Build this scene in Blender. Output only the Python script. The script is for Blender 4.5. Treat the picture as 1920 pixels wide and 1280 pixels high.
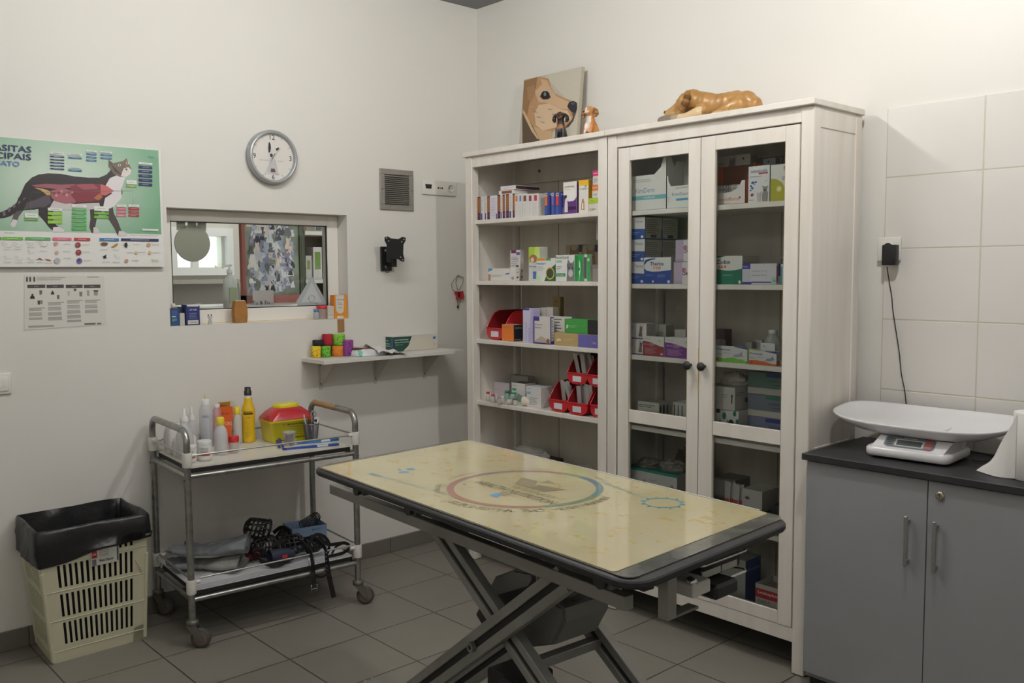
import bpy, bmesh, math, random
from mathutils import Vector, Matrix, noise
for o in list(bpy.data.objects): bpy.data.objects.remove(o)
SC = bpy.context.scene; COL = SC.collection
random.seed(7)
PI = math.pi
# ---------------------------------------------------------------- camera
CP = Vector((3.3672, -2.7811, 1.4089)); YAW, PITCH, ROLL, FP = -.83, -.0772, -.0058, 1689.2
_f = Vector((math.sin(YAW)*math.cos(PITCH), math.cos(YAW)*math.cos(PITCH), math.sin(PITCH)))
_r0 = Vector((math.cos(YAW), -math.sin(YAW), 0)); _u0 = _r0.cross(_f)
_r = _r0*math.cos(ROLL)+_u0*math.sin(ROLL); _u = _u0*math.cos(ROLL)-_r0*math.sin(ROLL)
cam = bpy.data.objects.new('camera', bpy.data.cameras.new('camera')); COL.objects.link(cam)
cam.matrix_world = Matrix(((_r.x, _u.x, -_f.x, CP.x), (_r.y, _u.y, -_f.y, CP.y), (_r.z, _u.z, -_f.z, CP.z), (0, 0, 0, 1)))
cam.data.sensor_width = 36; cam.data.lens = FP*36/1920; cam.data.clip_start = .05; cam.data.clip_end = 60
SC.camera = cam
# ---------------------------------------------------------------- view, world, lights
vs = SC.view_settings; vs.view_transform = 'Standard'; vs.look = 'None'; vs.gamma = 1; vs.use_curve_mapping = False
vs.exposure = -.14
wd = bpy.data.worlds.new('world'); SC.world = wd; wd.use_nodes = True
wd.node_tree.nodes['Background'].inputs[0].default_value = (.86, .93, 1, 1)
wd.node_tree.nodes['Background'].inputs[1].default_value = 3.2
def lamp(loc, length, n, power, col=(1, .974, .937)):      # a tube: n bulbs in a line along y
    for i in range(n):
        l = bpy.data.lights.new('lamp_light', 'POINT'); l.shadow_soft_size = .035; l.energy = power/n; l.color = col
        o = bpy.data.objects.new('lamp_light', l); COL.objects.link(o); o.location = (loc[0], loc[1]+(i+.5-n/2)*length/n, loc[2])
WL, WR, CEIL = -.35, .379, 2.79      # left wall x, right wall y, ceiling z
lamp((2.35, -.62, 2.62), .1, 1, 42)
lamp((.98, -1.35, 2.66), 1.4, 7, 50)
lamp((3.1, -3.3, 2.62), 1.2, 2, 22)  # fill light added behind the camera, no known source
lamp((-1.7, .2, 2.5), .6, 1, 60)  # added to brighten the next room, stands for no fixture there
# ---------------------------------------------------------------- pixel to place
def ray(px, py): return (_f+_r*((px-960)/FP)-_u*((py-640)/FP))
def onX(px, py, X): d = ray(px, py); return CP+d*((X-CP.x)/d.x)
def onY(px, py, Y): d = ray(px, py); return CP+d*((Y-CP.y)/d.y)
def onZ(px, py, Z): d = ray(px, py); return CP+d*((Z-CP.z)/d.z)
def onP(px, py, pt, n): d = ray(px, py); pt = Vector(pt); n = Vector(n); return CP+d*((pt-CP).dot(n)/d.dot(n))
# ---------------------------------------------------------------- materials
def lin(h):
    if len(h) < 6: h = '#808080'
    h = h.lstrip('#'); v = [int(h[i:i+2], 16)/255 for i in (0, 2, 4)]
    return tuple(c/12.92 if c <= .04045 else ((c+.055)/1.055)**2.4 for c in v)+(1,)
MC = {}
def M(h, rough=.55, metal=0, **k):
    """procedural material from a colour; a little noise on the roughness so it is never perfectly flat"""
    key = (h, rough, metal, tuple(sorted(k.items())))
    if key in MC: return MC[key]
    m = bpy.data.materials.new('mat_'+h.strip('#')); m.use_nodes = True
    nt = m.node_tree; b = nt.nodes['Principled BSDF']
    b.inputs['Base Color'].default_value = lin(h); b.inputs['Roughness'].default_value = rough; b.inputs['Metallic'].default_value = metal
    if k.get('coat'): b.inputs['Coat Weight'].default_value = k['coat']; b.inputs['Coat Roughness'].default_value = k.get('cr', .08)
    if k.get('trans'): b.inputs['Transmission Weight'].default_value = k['trans']; b.inputs['IOR'].default_value = k.get('ior', 1.3)
    if k.get('alpha'): b.inputs['Alpha'].default_value = k['alpha']
    if k.get('emit'): b.inputs['Emission Color'].default_value = lin(h); b.inputs['Emission Strength'].default_value = k['emit']
    if k.get('sheen'): b.inputs['Sheen Weight'].default_value = k['sheen']
    if k.get('mix'):      # second colour mixed in by noise
        tc = nt.nodes.new('ShaderNodeTexCoord'); n = nt.nodes.new('ShaderNodeTexNoise'); n.inputs['Scale'].default_value = k.get('ms', 8)
        n.inputs['Detail'].default_value = 5; rp = nt.nodes.new('ShaderNodeValToRGB')
        rp.color_ramp.elements[0].position = k.get('m0', .4); rp.color_ramp.elements[1].position = k.get('m1', .65)
        rp.color_ramp.elements[0].color = lin(h); rp.color_ramp.elements[1].color = lin(k['mix'])
        if k.get('stretch'):
            mp = nt.nodes.new('ShaderNodeMapping'); mp.inputs['Scale'].default_value = k['stretch']
            nt.links.new(tc.outputs['Object'], mp.inputs[0]); nt.links.new(mp.outputs[0], n.inputs['Vector'])
        else: nt.links.new(tc.outputs['Object'], n.inputs['Vector'])
        nt.links.new(n.outputs['Fac'], rp.inputs[0]); nt.links.new(rp.outputs[0], b.inputs['Base Color'])
    if k.get('bump'):
        tc = nt.nodes.new('ShaderNodeTexCoord'); n = nt.nodes.new('ShaderNodeTexNoise'); n.inputs['Scale'].default_value = k.get('bs', 60)
        n.inputs['Detail'].default_value = 4
        bp = nt.nodes.new('ShaderNodeBump'); bp.inputs['Strength'].default_value = k['bump']; bp.inputs['Distance'].default_value = k.get('bd', .002)
        nt.links.new(tc.outputs['Object'], n.inputs['Vector']); nt.links.new(n.outputs['Fac'], bp.inputs['Height']); nt.links.new(bp.outputs[0], b.inputs['Normal'])
    MC[key] = m; return m
def glass(name, tint=(.9, .95, .93), ior=1.45, rough=.02, k=.9):
    if name in MC: return MC[name]
    m = bpy.data.materials.new(name); m.use_nodes = True; nt = m.node_tree; nt.nodes.clear()
    o = nt.nodes.new('ShaderNodeOutputMaterial'); t = nt.nodes.new('ShaderNodeBsdfTransparent'); g = nt.nodes.new('ShaderNodeBsdfGlossy')
    f = nt.nodes.new('ShaderNodeFresnel'); mx = nt.nodes.new('ShaderNodeMixShader')
    t.inputs[0].default_value = (*tint, 1); g.inputs['Roughness'].default_value = rough; g.inputs[0].default_value = (k, k, k, 1); f.inputs[0].default_value = ior
    nt.links.new(f.outputs[0], mx.inputs[0]); nt.links.new(t.outputs[0], mx.inputs[1]); nt.links.new(g.outputs[0], mx.inputs[2]); nt.links.new(mx.outputs[0], o.inputs[0])
    MC[name] = m; return m
def frosty(h, a=.35, rough=.3):      # milky clear plastic
    key = ('frost', h, a)
    if key in MC: return MC[key]
    m = bpy.data.materials.new('clear_plastic'); m.use_nodes = True; nt = m.node_tree; b = nt.nodes['Principled BSDF']
    b.inputs['Base Color'].default_value = lin(h); b.inputs['Roughness'].default_value = rough; b.inputs['Alpha'].default_value = a
    MC[key] = m; return m
# ---------------------------------------------------------------- mesh builder
TXT = {}
def textmesh(s, bold=0):
    key = (s, bold)
    if key not in TXT:
        c = bpy.data.curves.new('t', 'FONT'); c.body = s; c.align_x = 'CENTER'; c.align_y = 'CENTER'; c.resolution_u = 2; c.offset = bold
        o = bpy.data.objects.new('t', c); me = bpy.data.meshes.new_from_object(o)
        v = [tuple(x.co) for x in me.vertices]; f = [tuple(p.vertices) for p in me.polygons]
        bpy.data.objects.remove(o); bpy.data.meshes.remove(me)
        if v:
            x0 = min(a[0] for a in v); x1 = max(a[0] for a in v); y0 = min(a[1] for a in v); y1 = max(a[1] for a in v)
            v = [(a[0]-(x0+x1)/2, a[1]-(y0+y1)/2) for a in v]
            TXT[key] = (v, f, x1-x0, y1-y0)
        else: TXT[key] = ([], [], 1, 1)
    return TXT[key]
class MB:
    def __init__(s): s.v = []; s.f = []; s.mi = []; s.sm = []; s.mats = []; s.T = None
    def m(s, mat):
        if isinstance(mat, str): mat = M(mat)
        if mat not in s.mats: s.mats.append(mat)
        return s.mats.index(mat)
    def add(s, vs_, fs, mat, smooth=False):
        b = len(s.v); i = s.m(mat)
        for v in vs_:
            v = Vector(v); s.v.append(s.T @ v if s.T else v)
        for f in fs: s.f.append([b+k for k in f]); s.mi.append(i); s.sm.append(smooth)
        return s
    def box(s, a, b, mat, bev=0, seg=1):
        a = [min(p, q) for p, q in zip(a, b)], [max(p, q) for p, q in zip(a, b)]; lo, hi = a
        if bev <= 0:
            v = [(x, y, z) for z in (lo[2], hi[2]) for x, y in ((lo[0], lo[1]), (hi[0], lo[1]), (hi[0], hi[1]), (lo[0], hi[1]))]
            return s.add(v, [(3, 2, 1, 0), (4, 5, 6, 7), (0, 1, 5, 4), (1, 2, 6, 5), (2, 3, 7, 6), (3, 0, 4, 7)], mat)
        bm = bmesh.new(); bmesh.ops.create_cube(bm, size=1)
        for v in bm.verts: v.co = Vector([lo[i]+(v.co[i]+.5)*(hi[i]-lo[i]) for i in range(3)])
        bmesh.ops.bevel(bm, geom=list(bm.edges), offset=bev, segments=seg, affect='EDGES', profile=.5)
        bm.verts.index_update(); s.add([v.co.copy() for v in bm.verts], [[v.index for v in f.verts] for f in bm.faces], mat, seg > 1); bm.free()
        return s
    def obox(s, o, ux, uy, uz, mat, bev=0):        # box on three edge vectors
        o, ux, uy, uz = map(Vector, (o, ux, uy, uz)); old = s.T
        L = (ux.length, uy.length, uz.length); x, y, z = ux.normalized(), uy.normalized(), uz.normalized()
        t = Matrix(((x.x, y.x, z.x, o.x), (x.y, y.y, z.y, o.y), (x.z, y.z, z.z, o.z), (0, 0, 0, 1)))
        s.T = old @ t if old else t
        s.box((0, 0, 0), L, mat, bev); s.T = old; return s
    def quad(s, pts, mat): return s.add(pts, [tuple(range(len(pts)))], mat)
    def prism(s, pts, vec, mat, smooth=False):      # polygon swept along vec
        n = len(pts); vec = Vector(vec); v = [Vector(p) for p in pts]; v += [p+vec for p in v]
        return s.add(v, [tuple(range(n))[::-1], tuple(range(n, 2*n))], mat).add(v, [(i, (i+1) % n, (i+1) % n+n, i+n) for i in range(n)], mat, smooth)
    def tube(s, pts, r, mat, n=10, cap=True, closed=False):
        P = [Vector(p) for p in pts]; R_ = r if isinstance(r, (list, tuple)) else [r]*len(P); vs_ = []; up = None
        for i, p in enumerate(P):
            if closed: d = P[(i+1) % len(P)]-P[i-1]
            else: d = P[min(i+1, len(P)-1)]-P[max(i-1, 0)]
            d = d.normalized() if d.length > 1e-9 else Vector((0, 0, 1))
            if up is None: up = Vector((0, 0, 1)) if abs(d.z) < .9 else Vector((1, 0, 0))
            a = d.cross(up).normalized(); b_ = a.cross(d).normalized(); up = b_
            vs_ += [p+a*(R_[i]*math.cos(2*PI*k/n))+b_*(R_[i]*math.sin(2*PI*k/n)) for k in range(n)]
        m = len(P); fs = []
        for i in range(m if closed else m-1):
            j = (i+1) % m
            fs += [(i*n+k, i*n+(k+1) % n, j*n+(k+1) % n, j*n+k) for k in range(n)]
        s.add(vs_, fs, mat, True)
        if cap and not closed: s.add(vs_[:n], [tuple(range(n))[::-1]], mat); s.add(vs_[-n:], [tuple(range(n))], mat)
        return s
    def strap(s, pts, w, t, mat, side=(0, 0, 1)):   # flat band
        P = [Vector(p) for p in pts]; sd = Vector(side).normalized(); vs_ = []
        for i, p in enumerate(P):
            d = (P[min(i+1, len(P)-1)]-P[max(i-1, 0)]).normalized(); q = sd if isinstance(side, tuple) else side
            a = (q-d*q.dot(d)); a = a.normalized() if a.length > 1e-3 else d.orthogonal().normalized(); n_ = d.cross(a)
            for x, y in ((-1, -1), (1, -1), (1, 1), (-1, 1)): vs_.append(p+a*(x*w/2)+n_*(y*t/2))
        fs = [(i*4+k, i*4+(k+1) % 4, i*4+4+(k+1) % 4, i*4+4+k) for i in range(len(P)-1) for k in range(4)]
        fs += [(3, 2, 1, 0), tuple(range(len(P)*4-4, len(P)*4))]
        return s.add(vs_, fs, mat, False)
    def lathe(s, prof, c, mat, n=20, axis=(0, 0, 1), cap=True, sx=1, sy=1):
        ax = Vector(axis).normalized(); c = Vector(c)
        a = Vector((1, 0, 0)) if abs(ax.z) > .9 else ax.cross(Vector((0, 0, 1))).normalized(); b_ = ax.cross(a)
        vs_ = [c+ax*z+(a*(sx*r*math.cos(2*PI*k/n))+b_*(sy*r*math.sin(2*PI*k/n))) for r, z in prof for k in range(n)]
        fs = [(i*n+k, i*n+(k+1) % n, i*n+n+(k+1) % n, i*n+n+k) for i in range(len(prof)-1) for k in range(n)]
        s.add(vs_, fs, mat, True)
        if cap:
            for i in (0, len(prof)-1):
                if prof[i][0] > 1e-4: s.add(vs_[i*n:i*n+n], [tuple(range(n))], mat)
        return s
    def ball(s, c, r, mat, n=12):
        if not isinstance(r, (list, tuple)): r = (r, r, r)
        c = Vector(c); m = max(4, n//2); vs_ = []
        for i in range(m+1):
            t = PI*i/m
            vs_ += [c+Vector((r[0]*math.sin(t)*math.cos(2*PI*k/n), r[1]*math.sin(t)*math.sin(2*PI*k/n), r[2]*math.cos(t))) for k in range(n)]
        fs = [(i*n+k, i*n+n+k, i*n+n+(k+1) % n, i*n+(k+1) % n) for i in range(m) for k in range(n)]
        return s.add(vs_, fs, mat, True)
    def text(s, t, c, ux, uy, h, mat, w=None, bold=.0):  # centred at c, h = cap height, w = forced width
        v, f, tw, th = textmesh(t, bold); c = Vector(c); ux = Vector(ux).normalized(); uy = Vector(uy).normalized()
        ky = h/max(th, .3); kx = (w/tw) if w else ky
        return s.add([c+ux*(x*kx)+uy*(y*ky) for x, y in v], f, mat)
    def merge(s, me, mat_of):
        """take in a mesh; mat_of(centre, normal) gives each face its material"""
        b = len(s.v); s.v += [v.co.copy() for v in me.vertices]
        for p in me.polygons: s.f.append([b+k for k in p.vertices]); s.mi.append(s.m(mat_of(p.center, p.normal))); s.sm.append(True)
        return s
    def build(s, name, parent=None, origin=None, **tags):
        o0 = Vector(origin) if origin is not None else Vector((0, 0, 0))
        me = bpy.data.meshes.new(name); me.from_pydata([v-o0 for v in s.v], [], s.f)
        for m_ in s.mats: me.materials.append(m_)
        me.polygons.foreach_set('material_index', s.mi); me.polygons.foreach_set('use_smooth', s.sm); me.update()
        o = bpy.data.objects.new(name, me); COL.objects.link(o); o.location = o0
        if parent is not None:
            w = Vector((0, 0, 0)); q = parent
            while q: w += q.location; q = q.parent
            o.parent = parent; o.location = o0-w
        for k, v in tags.items(): o[k] = v
        return o
def thing(name, label, cat, loc, group=None):
    o = bpy.data.objects.new(name, None); o.empty_display_size = .05; COL.objects.link(o); o.location = loc
    o['label'] = label; o['category'] = cat
    if group: o['group'] = group
    return o
def one(mb, name, label, cat, group=None):
    c = mb.v; lo = [min(v[i] for v in c) for i in range(3)]; hi = [max(v[i] for v in c) for i in range(3)]
    o = mb.build(name, origin=((lo[0]+hi[0])/2, (lo[1]+hi[1])/2, lo[2])); o['label'] = label; o['category'] = cat
    if group: o['group'] = group
    return o
def struct(mb, name):
    o = mb.build(name); o['kind'] = 'structure'; return o
def remesh(mb, vox, smooth=6, fac=.6):
    """fuse overlapping shapes into one continuous skin"""
    me = bpy.data.meshes.new('r'); me.from_pydata(mb.v, [], mb.f); me.update()
    o = bpy.data.objects.new('r', me); COL.objects.link(o)
    r = o.modifiers.new('r', 'REMESH'); r.mode = 'VOXEL'; r.voxel_size = vox
    if smooth: q = o.modifiers.new('s', 'SMOOTH'); q.iterations = smooth; q.factor = fac
    dg = bpy.context.evaluated_depsgraph_get(); dg.update()
    out = bpy.data.meshes.new_from_object(o.evaluated_get(dg)); bpy.data.objects.remove(o); bpy.data.meshes.remove(me)
    return out
def arc(c, a, b, r, t0, t1, n=8):
    c, a, b = Vector(c), Vector(a), Vector(b)
    return [c+a*(r*math.cos(t0+(t1-t0)*i/n))+b*(r*math.sin(t0+(t1-t0)*i/n)) for i in range(n+1)]
# ================================================================ the setting
def wallmat(name, h, h2, bump=.15):
    return M(h, .75, mix=h2, ms=1.3, m0=.3, m1=.8, bump=bump, bs=90, bd=.001)
PAINT = wallmat('paint', '#e3e1db', '#dfdcd5')
def grid_mat(name, tile, off, c1, c2, grout, axes, gw=.003, rough=.4, offs=0):
    m = bpy.data.materials.new(name); m.use_nodes = True; nt = m.node_tree; b = nt.nodes['Principled BSDF']; N = nt.nodes.new; L = nt.links.new
    tc = N('ShaderNodeTexCoord'); sp = N('ShaderNodeSeparateXYZ'); L(tc.outputs['Object'], sp.inputs[0]); ds = []; cells = []
    for i, ax in enumerate(axes):
        a = N('ShaderNodeMath'); a.operation = 'SUBTRACT'; L(sp.outputs[ax], a.inputs[0]); a.inputs[1].default_value = off[i]
        d = N('ShaderNodeMath'); d.operation = 'DIVIDE'; L(a.outputs[0], d.inputs[0]); d.inputs[1].default_value = tile[i]
        fl = N('ShaderNodeMath'); fl.operation = 'FLOOR'; L(d.outputs[0], fl.inputs[0]); cells.append(fl)
        p = N('ShaderNodeMath'); p.operation = 'PINGPONG'; L(d.outputs[0], p.inputs[0]); p.inputs[1].default_value = .5
        q = N('ShaderNodeMath'); q.operation = 'MULTIPLY'; L(p.outputs[0], q.inputs[0]); q.inputs[1].default_value = tile[i]; ds.append(q)
    mn = N('ShaderNodeMath'); mn.operation = 'MINIMUM'; L(ds[0].outputs[0], mn.inputs[0]); L(ds[1].outputs[0], mn.inputs[1])
    mr = N('ShaderNodeMapRange'); mr.inputs[1].default_value = gw*.5; mr.inputs[2].default_value = gw*.5+.0015; L(mn.outputs[0], mr.inputs[0])
    cb = N('ShaderNodeCombineXYZ'); L(cells[0].outputs[0], cb.inputs[0]); L(cells[1].outputs[0], cb.inputs[1])
    wn = N('ShaderNodeTexWhiteNoise'); L(cb.outputs[0], wn.inputs['Vector'])
    n = N('ShaderNodeTexNoise'); n.inputs['Scale'].default_value = 5; n.inputs['Detail'].default_value = 6; L(tc.outputs['Object'], n.inputs['Vector'])
    av = N('ShaderNodeMath'); av.operation = 'MULTIPLY_ADD'; L(wn.outputs[0], av.inputs[0]); av.inputs[1].default_value = .25; 
    L(n.outputs['Fac'], av.inputs[2])
    mx = N('ShaderNodeMix'); mx.data_type = 'RGBA'; L(av.outputs[0], mx.inputs[0]); mx.inputs[6].default_value = lin(c1); mx.inputs[7].default_value = lin(c2)
    mg = N('ShaderNodeMix'); mg.data_type = 'RGBA'; L(mr.outputs[0], mg.inputs[0]); mg.inputs[6].default_value = lin(grout); L(mx.outputs[2], mg.inputs[7])
    L(mg.outputs[2], b.inputs['Base Color'])
    bp = N('ShaderNodeBump'); bp.inputs['Strength'].default_value = .5; bp.inputs['Distance'].default_value = .0015; L(mr.outputs[0], bp.inputs['Height']); L(bp.outputs[0], b.inputs['Normal'])
    b.inputs['Roughness'].default_value = rough
    return m
FLOORM = grid_mat('floor_tile', (.332, .332), (-.21, -.232), '#77736b', '#817d74', '#3f3b36', (0, 1), .004, .42)
TILEM = grid_mat('wall_tile', (.325, .25), (1.885, .982+.25), '#dad7d2', '#e0ddd8', '#c9c3b2', (0, 2), .003, .25)
SKIRT = grid_mat('skirting', (.332, 1.), (-.232, -.5), '#6b675f', '#736f67', '#3f3b36', (1, 2), .003, .45)
SKIRTR = grid_mat('skirting_r', (.332, 1.), (-.21, -.5), '#6b675f', '#736f67', '#3f3b36', (0, 2), .003, .45)
XE, YN = 4.6, -4.3
b = MB(); b.quad([(WL, YN, 0), (XE, YN, 0), (XE, WR, 0), (WL, WR, 0)], FLOORM); struct(b, 'floor')
b = MB(); b.box((-3.4, YN, CEIL), (XE, 1.6, CEIL+.1), M('#84868a', .8)); struct(b, 'ceiling')
OY0, OY1, OZ0, OZ1 = -1.305, -.443, 1.19, 1.682     # window opening
b = MB()
for y0, y1, z0, z1 in ((YN, OY0, 0, CEIL), (OY1, WR+.1, 0, CEIL), (OY0, OY1, 0, OZ0), (OY0, OY1, OZ1, CEIL)):
    b.box((WL-.14, y0, z0), (WL, y1, z1), PAINT)
struct(b, 'wall_left')
b = MB(); b.box((WL, WR, 0), (XE, WR+.1, CEIL), PAINT); struct(b, 'wall_right')
b = MB(); b.box((1.885, WR-.008, .02), (4.55, WR-.0005, 1.973), TILEM, .0012); o = struct(b, 'trim_1')
b = MB(); b.box((XE, YN, 0), (XE+.1, WR, CEIL), PAINT); struct(b, 'wall_east')
b = MB(); b.box((WL, YN-.1, 0), (XE, YN, CEIL), PAINT); struct(b, 'wall_near')
b = MB(); b.box((WL+.0005, YN, .001), (WL+.012, WR-.02, .074), SKIRT, .001)
struct(b, 'baseboard_left')
b = MB(); b.box((WL+.0005, WR-.012, .001), (1.83, WR-.0005, .074), SKIRTR, .001); struct(b, 'baseboard_right')
# window frame + pane
UPVC = M('#e9e6df', .35); FX = WL-.08
w = MB(); fw = .045
gy0, gy1, gz0, gz1 = -1.258, -.503, 1.252, 1.632
w.box((FX-.05, OY0+.001, OZ0+.001), (FX, gy0, OZ1-.001), UPVC, .003); w.box((FX-.05, gy1, OZ0+.001), (FX, OY1-.001, OZ1-.001), UPVC, .003)
w.box((FX-.05, gy0, OZ0+.001), (FX, gy1, gz0), UPVC, .003); w.box((FX-.05, gy0, gz1), (FX, gy1, OZ1-.001), UPVC, .003)
gk = M('#2b2b2b', .6)
for a_, c_ in (((FX-.012, gy0, gz0), (FX-.004, gy0+.004, gz1)), ((FX-.012, gy1-.005, gz0), (FX-.004, gy1, gz1)), ((FX-.012, gy0, gz0), (FX-.004, gy1, gz0+.004)), ((FX-.012, gy0, gz1-.004), (FX-.004, gy1, gz1))): w.box(a_, c_, gk)
w.box((WL-.079, OY0+.002, OZ0+.0005), (WL-.002, OY1-.002, OZ0+.0015), M('#ece6da', .5)); w.box((FX, OY0+.01, OZ0+.001), (FX+.004, OY1-.01, OZ0+.005), M('#d8c9a0', .6))
wo = struct(w, 'window_1')
g = MB(); g.box((FX-.024, gy0-.004, gz0-.004), (FX-.018, gy1+.004, gz1+.004), glass('window_glass', (.93, .96, .95), 1.5)); o = g.build('pane', wo)
# ================================================================ next room seen through the window
X2 = -3.2; NP = M('#cfc9be', .8)
# daylight window in its end wall
a0 = onX(389, 442, X2); a1 = onX(423, 501, X2); wy0, wy1, wz0, wz1 = a0.y-.25, a1.y+.0, a1.z, a0.z+.0
b = MB()
for y0, y1, z0, z1 in ((-2.2, wy0, 0, CEIL), (wy1, 1.6, 0, CEIL), (wy0, wy1, 0, wz0), (wy0, wy1, wz1, CEIL)): b.box((X2-.15, y0, z0), (X2, y1, z1), NP)
struct(b, 'wall_far')
b = MB(); b.box((X2, -2.3, 0), (WL-.14, -2.2, CEIL), NP); struct(b, 'wall_far_left')
b = MB(); b.box((X2, 1.5, 0), (WL-.14, 1.6, CEIL), NP); struct(b, 'wall_far_right')
b = MB(); b.quad([(X2, -2.2, 0), (WL-.14, -2.2, 0), (WL-.14, 1.5, 0), (X2, 1.5, 0)], M('#6a655c', .5)); struct(b, 'floor_next')
b = MB(); fr = M('#e8e6e2', .4)
for a_, c_ in (((wy0-.05, wz0-.06), (wy0, wz1+.06)), ((wy1, wz0-.06), (wy1+.05, wz1+.06)), ((wy0, wz0-.06), (wy1, wz0)), ((wy0, wz1), (wy1, wz1+.06)), ((wy0+.11, wz0), (wy0+.16, wz1))): b.box((X2+.001, a_[0], a_[1]), (X2+.04, c_[0], c_[1]), fr)
wf = struct(b, 'window_2'); g = MB(); g.box((X2-.06, wy0, wz0), (X2-.055, wy1, wz1), glass('far_glass', (.97, 1, .97))); g.build('pane', wf)
# tree outside
t = MB(); tc_ = Vector((X2-3.2, (wy0+wy1)/2+1.6, 1.5)); lf = M('#c3d69a', .8)
for i in range(70):
    c_ = tc_+Vector((random.gauss(0, .3), random.gauss(0, .42), random.gauss(0, .4))); s_ = random.uniform(.05, .12); q = Vector((random.gauss(0, 1), random.gauss(0, 1), random.gauss(0, 1))).normalized(); u_ = q.orthogonal().normalized(); v_ = q.cross(u_)
    t.quad([c_-u_*s_, c_-v_*s_*.5, c_+u_*s_, c_+v_*s_*.5], lf)
tr = thing('tree', 'pale green leafy tree glimpsed through the far daylight window', 'tree', tc_-Vector((0, 0, 1.8))); o = t.build('foliage', tr); o['kind'] = 'stuff'
t = MB(); t.tube([tc_+Vector((0, 0, -1.8)), tc_], [.1, .05], M('#6c5a44', .8)); t.build('trunk', tr)
# white counter behind the pane
k = MB(); CT = 1.243; cy0 = onX(418, 560, -.62).y; k.box((-1.35, cy0, CT-.03), (WL-.16, 1.2, CT), M('#e4e0da', .4), .003); k.box((-1.3, cy0+.03, 0), (-1.27, 1.15, CT-.03), M('#d8d4ce', .5)); k.box((-1.3, cy0+.03, 0), (WL-.3, cy0+.06, CT-.03), M('#d8d4ce', .5)); k.box((-1.3, 1.12, 0), (WL-.3, 1.15, CT-.03), M('#d8d4ce', .5))
one(k, 'reception_counter', 'white reception counter just behind the window pane', 'counter')
# pet poster board in a red frame, standing on that counter
PX_ = -1.15
def P2(x, y): p = onX(x, y, PX_); return p.y, p.z
y0, z1 = P2(452, 415); y1, z0 = P2(567, 566); root = thing('framed_poster', 'red framed poster crowded with white and grey cats and dogs behind the window', 'poster', (PX_, (y0+y1)/2, CT+.002))
z0 = CT+.002
k = MB(); red = M('#a8625a', .5); t_ = .02
k.box((PX_-.03, y0, z0), (PX_, y0+t_, z1+.25), red); k.box((PX_-.03, y1-.008, z0), (PX_, y1, z1+.25), M('#4c5238', .5)); k.box((PX_-.03, y0, z0), (PX_, y1, z0+.045), red); k.box((PX_-.03, y0, z1+.22), (PX_, y1, z1+.25), red)
k.build('frame', root)
k = MB(); k.box((PX_-.02, y0+t_, z0+.045), (PX_-.008, y1-.012, z1+.22), M('#727a70', .7, mix='#9aa594', ms=6))
cols = ['#dfe0ea', '#b7bcd2', '#e8e4e0', '#9aa2b8', '#e6cfc4', '#3d3f45', '#c9cbd6', '#8e8aa8', '#d9dde0', '#6b6f74']
def critter(k, cy, cz, s_, col):      # sitting cat / dog shape
    pts = [(-.5, 0), (.5, 0), (.55, .35), (.3, .8), (.34, 1.15), (.3, 1.5), (.16, 1.3), (-.1, 1.3), (-.28, 1.5), (-.32, 1.1), (-.26, .8), (-.5, .4)]
    fl = random.choice((-1, 1)); k.add([(PX_-.0075+random.random()*.003, cy+fl*p[0]*s_, cz+p[1]*s_) for p in pts], [tuple(range(12)) if fl > 0 else tuple(range(12))[::-1]], M(col, .6))
for i in range(190):
    critter(k, random.uniform(y0+.05, y1-.05), random.uniform(z0+.055, z1+.12), random.uniform(.022, .05), random.choice(cols))
k.build('picture', root)
# sheet leaning in front of it
k = MB(); a0 = P2(462, 541); a1 = P2(499, 600); X_ = PX_+.07
k.box((X_, a0[0], CT+.001), (X_+.003, a1[0]+.01, a0[1]-.01), M('#c9bdbf', .6)); k.text('Tu & Eu...', (X_+.0035, (a0[0]+a1[0])/2, a0[1]-.075), (0, 1, 0), (0, 0, 1), .022, '#2b2b30', bold=.01)
one(k, 'paper_sign', 'pinkish paper sheet with dark writing at the foot of the red framed poster', 'sign')
# shelves right of the poster
def far(px0, py0, px1, py1, X_, d, h, mb, bev=0): p, q = onX(px0, py0, X_), onX(px1, py1, X_); mb.box((X_-d, p.y, q.z), (X_, q.y, p.z), M(h, .6), bev)
X_ = -1.6; k = MB(); far(567, 380, 571, 575, X_, .25, '#4a4e36', k); k_ = []
y0s = onX(570, 420, X_).y; y1s = onX(640, 420, X_).y
k.box((X_-.26, y0s, 0), (X_-.24, y1s, 2.1), M('#5c4c40', .6))
for py in (437, 527, 560): z_ = onX(590, py, X_).z; k.box((X_-.24, y0s, z_-.012), (X_+.01, y1s, z_+.012), M('#d2ccc0', .5))
k.box((X_-.25, y0s-.02, 0), (X_, y0s, 2.1), M('#4a4e36', .5)); k.box((X_-.25, y1s, 0), (X_, y1s+.02, 2.1), M('#d2ccc0', .5))
one(k, 'bookcase', 'open bookcase with pale shelves seen at the right of the window', 'bookcase')
zs = onX(590, 527, X_).z+.013; zt = onX(590, 437, X_).z+.013
for x0, yt, x1, z_, col, ic, lab in ((573, 479, 584, zs, '#b9b6ac', '#7f8a2c', 'pale tall carton with a green round picture on the far bookcase'), (587, 463, 603, zs, '#cfc6c4', '#6c8a34', 'pink edged leaflet box with a green picture on the far bookcase')):
    k = MB(); p, q = onX(x0, yt, X_-.02), onX(x1, yt, X_-.02); k.box((X_-.12, p.y, z_), (X_-.02, q.y, p.z), M(col, .6))
    k.quad([(X_-.0195, p.y+.01, z_+.06), (X_-.0195, q.y-.01, z_+.06), (X_-.0195, q.y-.01, p.z-.03), (X_-.0195, p.y+.01, p.z-.03)], M(ic, .6)); one(k, 'carton', lab, 'box')
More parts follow.
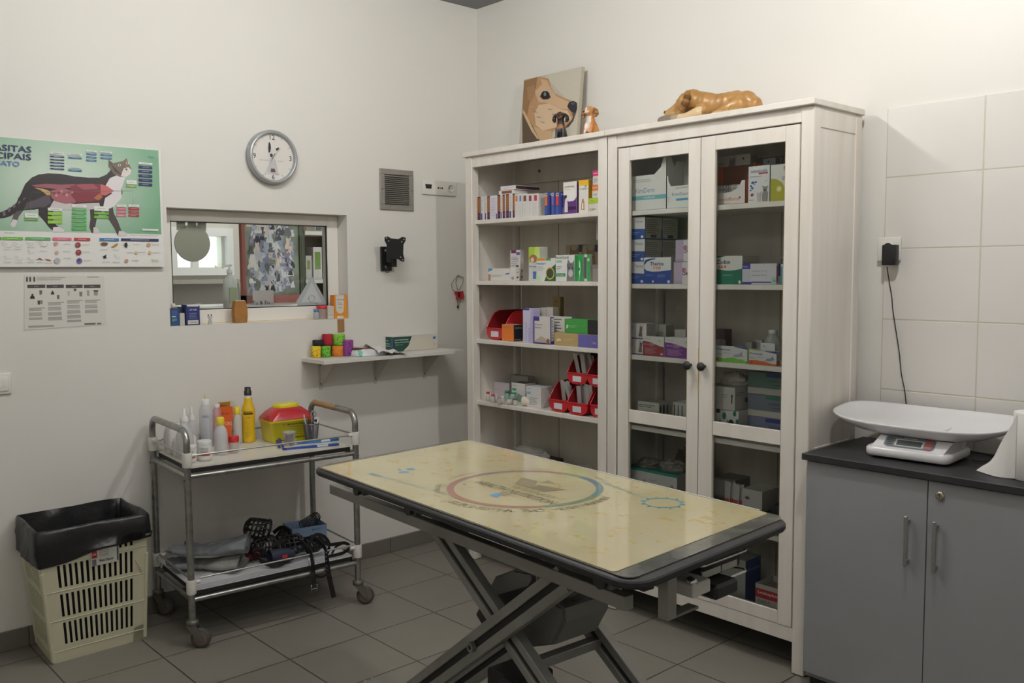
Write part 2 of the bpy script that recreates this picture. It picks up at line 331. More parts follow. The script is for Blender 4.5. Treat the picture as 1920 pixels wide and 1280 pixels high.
k = MB(); p, q = onX(590, 422, X_-.02), onX(604, 436, X_-.02); k.box((X_-.12, p.y, zt), (X_-.02, q.y, p.z), M('#8f8a86', .6))
for i in range(4): y_ = p.y+.01+i*(q.y-p.y-.02)/3.3; k.box((X_-.0205, y_, zt+.005), (X_-.019, y_+.006, p.z-.005), M('#2a2a2c', .6))
one(k, 'book_stack', 'grey striped box on the upper shelf of the far bookcase', 'box')
# soap pump on the counter
pb = onX(433, 590, -.62); c_ = Vector((-.62, pb.y, CT+.001)); root = thing('pump_bottle', 'white pump dispenser bottle behind the window beside the brown carton', 'bottle', c_)
k = MB(); k.lathe([(.028, 0), (.033, .004), (.033, .10), (.030, .135), (.012, .155), (.011, .165)], c_, M('#e9e9e6', .35)); k.box(c_+Vector((.031, -.018, .03)), c_+Vector((.0345, .018, .1)), M('#c9cfae', .5)); k.build('bottle_body', root)
k = MB(); k.lathe([(.014, .165), (.014, .182), (.004, .184), (.004, .2)], c_, M('#f2f2f0', .35)); k.tube([c_+Vector((0, .01, .203)), c_+Vector((0, -.028, .2)), c_+Vector((0, -.034, .19))], .005, M('#f2f2f0', .35)); k.build('pump', root)
# armchair backs / desk shapes in the far room
k = MB(); p = onX(395, 571, -2.4); k.box((-2.6, p.y-.25, 0.0), (-2.35, p.y+.25, .93), M('#8d887c', .7), .05, 3); one(k, 'chair_back', 'grey rounded chair back low in the far room', 'chair')
k = MB(); q = onX(345, 470, X2+.3); k.box((X2+.01, q.y-.5, wz0-.12), (X2+.25, wy1+.1, wz0-.09), M('#a9a396', .6)); one(k, 'window_ledge', 'pale ledge below the far daylight window', 'shelf')
# sign and sticker on the pane
c_ = onX(361.5, 456, FX-.026); k = MB(); r_ = (onX(395, 456, FX-.026)-c_).length*.98; dm = M('#b9b2a2', .7)
k.lathe([(r_, -.0015), (r_, .0015)], c_+Vector((-.002, 0, 0)), dm, 40, axis=(1, 0, 0))
for i, dx in enumerate((-.62, .0, .55)): k.box((FX-.0295, c_.y+(dx-.24)*r_-.0, c_.z+.7*r_), (FX-.0265, c_.y+(dx+.24)*r_, c_.z+1.24*r_), dm)
k.lathe([(r_*1.01, -.0006), (r_*1.01, .0004)], c_+Vector((-.0042, 0, 0)), M('#c43a3a', .6), 40, axis=(1, 0, 0))
one(k, 'door_sign', 'round grey brown paw shaped sign stuck on the left of the window pane', 'sign')
tri = [onX(x, y, FX-.0165) for x, y in ((584, 517), (612, 566), (610, 573), (558, 573), (555, 566))]; k = MB(); k.prism(tri, (.0012, 0, 0), M('#aab2b4', .6))
cc = sum(tri, Vector())/5; k.prism([cc+(p-cc)*.72+Vector((.0013, 0, 0)) for p in (tri[0], tri[1]*.5+tri[2]*.5, tri[3]*.5+tri[4]*.5)], (.0004, 0, 0), M('#c3c9c8', .6))
# small dog head outline inside the triangle
e = M('#9aa3a5', .6); q = cc+Vector((.0022, 0, -.002)); k.tube([q+Vector((0, .016*math.cos(a)*(1+.25*math.sin(3*a)), .016*math.sin(a))) for a in [2*PI*i/16 for i in range(16)]], .0012, e, 5, closed=True)
k.tube([q+Vector((0, -.012, .012)), q+Vector((0, -.02, .002)), q+Vector((0, -.012, -.006))], .0012, e, 5); k.tube([q+Vector((0, .012, -.02)), q+Vector((0, .028, -.022)), q+Vector((0, .032, -.03))], .002, e, 5)
one(k, 'triangle_sticker', 'grey triangular warning sticker with an animal outline on the window pane', 'sticker')
# ================================================================ the two tall white cabinets
WH = M('#e3ded6', .45, mix='#dcd5cb', ms=3, stretch=(6, 6, .5), bump=.12, bs=25, bd=.001)
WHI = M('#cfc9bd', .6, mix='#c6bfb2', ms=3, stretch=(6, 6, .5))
CRACK = M('#b7a98e', .7)
S1, S2, S3, S4, S5, S0 = 1.655, 1.366, 1.085, .787, .468, .165
CGLASS = glass('cabinet_glass', (.955, .965, .96), 1.22, .03)
def cabinet(x0, x1, name, label, doors, shelves):
    root = thing(name, label, 'cabinet', ((x0+x1)/2, .17, 0))
    D = .333; pw = .048
    for (a, b_), (c, d) in (((x0, 0), (x0+pw, .045)), ((x1-pw, 0), (x1, .045)), ((x0, D-.045), (x0+pw*.7, D)), ((x1-pw*.7, D-.045), (x1, D))):
        k = MB(); k.box((a, b_, .002), (c, d, 1.953), WH, .003); k.build('post', root)
    for s, xa in ((0, x0+.004), (1, x1-.022)):      # side panels with a raised frame
        k = MB(); k.box((xa, .045, .12), (xa+.018, D-.045, 1.953), WHI if False else WH)
        if s: k.box((x1-.012, .045, 1.885), (x1-.001, D-.045, 1.953), WH, .001); k.box((x1-.012, .045, .112), (x1-.001, D-.045, .19), WH, .001); k.box((x1-.012, .045, .775), (x1-.001, D-.045, .80), WH, .001)
        k.build('side_panel', root)
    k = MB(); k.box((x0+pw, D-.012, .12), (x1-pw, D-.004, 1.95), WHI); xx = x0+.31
    for xx in (x0+.31, x0+.6): k.box((xx, D-.0135, .12), (xx+.003, D-.0115, 1.95), M('#8f8877', .7))
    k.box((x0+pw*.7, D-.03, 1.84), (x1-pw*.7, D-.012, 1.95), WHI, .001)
    k.build('back_panel', root)
    k = MB(); k.box((x0+pw, .004, 1.903), (x1-pw, .024, 1.953), WH, .001); k.build('top_rail', root)
    k = MB(); k.box((x0+pw, .004, .111), (x1-pw, .024, .160), WH, .001); k.build('bottom_rail', root)
    k = MB(); k.box((x0-.001 if doors else x0-.006, -.012 if not doors else -.016, 1.953), (x1+.008 if doors else x1+.0005, D+.004, 1.975), WH, .0025); k.build('top_board', root)
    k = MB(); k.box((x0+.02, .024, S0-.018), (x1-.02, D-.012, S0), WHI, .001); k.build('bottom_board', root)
    for z in shelves:
        k = MB(); k.box((x0+.0225, .022, z-.019), (x1-.0225, D-.014, z), WH, .0015); k.build('shelf', root)
    if not doors:
        k = MB(); k.lathe([(.007, 0), (.007, .002)], (x0+.2, D-.0325, 1.895), M('#4a4034', .6), 12, axis=(0, 1, 0)); k.build('screw_cap', root)
    if doors:
        xm = (x0+x1)/2+.0005
        for s, (a, b_) in enumerate(((x0+.056, xm-.002), (xm+.002, x1-.054))):
            dr = MB(); sw = .058; y0, y1 = 0.002, .020; dr_ = dr
            if s == 0: ls, rs = .058, .052
            else: ls, rs = .062, .052
            dr.box((a, y0, .162), (a+ls, y1, 1.897), WH, .0012); dr.box((b_-rs, y0, .162), (b_, y1, 1.897), WH, .0012)
            for z0, z1 in ((1.845, 1.897), (.800, .851), (.162, .208)): dr.box((a+ls+.0005, y0+.001, z0), (b_-rs-.0005, y1, z1), WH, .0012)
            for xx in (a+ls, b_-rs): dr.box((xx-.0006, y0-.0002, .208), (xx+.0006, y0+.002, 1.845), CRACK)
            dr.box((xm-.003 if s == 0 else xm+.0005, y0-.0001, .95), (xm-.0005 if s == 0 else xm+.003, y0+.001, 1.12), M('#c9a877', .7))
            d = dr.build('door', root)
            g = MB(); g.box((a+ls-.004, y0+.008, .851), (b_-rs+.004, y0+.012, 1.845), CGLASS); g.build('glass_pane', d)
            g = MB(); g.box((a+ls-.004, y0+.008, .208), (b_-rs+.004, y0+.012, .800), CGLASS); g.build('glass_pane', d)
            g = MB(); kx = 1.325 if s == 0 else 1.388
            g.lathe([(.006, 0), (.006, -.014), (.013, -.018), (.0165, -.024), (.0165, -.029), (.012, -.034), (.0, -.036)], (kx, y0, 1.054), M('#2b2a29', .55), 20, axis=(0, 1, 0)); g.build('knob', d)
    return root
cabinet(0, .9, 'open_bookcase', 'tall white wooden bookcase without doors in the corner, shelves of medicine boxes', False, (S1, S2, S3, S4, .435))
cabinet(.905, 1.813, 'glass_door_cabinet', 'tall white wooden cabinet with two glass doors and black knobs', True, (1.648, 1.358, 1.072, S4, S5))
# ---------------------------------------------------------------- cartons
def shade(h, f): v = [min(255, int(int(h[i:i+2], 16)*f)) for i in (1, 3, 5)]; return '#%02x%02x%02x' % tuple(v)
CARD = '#dedbd4'
def carton(x0, x1, yt, zs, Y=None, yb=None, x2=None, d=.06, col=CARD, side=None, top=None, dec=(), sdec=(), label='', name='medicine_box', group=None, h=None, xw=None, tdec=(), open_=False):
    """box standing on height zs. x0,x1: pixel columns of its front face, x2: of the far edge of its right side, yt: pixel row of its top"""
    if Y is None: Y = max(.026, onZ(x1, yb, zs).y) if yb else .05
    ym = (yt+(yb or yt+30))/2
    X0, X1 = onY(x0, ym, Y).x, onY(x1, ym, Y).x
    if xw: X0, X1 = xw
    H = h or onY((x0+x1)/2, yt, Y).z-zs
    OX, OW = X0, X1-X0; lo_, hi_ = (.027, .874) if (X0+X1)/2 < .9 else (.9325, 1.786)
    if Y < .047: lo_, hi_ = (.0495, .8505) if hi_ < .9 else (.9545, 1.7635)
    X0 = max(X0, lo_); X1 = min(X1, hi_)
    if x2:
        lo, hi = Y+.002, Y+.4
        for _ in range(30):
            mid = (lo+hi)/2; q = Vector((X1, mid, zs+H*.5))-CP; px = 960+FP*q.dot(_r)/q.dot(_f)
            if px < x2: lo = mid
            else: hi = mid
        d = lo-Y
    d = min(d, .315-Y)
    z0, z1 = zs+.0008, zs+.0008+H; k = MB(); m = M(col, .5)
    if open_:
        t = .0015; k.box((X0, Y, z0), (X1, Y+t, z1), m); k.box((X0, Y+d-t, z0), (X1, Y+d, z1), m); k.box((X0, Y, z0), (X0+t, Y+d, z1), m); k.box((X1-t, Y, z0), (X1, Y+d, z1), m); k.box((X0, Y, z0), (X1, Y+d, z0+t), m)
        k.quad([(X1+.0002, Y, z0), (X1+.0002, Y+d, z0), (X1+.0002, Y+d, z1), (X1+.0002, Y, z1)], M(side or col, .5))
    else:
        k.box((X0, Y, z0), (X1, Y+d, z1), m, .0006)
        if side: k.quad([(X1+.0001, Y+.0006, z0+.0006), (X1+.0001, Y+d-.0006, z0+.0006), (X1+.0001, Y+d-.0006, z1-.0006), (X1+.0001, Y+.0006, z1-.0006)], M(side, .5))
        if top: k.quad([(X0+.0006, Y+.0006, z1+.0001), (X1-.0006, Y+.0006, z1+.0001), (X1-.0006, Y+d-.0006, z1+.0001), (X0+.0006, Y+d-.0006, z1+.0001)], M(top, .5))
    W = X1-X0
    def face(items, F, U, V, w, h_, n):
        for i, it in enumerate(items):
            e = .0003+.00012*i
            P = lambda s, t: F+U*(min(max(s*w, 0), w) if w != OW else min(max(s*w, X0-OX), X1-OX))+V*(t*h_)+n*e
            if it[0] == 't' and w == OW and OX+(it[2]+.5*(it[6] if len(it) > 6 else .1))*w > X1+.03: continue
            if it[0] == 'r': k.quad([P(it[1], it[2]), P(it[3], it[2]), P(it[3], it[4]), P(it[1], it[4])], M(it[5], .5))
            elif it[0] == 'p': k.add([P(*q) for q in it[1]], [tuple(range(len(it[1])))], M(it[2], .5))
            elif it[0] == 'c':      # ellipse s,t,rs,rt
                k.add([P(it[1]+it[3]*math.cos(a), it[2]+it[4]*math.sin(a)) for a in [2*PI*j/20 for j in range(20)]], [tuple(range(20))], M(it[5], .5))
            elif it[0] == 't':      # text, s,t, size(frac of h), colour, [width frac]
                k.text(it[1], P(it[2], it[3]), U, V, it[4]*h_, M(it[5], .5), w=(it[6]*w if len(it) > 6 else None), bold=it[7] if len(it) > 7 else .0)
            elif it[0] == 'l':      # small print: s0,t0,s1,t1,rows
                rows = it[5]; hh = (it[4]-it[2])/rows
                for r in range(rows):
                    e_ = it[1]+(it[3]-it[1])*(.7+.3*((r*37) % 10)/10); k.quad([P(it[1], it[2]+hh*(r+.3)), P(e_, it[2]+hh*(r+.3)), P(e_, it[2]+hh*(r+.62)), P(it[1], it[2]+hh*(r+.62))], M(it[6], .6))
    face(dec, Vector((OX, Y, z0)), Vector((1, 0, 0)), Vector((0, 0, 1)), OW, H, Vector((0, -1, 0)))
    face(sdec, Vector((X1, Y, z0)), Vector((0, 1, 0)), Vector((0, 0, 1)), d, H, Vector((1, 0, 0)))
    face(tdec, Vector((X0, Y, z1)), Vector((1, 0, 0)), Vector((0, 1, 0)), W, d, Vector((0, 0, 1)))
    o = k.build(name, origin=((X0+X1)/2, Y+d/2, z0)); o['label'] = label; o['category'] = 'box'
    if group: o['group'] = group
    return o, (X0, X1, Y, d, z1)
# ================================================================ open bookcase, top shelf
A = lambda X: 860+X/5.333
B_ = lambda Y: 240+Y/5.333
zs = S1
G1 = 'slim cartons in a row on the top bookcase shelf'
def slim(a, b, yt, side, lab, dec=(), d=.055, col='#d9d7d4', Y=.03, gap=.0):
    return carton(A(a), A(b), B_(yt), zs, Y=Y, d=d, col=col, side=side, dec=dec, label=lab, group=G1)
pur = [('r', 0, 0, 1, 1, '#3a2440'), ('r', .1, .3, .9, .95, '#a0622e'), ('r', .1, .1, .9, .22, '#6b2d4d')]
wt = [('r', .1, 0, .55, .28, '#39417c'), ('l', .2, .35, .8, .95, 9, '#9a98a6')]
slim(190, 219, 690, '#6a4030', 'leftmost slim carton on the top shelf, dark purple and orange spine', pur)
slim(221, 250, 688, '#e0dedb', 'white slim carton right beside the leftmost dark spine on the top shelf', wt)
slim(262, 283, 680, '#e0dedb', 'narrow white carton with blue foot, second white one of the top shelf row', wt)
slim(285, 311, 682, '#d8d5d8', 'dark purple spined carton just left of the widest pale one in the slim row', pur)
slim(313, 386, 677, '#dcd9de', 'widest pale lilac white carton with small print in the slim row', [('l', .15, .12, .9, .92, 12, '#b3b1bd'), ('r', .82, 0, .98, .22, '#39417c')], col='#d5d1dc')
slim(388, 417, 668, '#e0dedb', 'orange and purple spined carton right of the widest pale one', pur)
slim(419, 437, 668, '#e0dedb', 'thin white carton between two orange spined ones', wt)
slim(440, 462, 666, '#e0dedb', 'second orange spined carton right of the widest pale one', pur)
slim(464, 473, 664, '#e0dedb', 'thinnest white sliver carton in the middle of the slim row', wt)
slim(475, 502, 662, '#e0dedb', 'third orange spined carton right of the widest pale one', pur)
slim(505, 538, 660, '#e0dedb', 'white carton with a blue foot under the pair of lying cartons', wt)
slim(541, 558, 660, '#9c5a30', 'last dark orange purple spine before the plain white cartons', pur)
for a, b, c, lab in ((561, 598, '#d9822e', 'plain white carton with an orange tag at its top'), (602, 634, '#5f86b6', 'plain white carton with a light blue tag at its top'), (638, 690, '#7c4a42', 'plain white carton with a brown tag at its top'), (693, 741, '#7d3b44', 'plain white carton with a maroon tag at its top')):
    slim(a, b, 660, '#dddad6', lab, [('r', .2, .68, .75, .93, c), ('l', .25, .1, .7, .6, 8, '#c6c2bd')])
slim(744, 797, 655, '#d4d0ca', 'plain white carton with a red tag, last before the blue spines', [('r', .2, .68, .75, .93, '#b23a44'), ('l', .25, .1, .7, .6, 8, '#c6c2bd')])
zz = onY(A(560), B_(655), .035).z
for i, (ya, yb, c) in enumerate(((615, 655, 'lower'), (575, 613, 'upper'))):
    Xa, Xb = onY(A(405), B_(640), .035).x, onY(A(535), B_(640), .035).x; k = MB(); z0 = zz+.0012+i*.0190; dx = .012*i
    k.box((Xa+dx, .033, z0), (Xb+.012+dx, .19, z0+.018), M('#dddad6', .5), .0005)
    k.quad([(Xb+.0122+dx, .036, z0+.002), (Xb+.0122+dx, .187, z0+.002), (Xb+.0122+dx, .187, z0+.016), (Xb+.0122+dx, .036, z0+.016)], M('#4a2a3a' if i else '#e2dfda', .5))
    k.quad([(Xa+dx+.02, .0327, z0+.003), (Xb+dx, .0327, z0+.003), (Xb+dx, .0327, z0+.015), (Xa+dx+.02, .0327, z0+.015)], M('#8a4a2c' if not i else '#d0ccd8', .5))
    one(k, 'medicine_box', c+' of the two flat cartons lying on top of the slim row', 'box')
for n, (a, b, c, lab) in enumerate(((858, 905, '#d0702c', 'blue spined carton with an orange band on the top shelf'), (926, 964, '#7a62b4', 'blue spined carton with a violet band on the top shelf'), (968, 1018, '#c63d36', 'blue spined carton with a red band on the top shelf'))):
    carton(A(a), A(b), B_(645), zs, Y=.03, d=.03, col='#2c3f86', side='#3a4c96', label=lab, dec=[('r', .08, .42, .62, .84, c), ('r', .08, .84, .62, .98, '#d9d4c8'), ('c', .35, .91, .14, .05, '#5c4a34'), ('r', .08, .03, .62, .38, '#3f5aa0')], sdec=[('t', 'M', .5, .9, .1, '#e5e5ea', .7)])
carton(A(1024), A(1048), B_(635), zs, Y=.045, d=.08, col='#2a3878', side='#35458c', label='blue carton end showing just left of the white purple pet box', dec=[('r', .1, .05, .9, .3, '#d8d8de')])
carton(A(1045), A(1180), B_(538), zs, Y=.03, x2=A(1200), col='#dfdcda', side='#4a2a55', label='white and purple dog tablet box with a white dog drawing', dec=[('p', [(0, 0), (1, 0), (1, .52), (.86, .42), (.7, .38), (.5, .4), (.3, .45), (0, .62)], '#5d2f78'), ('c', .5, .62, .42, .24, '#e8e6e4'), ('p', [(.1, .05), (.35, .05), (.34, .3), (.3, .47), (.16, .5), (.12, .3)], '#d8d6d4'), ('p', [(.05, .42), (.3, .52), (.26, .6), (.08, .58)], '#2b2a2e'), ('r', .38, .12, .95, .22, '#2f1f38'), ('t', 'prednisole', .48, .84, .075, '#8a6a2a', .68, .01), ('r', .2, .75, .55, .765, '#e39b2c')])
carton(A(1201), A(1296), B_(520), zs, Y=.032, x2=A(1335), col='#dcdad4', side='#c99a22', label='yellow topped white box with a small brown dog on the top shelf', dec=[('r', 0, .83, 1, 1, '#e6b12a'), ('t', 'Credelio', .5, .73, .06, '#4a4a4a', .8), ('p', [(.25, .1), (.62, .08), (.6, .32), (.5, .44), (.35, .4), (.28, .25)], '#b5835a'), ('p', [(.34, .12), (.5, .12), (.48, .3), (.38, .3)], '#efe9e0'), ('p', [(.6, .78), (.85, .8), (.8, .84)], '#3f7a34')])
o1, g1 = carton(A(1296), A(1420), B_(700), zs, Y=.035, d=.05, col='#dddad2', side='#cfcabd', label='green topped white box at the right end of the top bookcase shelf', dec=[('r', 0, .6, 1, 1, '#a6c83c'), ('t', 'vets', .3, .8, .1, '#5a7a20'), ('t', 'Credelio', .35, .22, .12, '#4a4a4a', .5), ('l', .1, .04, .6, .14, 1, '#7a9a8a')])
o2, g2 = carton(A(1334), A(1440), B_(568), g1[4]+.0004, Y=.04, d=.05, col='#dedbd4', side='#c96a32', label='orange and white box stacked on the green topped one', dec=[('r', 0, .55, 1, 1, '#e07b35'), ('t', 'nova', .28, .78, .12, '#f4e9df'), ('t', 'rold', .3, .25, .15, '#7a7672')])
carton(A(1341), A(1450), B_(423), g2[4]+.0004, Y=.045, d=.05, col='#dcd9d6', side='#a0305a', label='magenta topped white box, highest of the right hand stack', dec=[('r', 0, .62, 1, 1, '#c73270'), ('t', 'nova', .25, .8, .1, '#f6dfe8'), ('l', .08, .15, .5, .5, 4, '#8a8784')])
# ---------------------------------------------------------------- second shelf
A = lambda X: 860+X/5.12
B_ = lambda Y: 430+Y/5.12
zs = S2
carton(A(495), A(590), B_(200), zs, Y=.11, x2=A(625), col='#dad6d6', side='#c3beb6', label='tall slim white box with a purple tab behind the low cartons', dec=[('r', .1, .9, .6, 1, '#7c2d62'), ('r', .62, .84, .98, .93, '#5a5f9a'), ('l', .1, .35, .9, .8, 7, '#9b979a'), ('r', .6, .45, .85, .5, '#3a3a44'), ('t', 'Credelio', .5, .72, .04, '#5a5a64', .7)], sdec=[('r', .3, .1, .7, .16, '#5a5550'), ('r', .3, .3, .7, .36, '#5a5550')])
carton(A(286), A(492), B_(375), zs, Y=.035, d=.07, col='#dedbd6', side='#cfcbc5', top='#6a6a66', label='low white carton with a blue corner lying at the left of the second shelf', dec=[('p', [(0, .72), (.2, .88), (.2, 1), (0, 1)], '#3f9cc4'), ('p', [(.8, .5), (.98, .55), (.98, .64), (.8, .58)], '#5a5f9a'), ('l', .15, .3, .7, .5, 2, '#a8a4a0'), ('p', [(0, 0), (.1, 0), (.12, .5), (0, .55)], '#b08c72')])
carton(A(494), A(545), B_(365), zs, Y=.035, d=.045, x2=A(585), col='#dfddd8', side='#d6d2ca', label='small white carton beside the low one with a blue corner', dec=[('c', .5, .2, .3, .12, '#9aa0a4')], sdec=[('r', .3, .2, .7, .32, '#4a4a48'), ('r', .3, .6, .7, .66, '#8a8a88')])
carton(A(672), A(778), B_(170), zs, Y=.05, d=.05, col='#cfd2d0', side='#b8bcb0', label='tall box with a green leaf and kitten picture on the second shelf', dec=[('r', 0, .55, 1, 1, '#a9c84a'), ('p', [(.4, .62), (1, .7), (1, 1), (.6, 1)], '#c4dc7a'), ('c', .42, .66, .36, .12, '#a5714e'), ('c', .35, .62, .16, .07, '#dac8b4'), ('t', 'Drontal', .38, .43, .05, '#4a4a52', .6), ('r', .4, .06, .8, .28, '#5571b8')])
carton(A(745), A(931), B_(279), zs, Y=.035, d=.05, col='#dfe0dc', side='#c9ccc6', label='white and green spot-on box with a yellow ring on the second shelf', dec=[('r', 0, .9, .48, 1, '#dd9434'), ('r', .5, .9, .76, 1, '#5aa05a'), ('p', [(.42, 0), (1, 0), (1, .74), (.8, .6), (.6, .4)], '#2f5b3c'), ('c', .72, .34, .22, .27, '#d8c13a'), ('c', .72, .34, .18, .22, '#38453a'), ('t', 'NexGard', .26, .78, .1, '#3a6ab0', .46, .01), ('l', .04, .45, .45, .68, 3, '#b6bab8'), ('p', [(0, 0), (.3, 0), (.2, .2), (0, .3)], '#b9dcb4')])
cat_dec = [('t', 'FRONTLINE', .36, .9, .09, '#2a2a2c', .68, .01), ('r', .04, .72, .34, .8, '#8cc79a'), ('r', .02, .18, .52, .3, '#2f8f57'), ('t', 'Tri-Act', .26, .24, .06, '#e8f2ea', .4), ('l', .06, .45, .34, .6, 2, '#8a8e8c'), ('p', [(.58, 0), (1, 0), (1, .55), (.98, .82), (.9, .7), (.78, .7), (.66, .84), (.6, .6), (.62, .4)], '#77797a'), ('c', .8, .3, .12, .14, '#c4c4c2'), ('c', .72, .5, .04, .04, '#2a2c2a'), ('c', .9, .5, .04, .04, '#2a2c2a'), ('l', .62, .54, .98, .66, 3, '#4e5052')]
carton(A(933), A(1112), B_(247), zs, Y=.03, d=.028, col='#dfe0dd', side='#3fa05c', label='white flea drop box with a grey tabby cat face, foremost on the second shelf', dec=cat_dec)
carton(A(1112), A(1191), B_(243), zs, Y=.058, d=.03, col='#d9ddd6', side='#d0d4cc', label='green striped white box half behind the tabby cat face box', dec=[('p', [(.55, 0), (1, 0), (1, 1), (.3, 1), (.7, .7), (.75, .4)], '#35a055'), ('c', .5, .45, .16, .07, '#2e3a30'), ('c', .3, .2, .3, .2, '#8d8f8a')])
carton(A(1205), A(1262), B_(241), zs, Y=.045, x2=A(1284), col='#cfd6cc', side='#cfd4c4', label='second green striped box, right of the first on the second shelf', dec=[('r', .5, 0, 1, 1, '#37a558'), ('r', 0, .1, .45, .9, '#4a5a4e'), ('c', .72, .8, .18, .06, '#bfe0c4')])
for a, b, lab, c in ((1030, 1186, 'brown cat photo box at the back of the second shelf, left one', '#6b5340'), (1190, 1340, 'brown cat photo box at the back right of the second shelf', '#75604c')):
    carton(A(a), A(b), B_(150), zs, Y=.22, d=.06, col='#8d8468', side='#6b6250', label=lab, dec=[('p', [(.2, .3), (.85, .3), (.8, .8), (.75, .95), (.62, .85), (.4, .85), (.28, .97), (.24, .8)], c), ('c', .4, .65, .06, .04, '#2c241c'), ('c', .64, .65, .06, .04, '#2c241c'), ('r', .78, .8, .98, 1, '#2b2440')])
k = MB(); p = onY(A(1300), B_(340), .06); k.box((p.x, .05, zs+.0008), (p.x+.06, .11, p.z), M('#8f8a84', .5), .001); k.box((p.x-.001, .049, p.z-.016), (p.x+.061, .111, p.z+.001), M('#7a7672', .5)); one(k, 'plastic_tub', 'small grey lidded tub at the right end of the second shelf', 'tub')
k = MB(); q = onY(A(1318), B_(20), .12)
for i in range(5): k.quad([(q.x+.005*i, .12+.004*i, S1-.021), (q.x+.03+.004*i, .125+.003*i, S1-.021), (q.x+.028+.004*i, .13+.002*i, q.z-.02), (q.x+.002*i, .122, q.z-.035+.01*(i % 2))], frosty('#cdd2da', .6))
k.box((q.x, .119, S1-.0215), (q.x+.05, .14, S1-.0198), frosty('#cdd2da', .6))
one(k, 'plastic_bag', 'clear plastic bag hanging at the right end under the top shelf', 'bag')
# ---------------------------------------------------------------- third shelf
zs = S3
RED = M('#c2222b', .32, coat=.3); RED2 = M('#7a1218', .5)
def red_bin(x, y, z, w, d, h, label, fill=None, cut=.42, rot=0):
    """open fronted stacking bin: front faces -Y; scooped mouth, label strip"""
    root = thing('storage_bin', label, 'bin', (x, y, z), 'red open front storage bins in the bookcase')
    k = MB(); n = 14; wall = []
    def ring(t, yy, inset):   # cross section in XZ, U shape
        hw = w/2-inset; out = []
        for i in range(n+1):
            a = PI*(i/n); cx = -math.cos(a); sz = math.sin(a)
            out.append(Vector((x+hw*(abs(cx)**.8)*(1 if cx > 0 else -1), yy, z+inset+t-(t)*(sz**.62))))
        return out
    secs = [(0, .40*h), (.07*d, .56*h), (.16*d, .76*h), (.28*d, .93*h), (.42*d, h), (d, h)]
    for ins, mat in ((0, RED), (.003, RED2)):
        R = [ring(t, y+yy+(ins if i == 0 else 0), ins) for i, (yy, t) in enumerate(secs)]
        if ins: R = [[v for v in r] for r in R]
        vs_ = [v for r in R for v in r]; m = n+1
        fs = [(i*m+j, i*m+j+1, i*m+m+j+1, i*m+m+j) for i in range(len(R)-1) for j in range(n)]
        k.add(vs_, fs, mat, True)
        k.add(R[-1], [tuple(range(m))], mat)
        k.add(R[0], [tuple(range(m))], mat)       # front lip
    rim = [ring(t, y+yy, 0) for yy, t in secs]
    for sd in (0, -1): k.tube([r[sd] for r in rim], .0028, RED, 6)
    k.tube([v+Vector((0, -.001, 0)) for v in [rim[0][0], rim[0][-1]]], .0028, RED, 6)
    k.build('tub', root)
    k = MB(); lw = w*.42; zc = z+.2*h; k.box((x-lw/2, y-.0035, zc-.10*h), (x+lw/2, y-.001, zc+.10*h), M('#d5d5da', .5), .0005)
    k.build('label_card', root)
    return root
a0 = onZ(A(258), B_(1040), zs); b0 = onY(A(258), B_(900), .06); c0 = onY(A(425), B_(900), .06)
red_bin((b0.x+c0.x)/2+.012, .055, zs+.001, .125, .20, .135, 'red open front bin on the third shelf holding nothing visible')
z3 = S3
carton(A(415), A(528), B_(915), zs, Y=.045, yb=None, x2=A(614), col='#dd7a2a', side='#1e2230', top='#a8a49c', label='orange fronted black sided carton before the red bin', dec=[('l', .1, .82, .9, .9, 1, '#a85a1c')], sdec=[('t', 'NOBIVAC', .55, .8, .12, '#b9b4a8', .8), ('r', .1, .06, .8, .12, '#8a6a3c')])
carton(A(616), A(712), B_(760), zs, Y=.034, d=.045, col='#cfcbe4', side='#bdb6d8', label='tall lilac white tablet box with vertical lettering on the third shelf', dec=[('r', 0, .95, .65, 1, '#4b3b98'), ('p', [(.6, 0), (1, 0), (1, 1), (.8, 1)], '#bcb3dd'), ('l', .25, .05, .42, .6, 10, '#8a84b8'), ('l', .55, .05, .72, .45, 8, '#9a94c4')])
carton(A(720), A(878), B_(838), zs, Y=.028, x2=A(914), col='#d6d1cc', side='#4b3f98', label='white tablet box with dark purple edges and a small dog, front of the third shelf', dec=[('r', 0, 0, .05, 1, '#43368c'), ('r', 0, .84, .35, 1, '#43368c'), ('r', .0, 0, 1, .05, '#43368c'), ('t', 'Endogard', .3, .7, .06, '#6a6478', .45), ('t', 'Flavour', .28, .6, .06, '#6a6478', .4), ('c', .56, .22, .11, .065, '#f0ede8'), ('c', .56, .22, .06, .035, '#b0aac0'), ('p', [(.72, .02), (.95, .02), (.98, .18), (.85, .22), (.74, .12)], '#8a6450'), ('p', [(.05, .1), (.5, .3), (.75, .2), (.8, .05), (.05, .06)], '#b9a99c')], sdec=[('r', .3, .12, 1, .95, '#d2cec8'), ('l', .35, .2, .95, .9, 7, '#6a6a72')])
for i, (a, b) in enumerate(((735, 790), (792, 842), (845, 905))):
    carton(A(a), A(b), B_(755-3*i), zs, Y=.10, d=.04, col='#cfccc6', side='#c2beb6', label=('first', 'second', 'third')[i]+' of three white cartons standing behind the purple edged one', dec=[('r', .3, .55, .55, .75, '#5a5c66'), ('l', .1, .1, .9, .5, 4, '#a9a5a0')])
carton(A(885), A(1085), B_(838), zs, Y=.08, x2=A(1104), col='#d3d0c9', side='#32306e', label='white leaflet carton with printed lines behind the beige and violet one', dec=[('l', .05, .1, .55, .95, 8, '#5f5f62')])
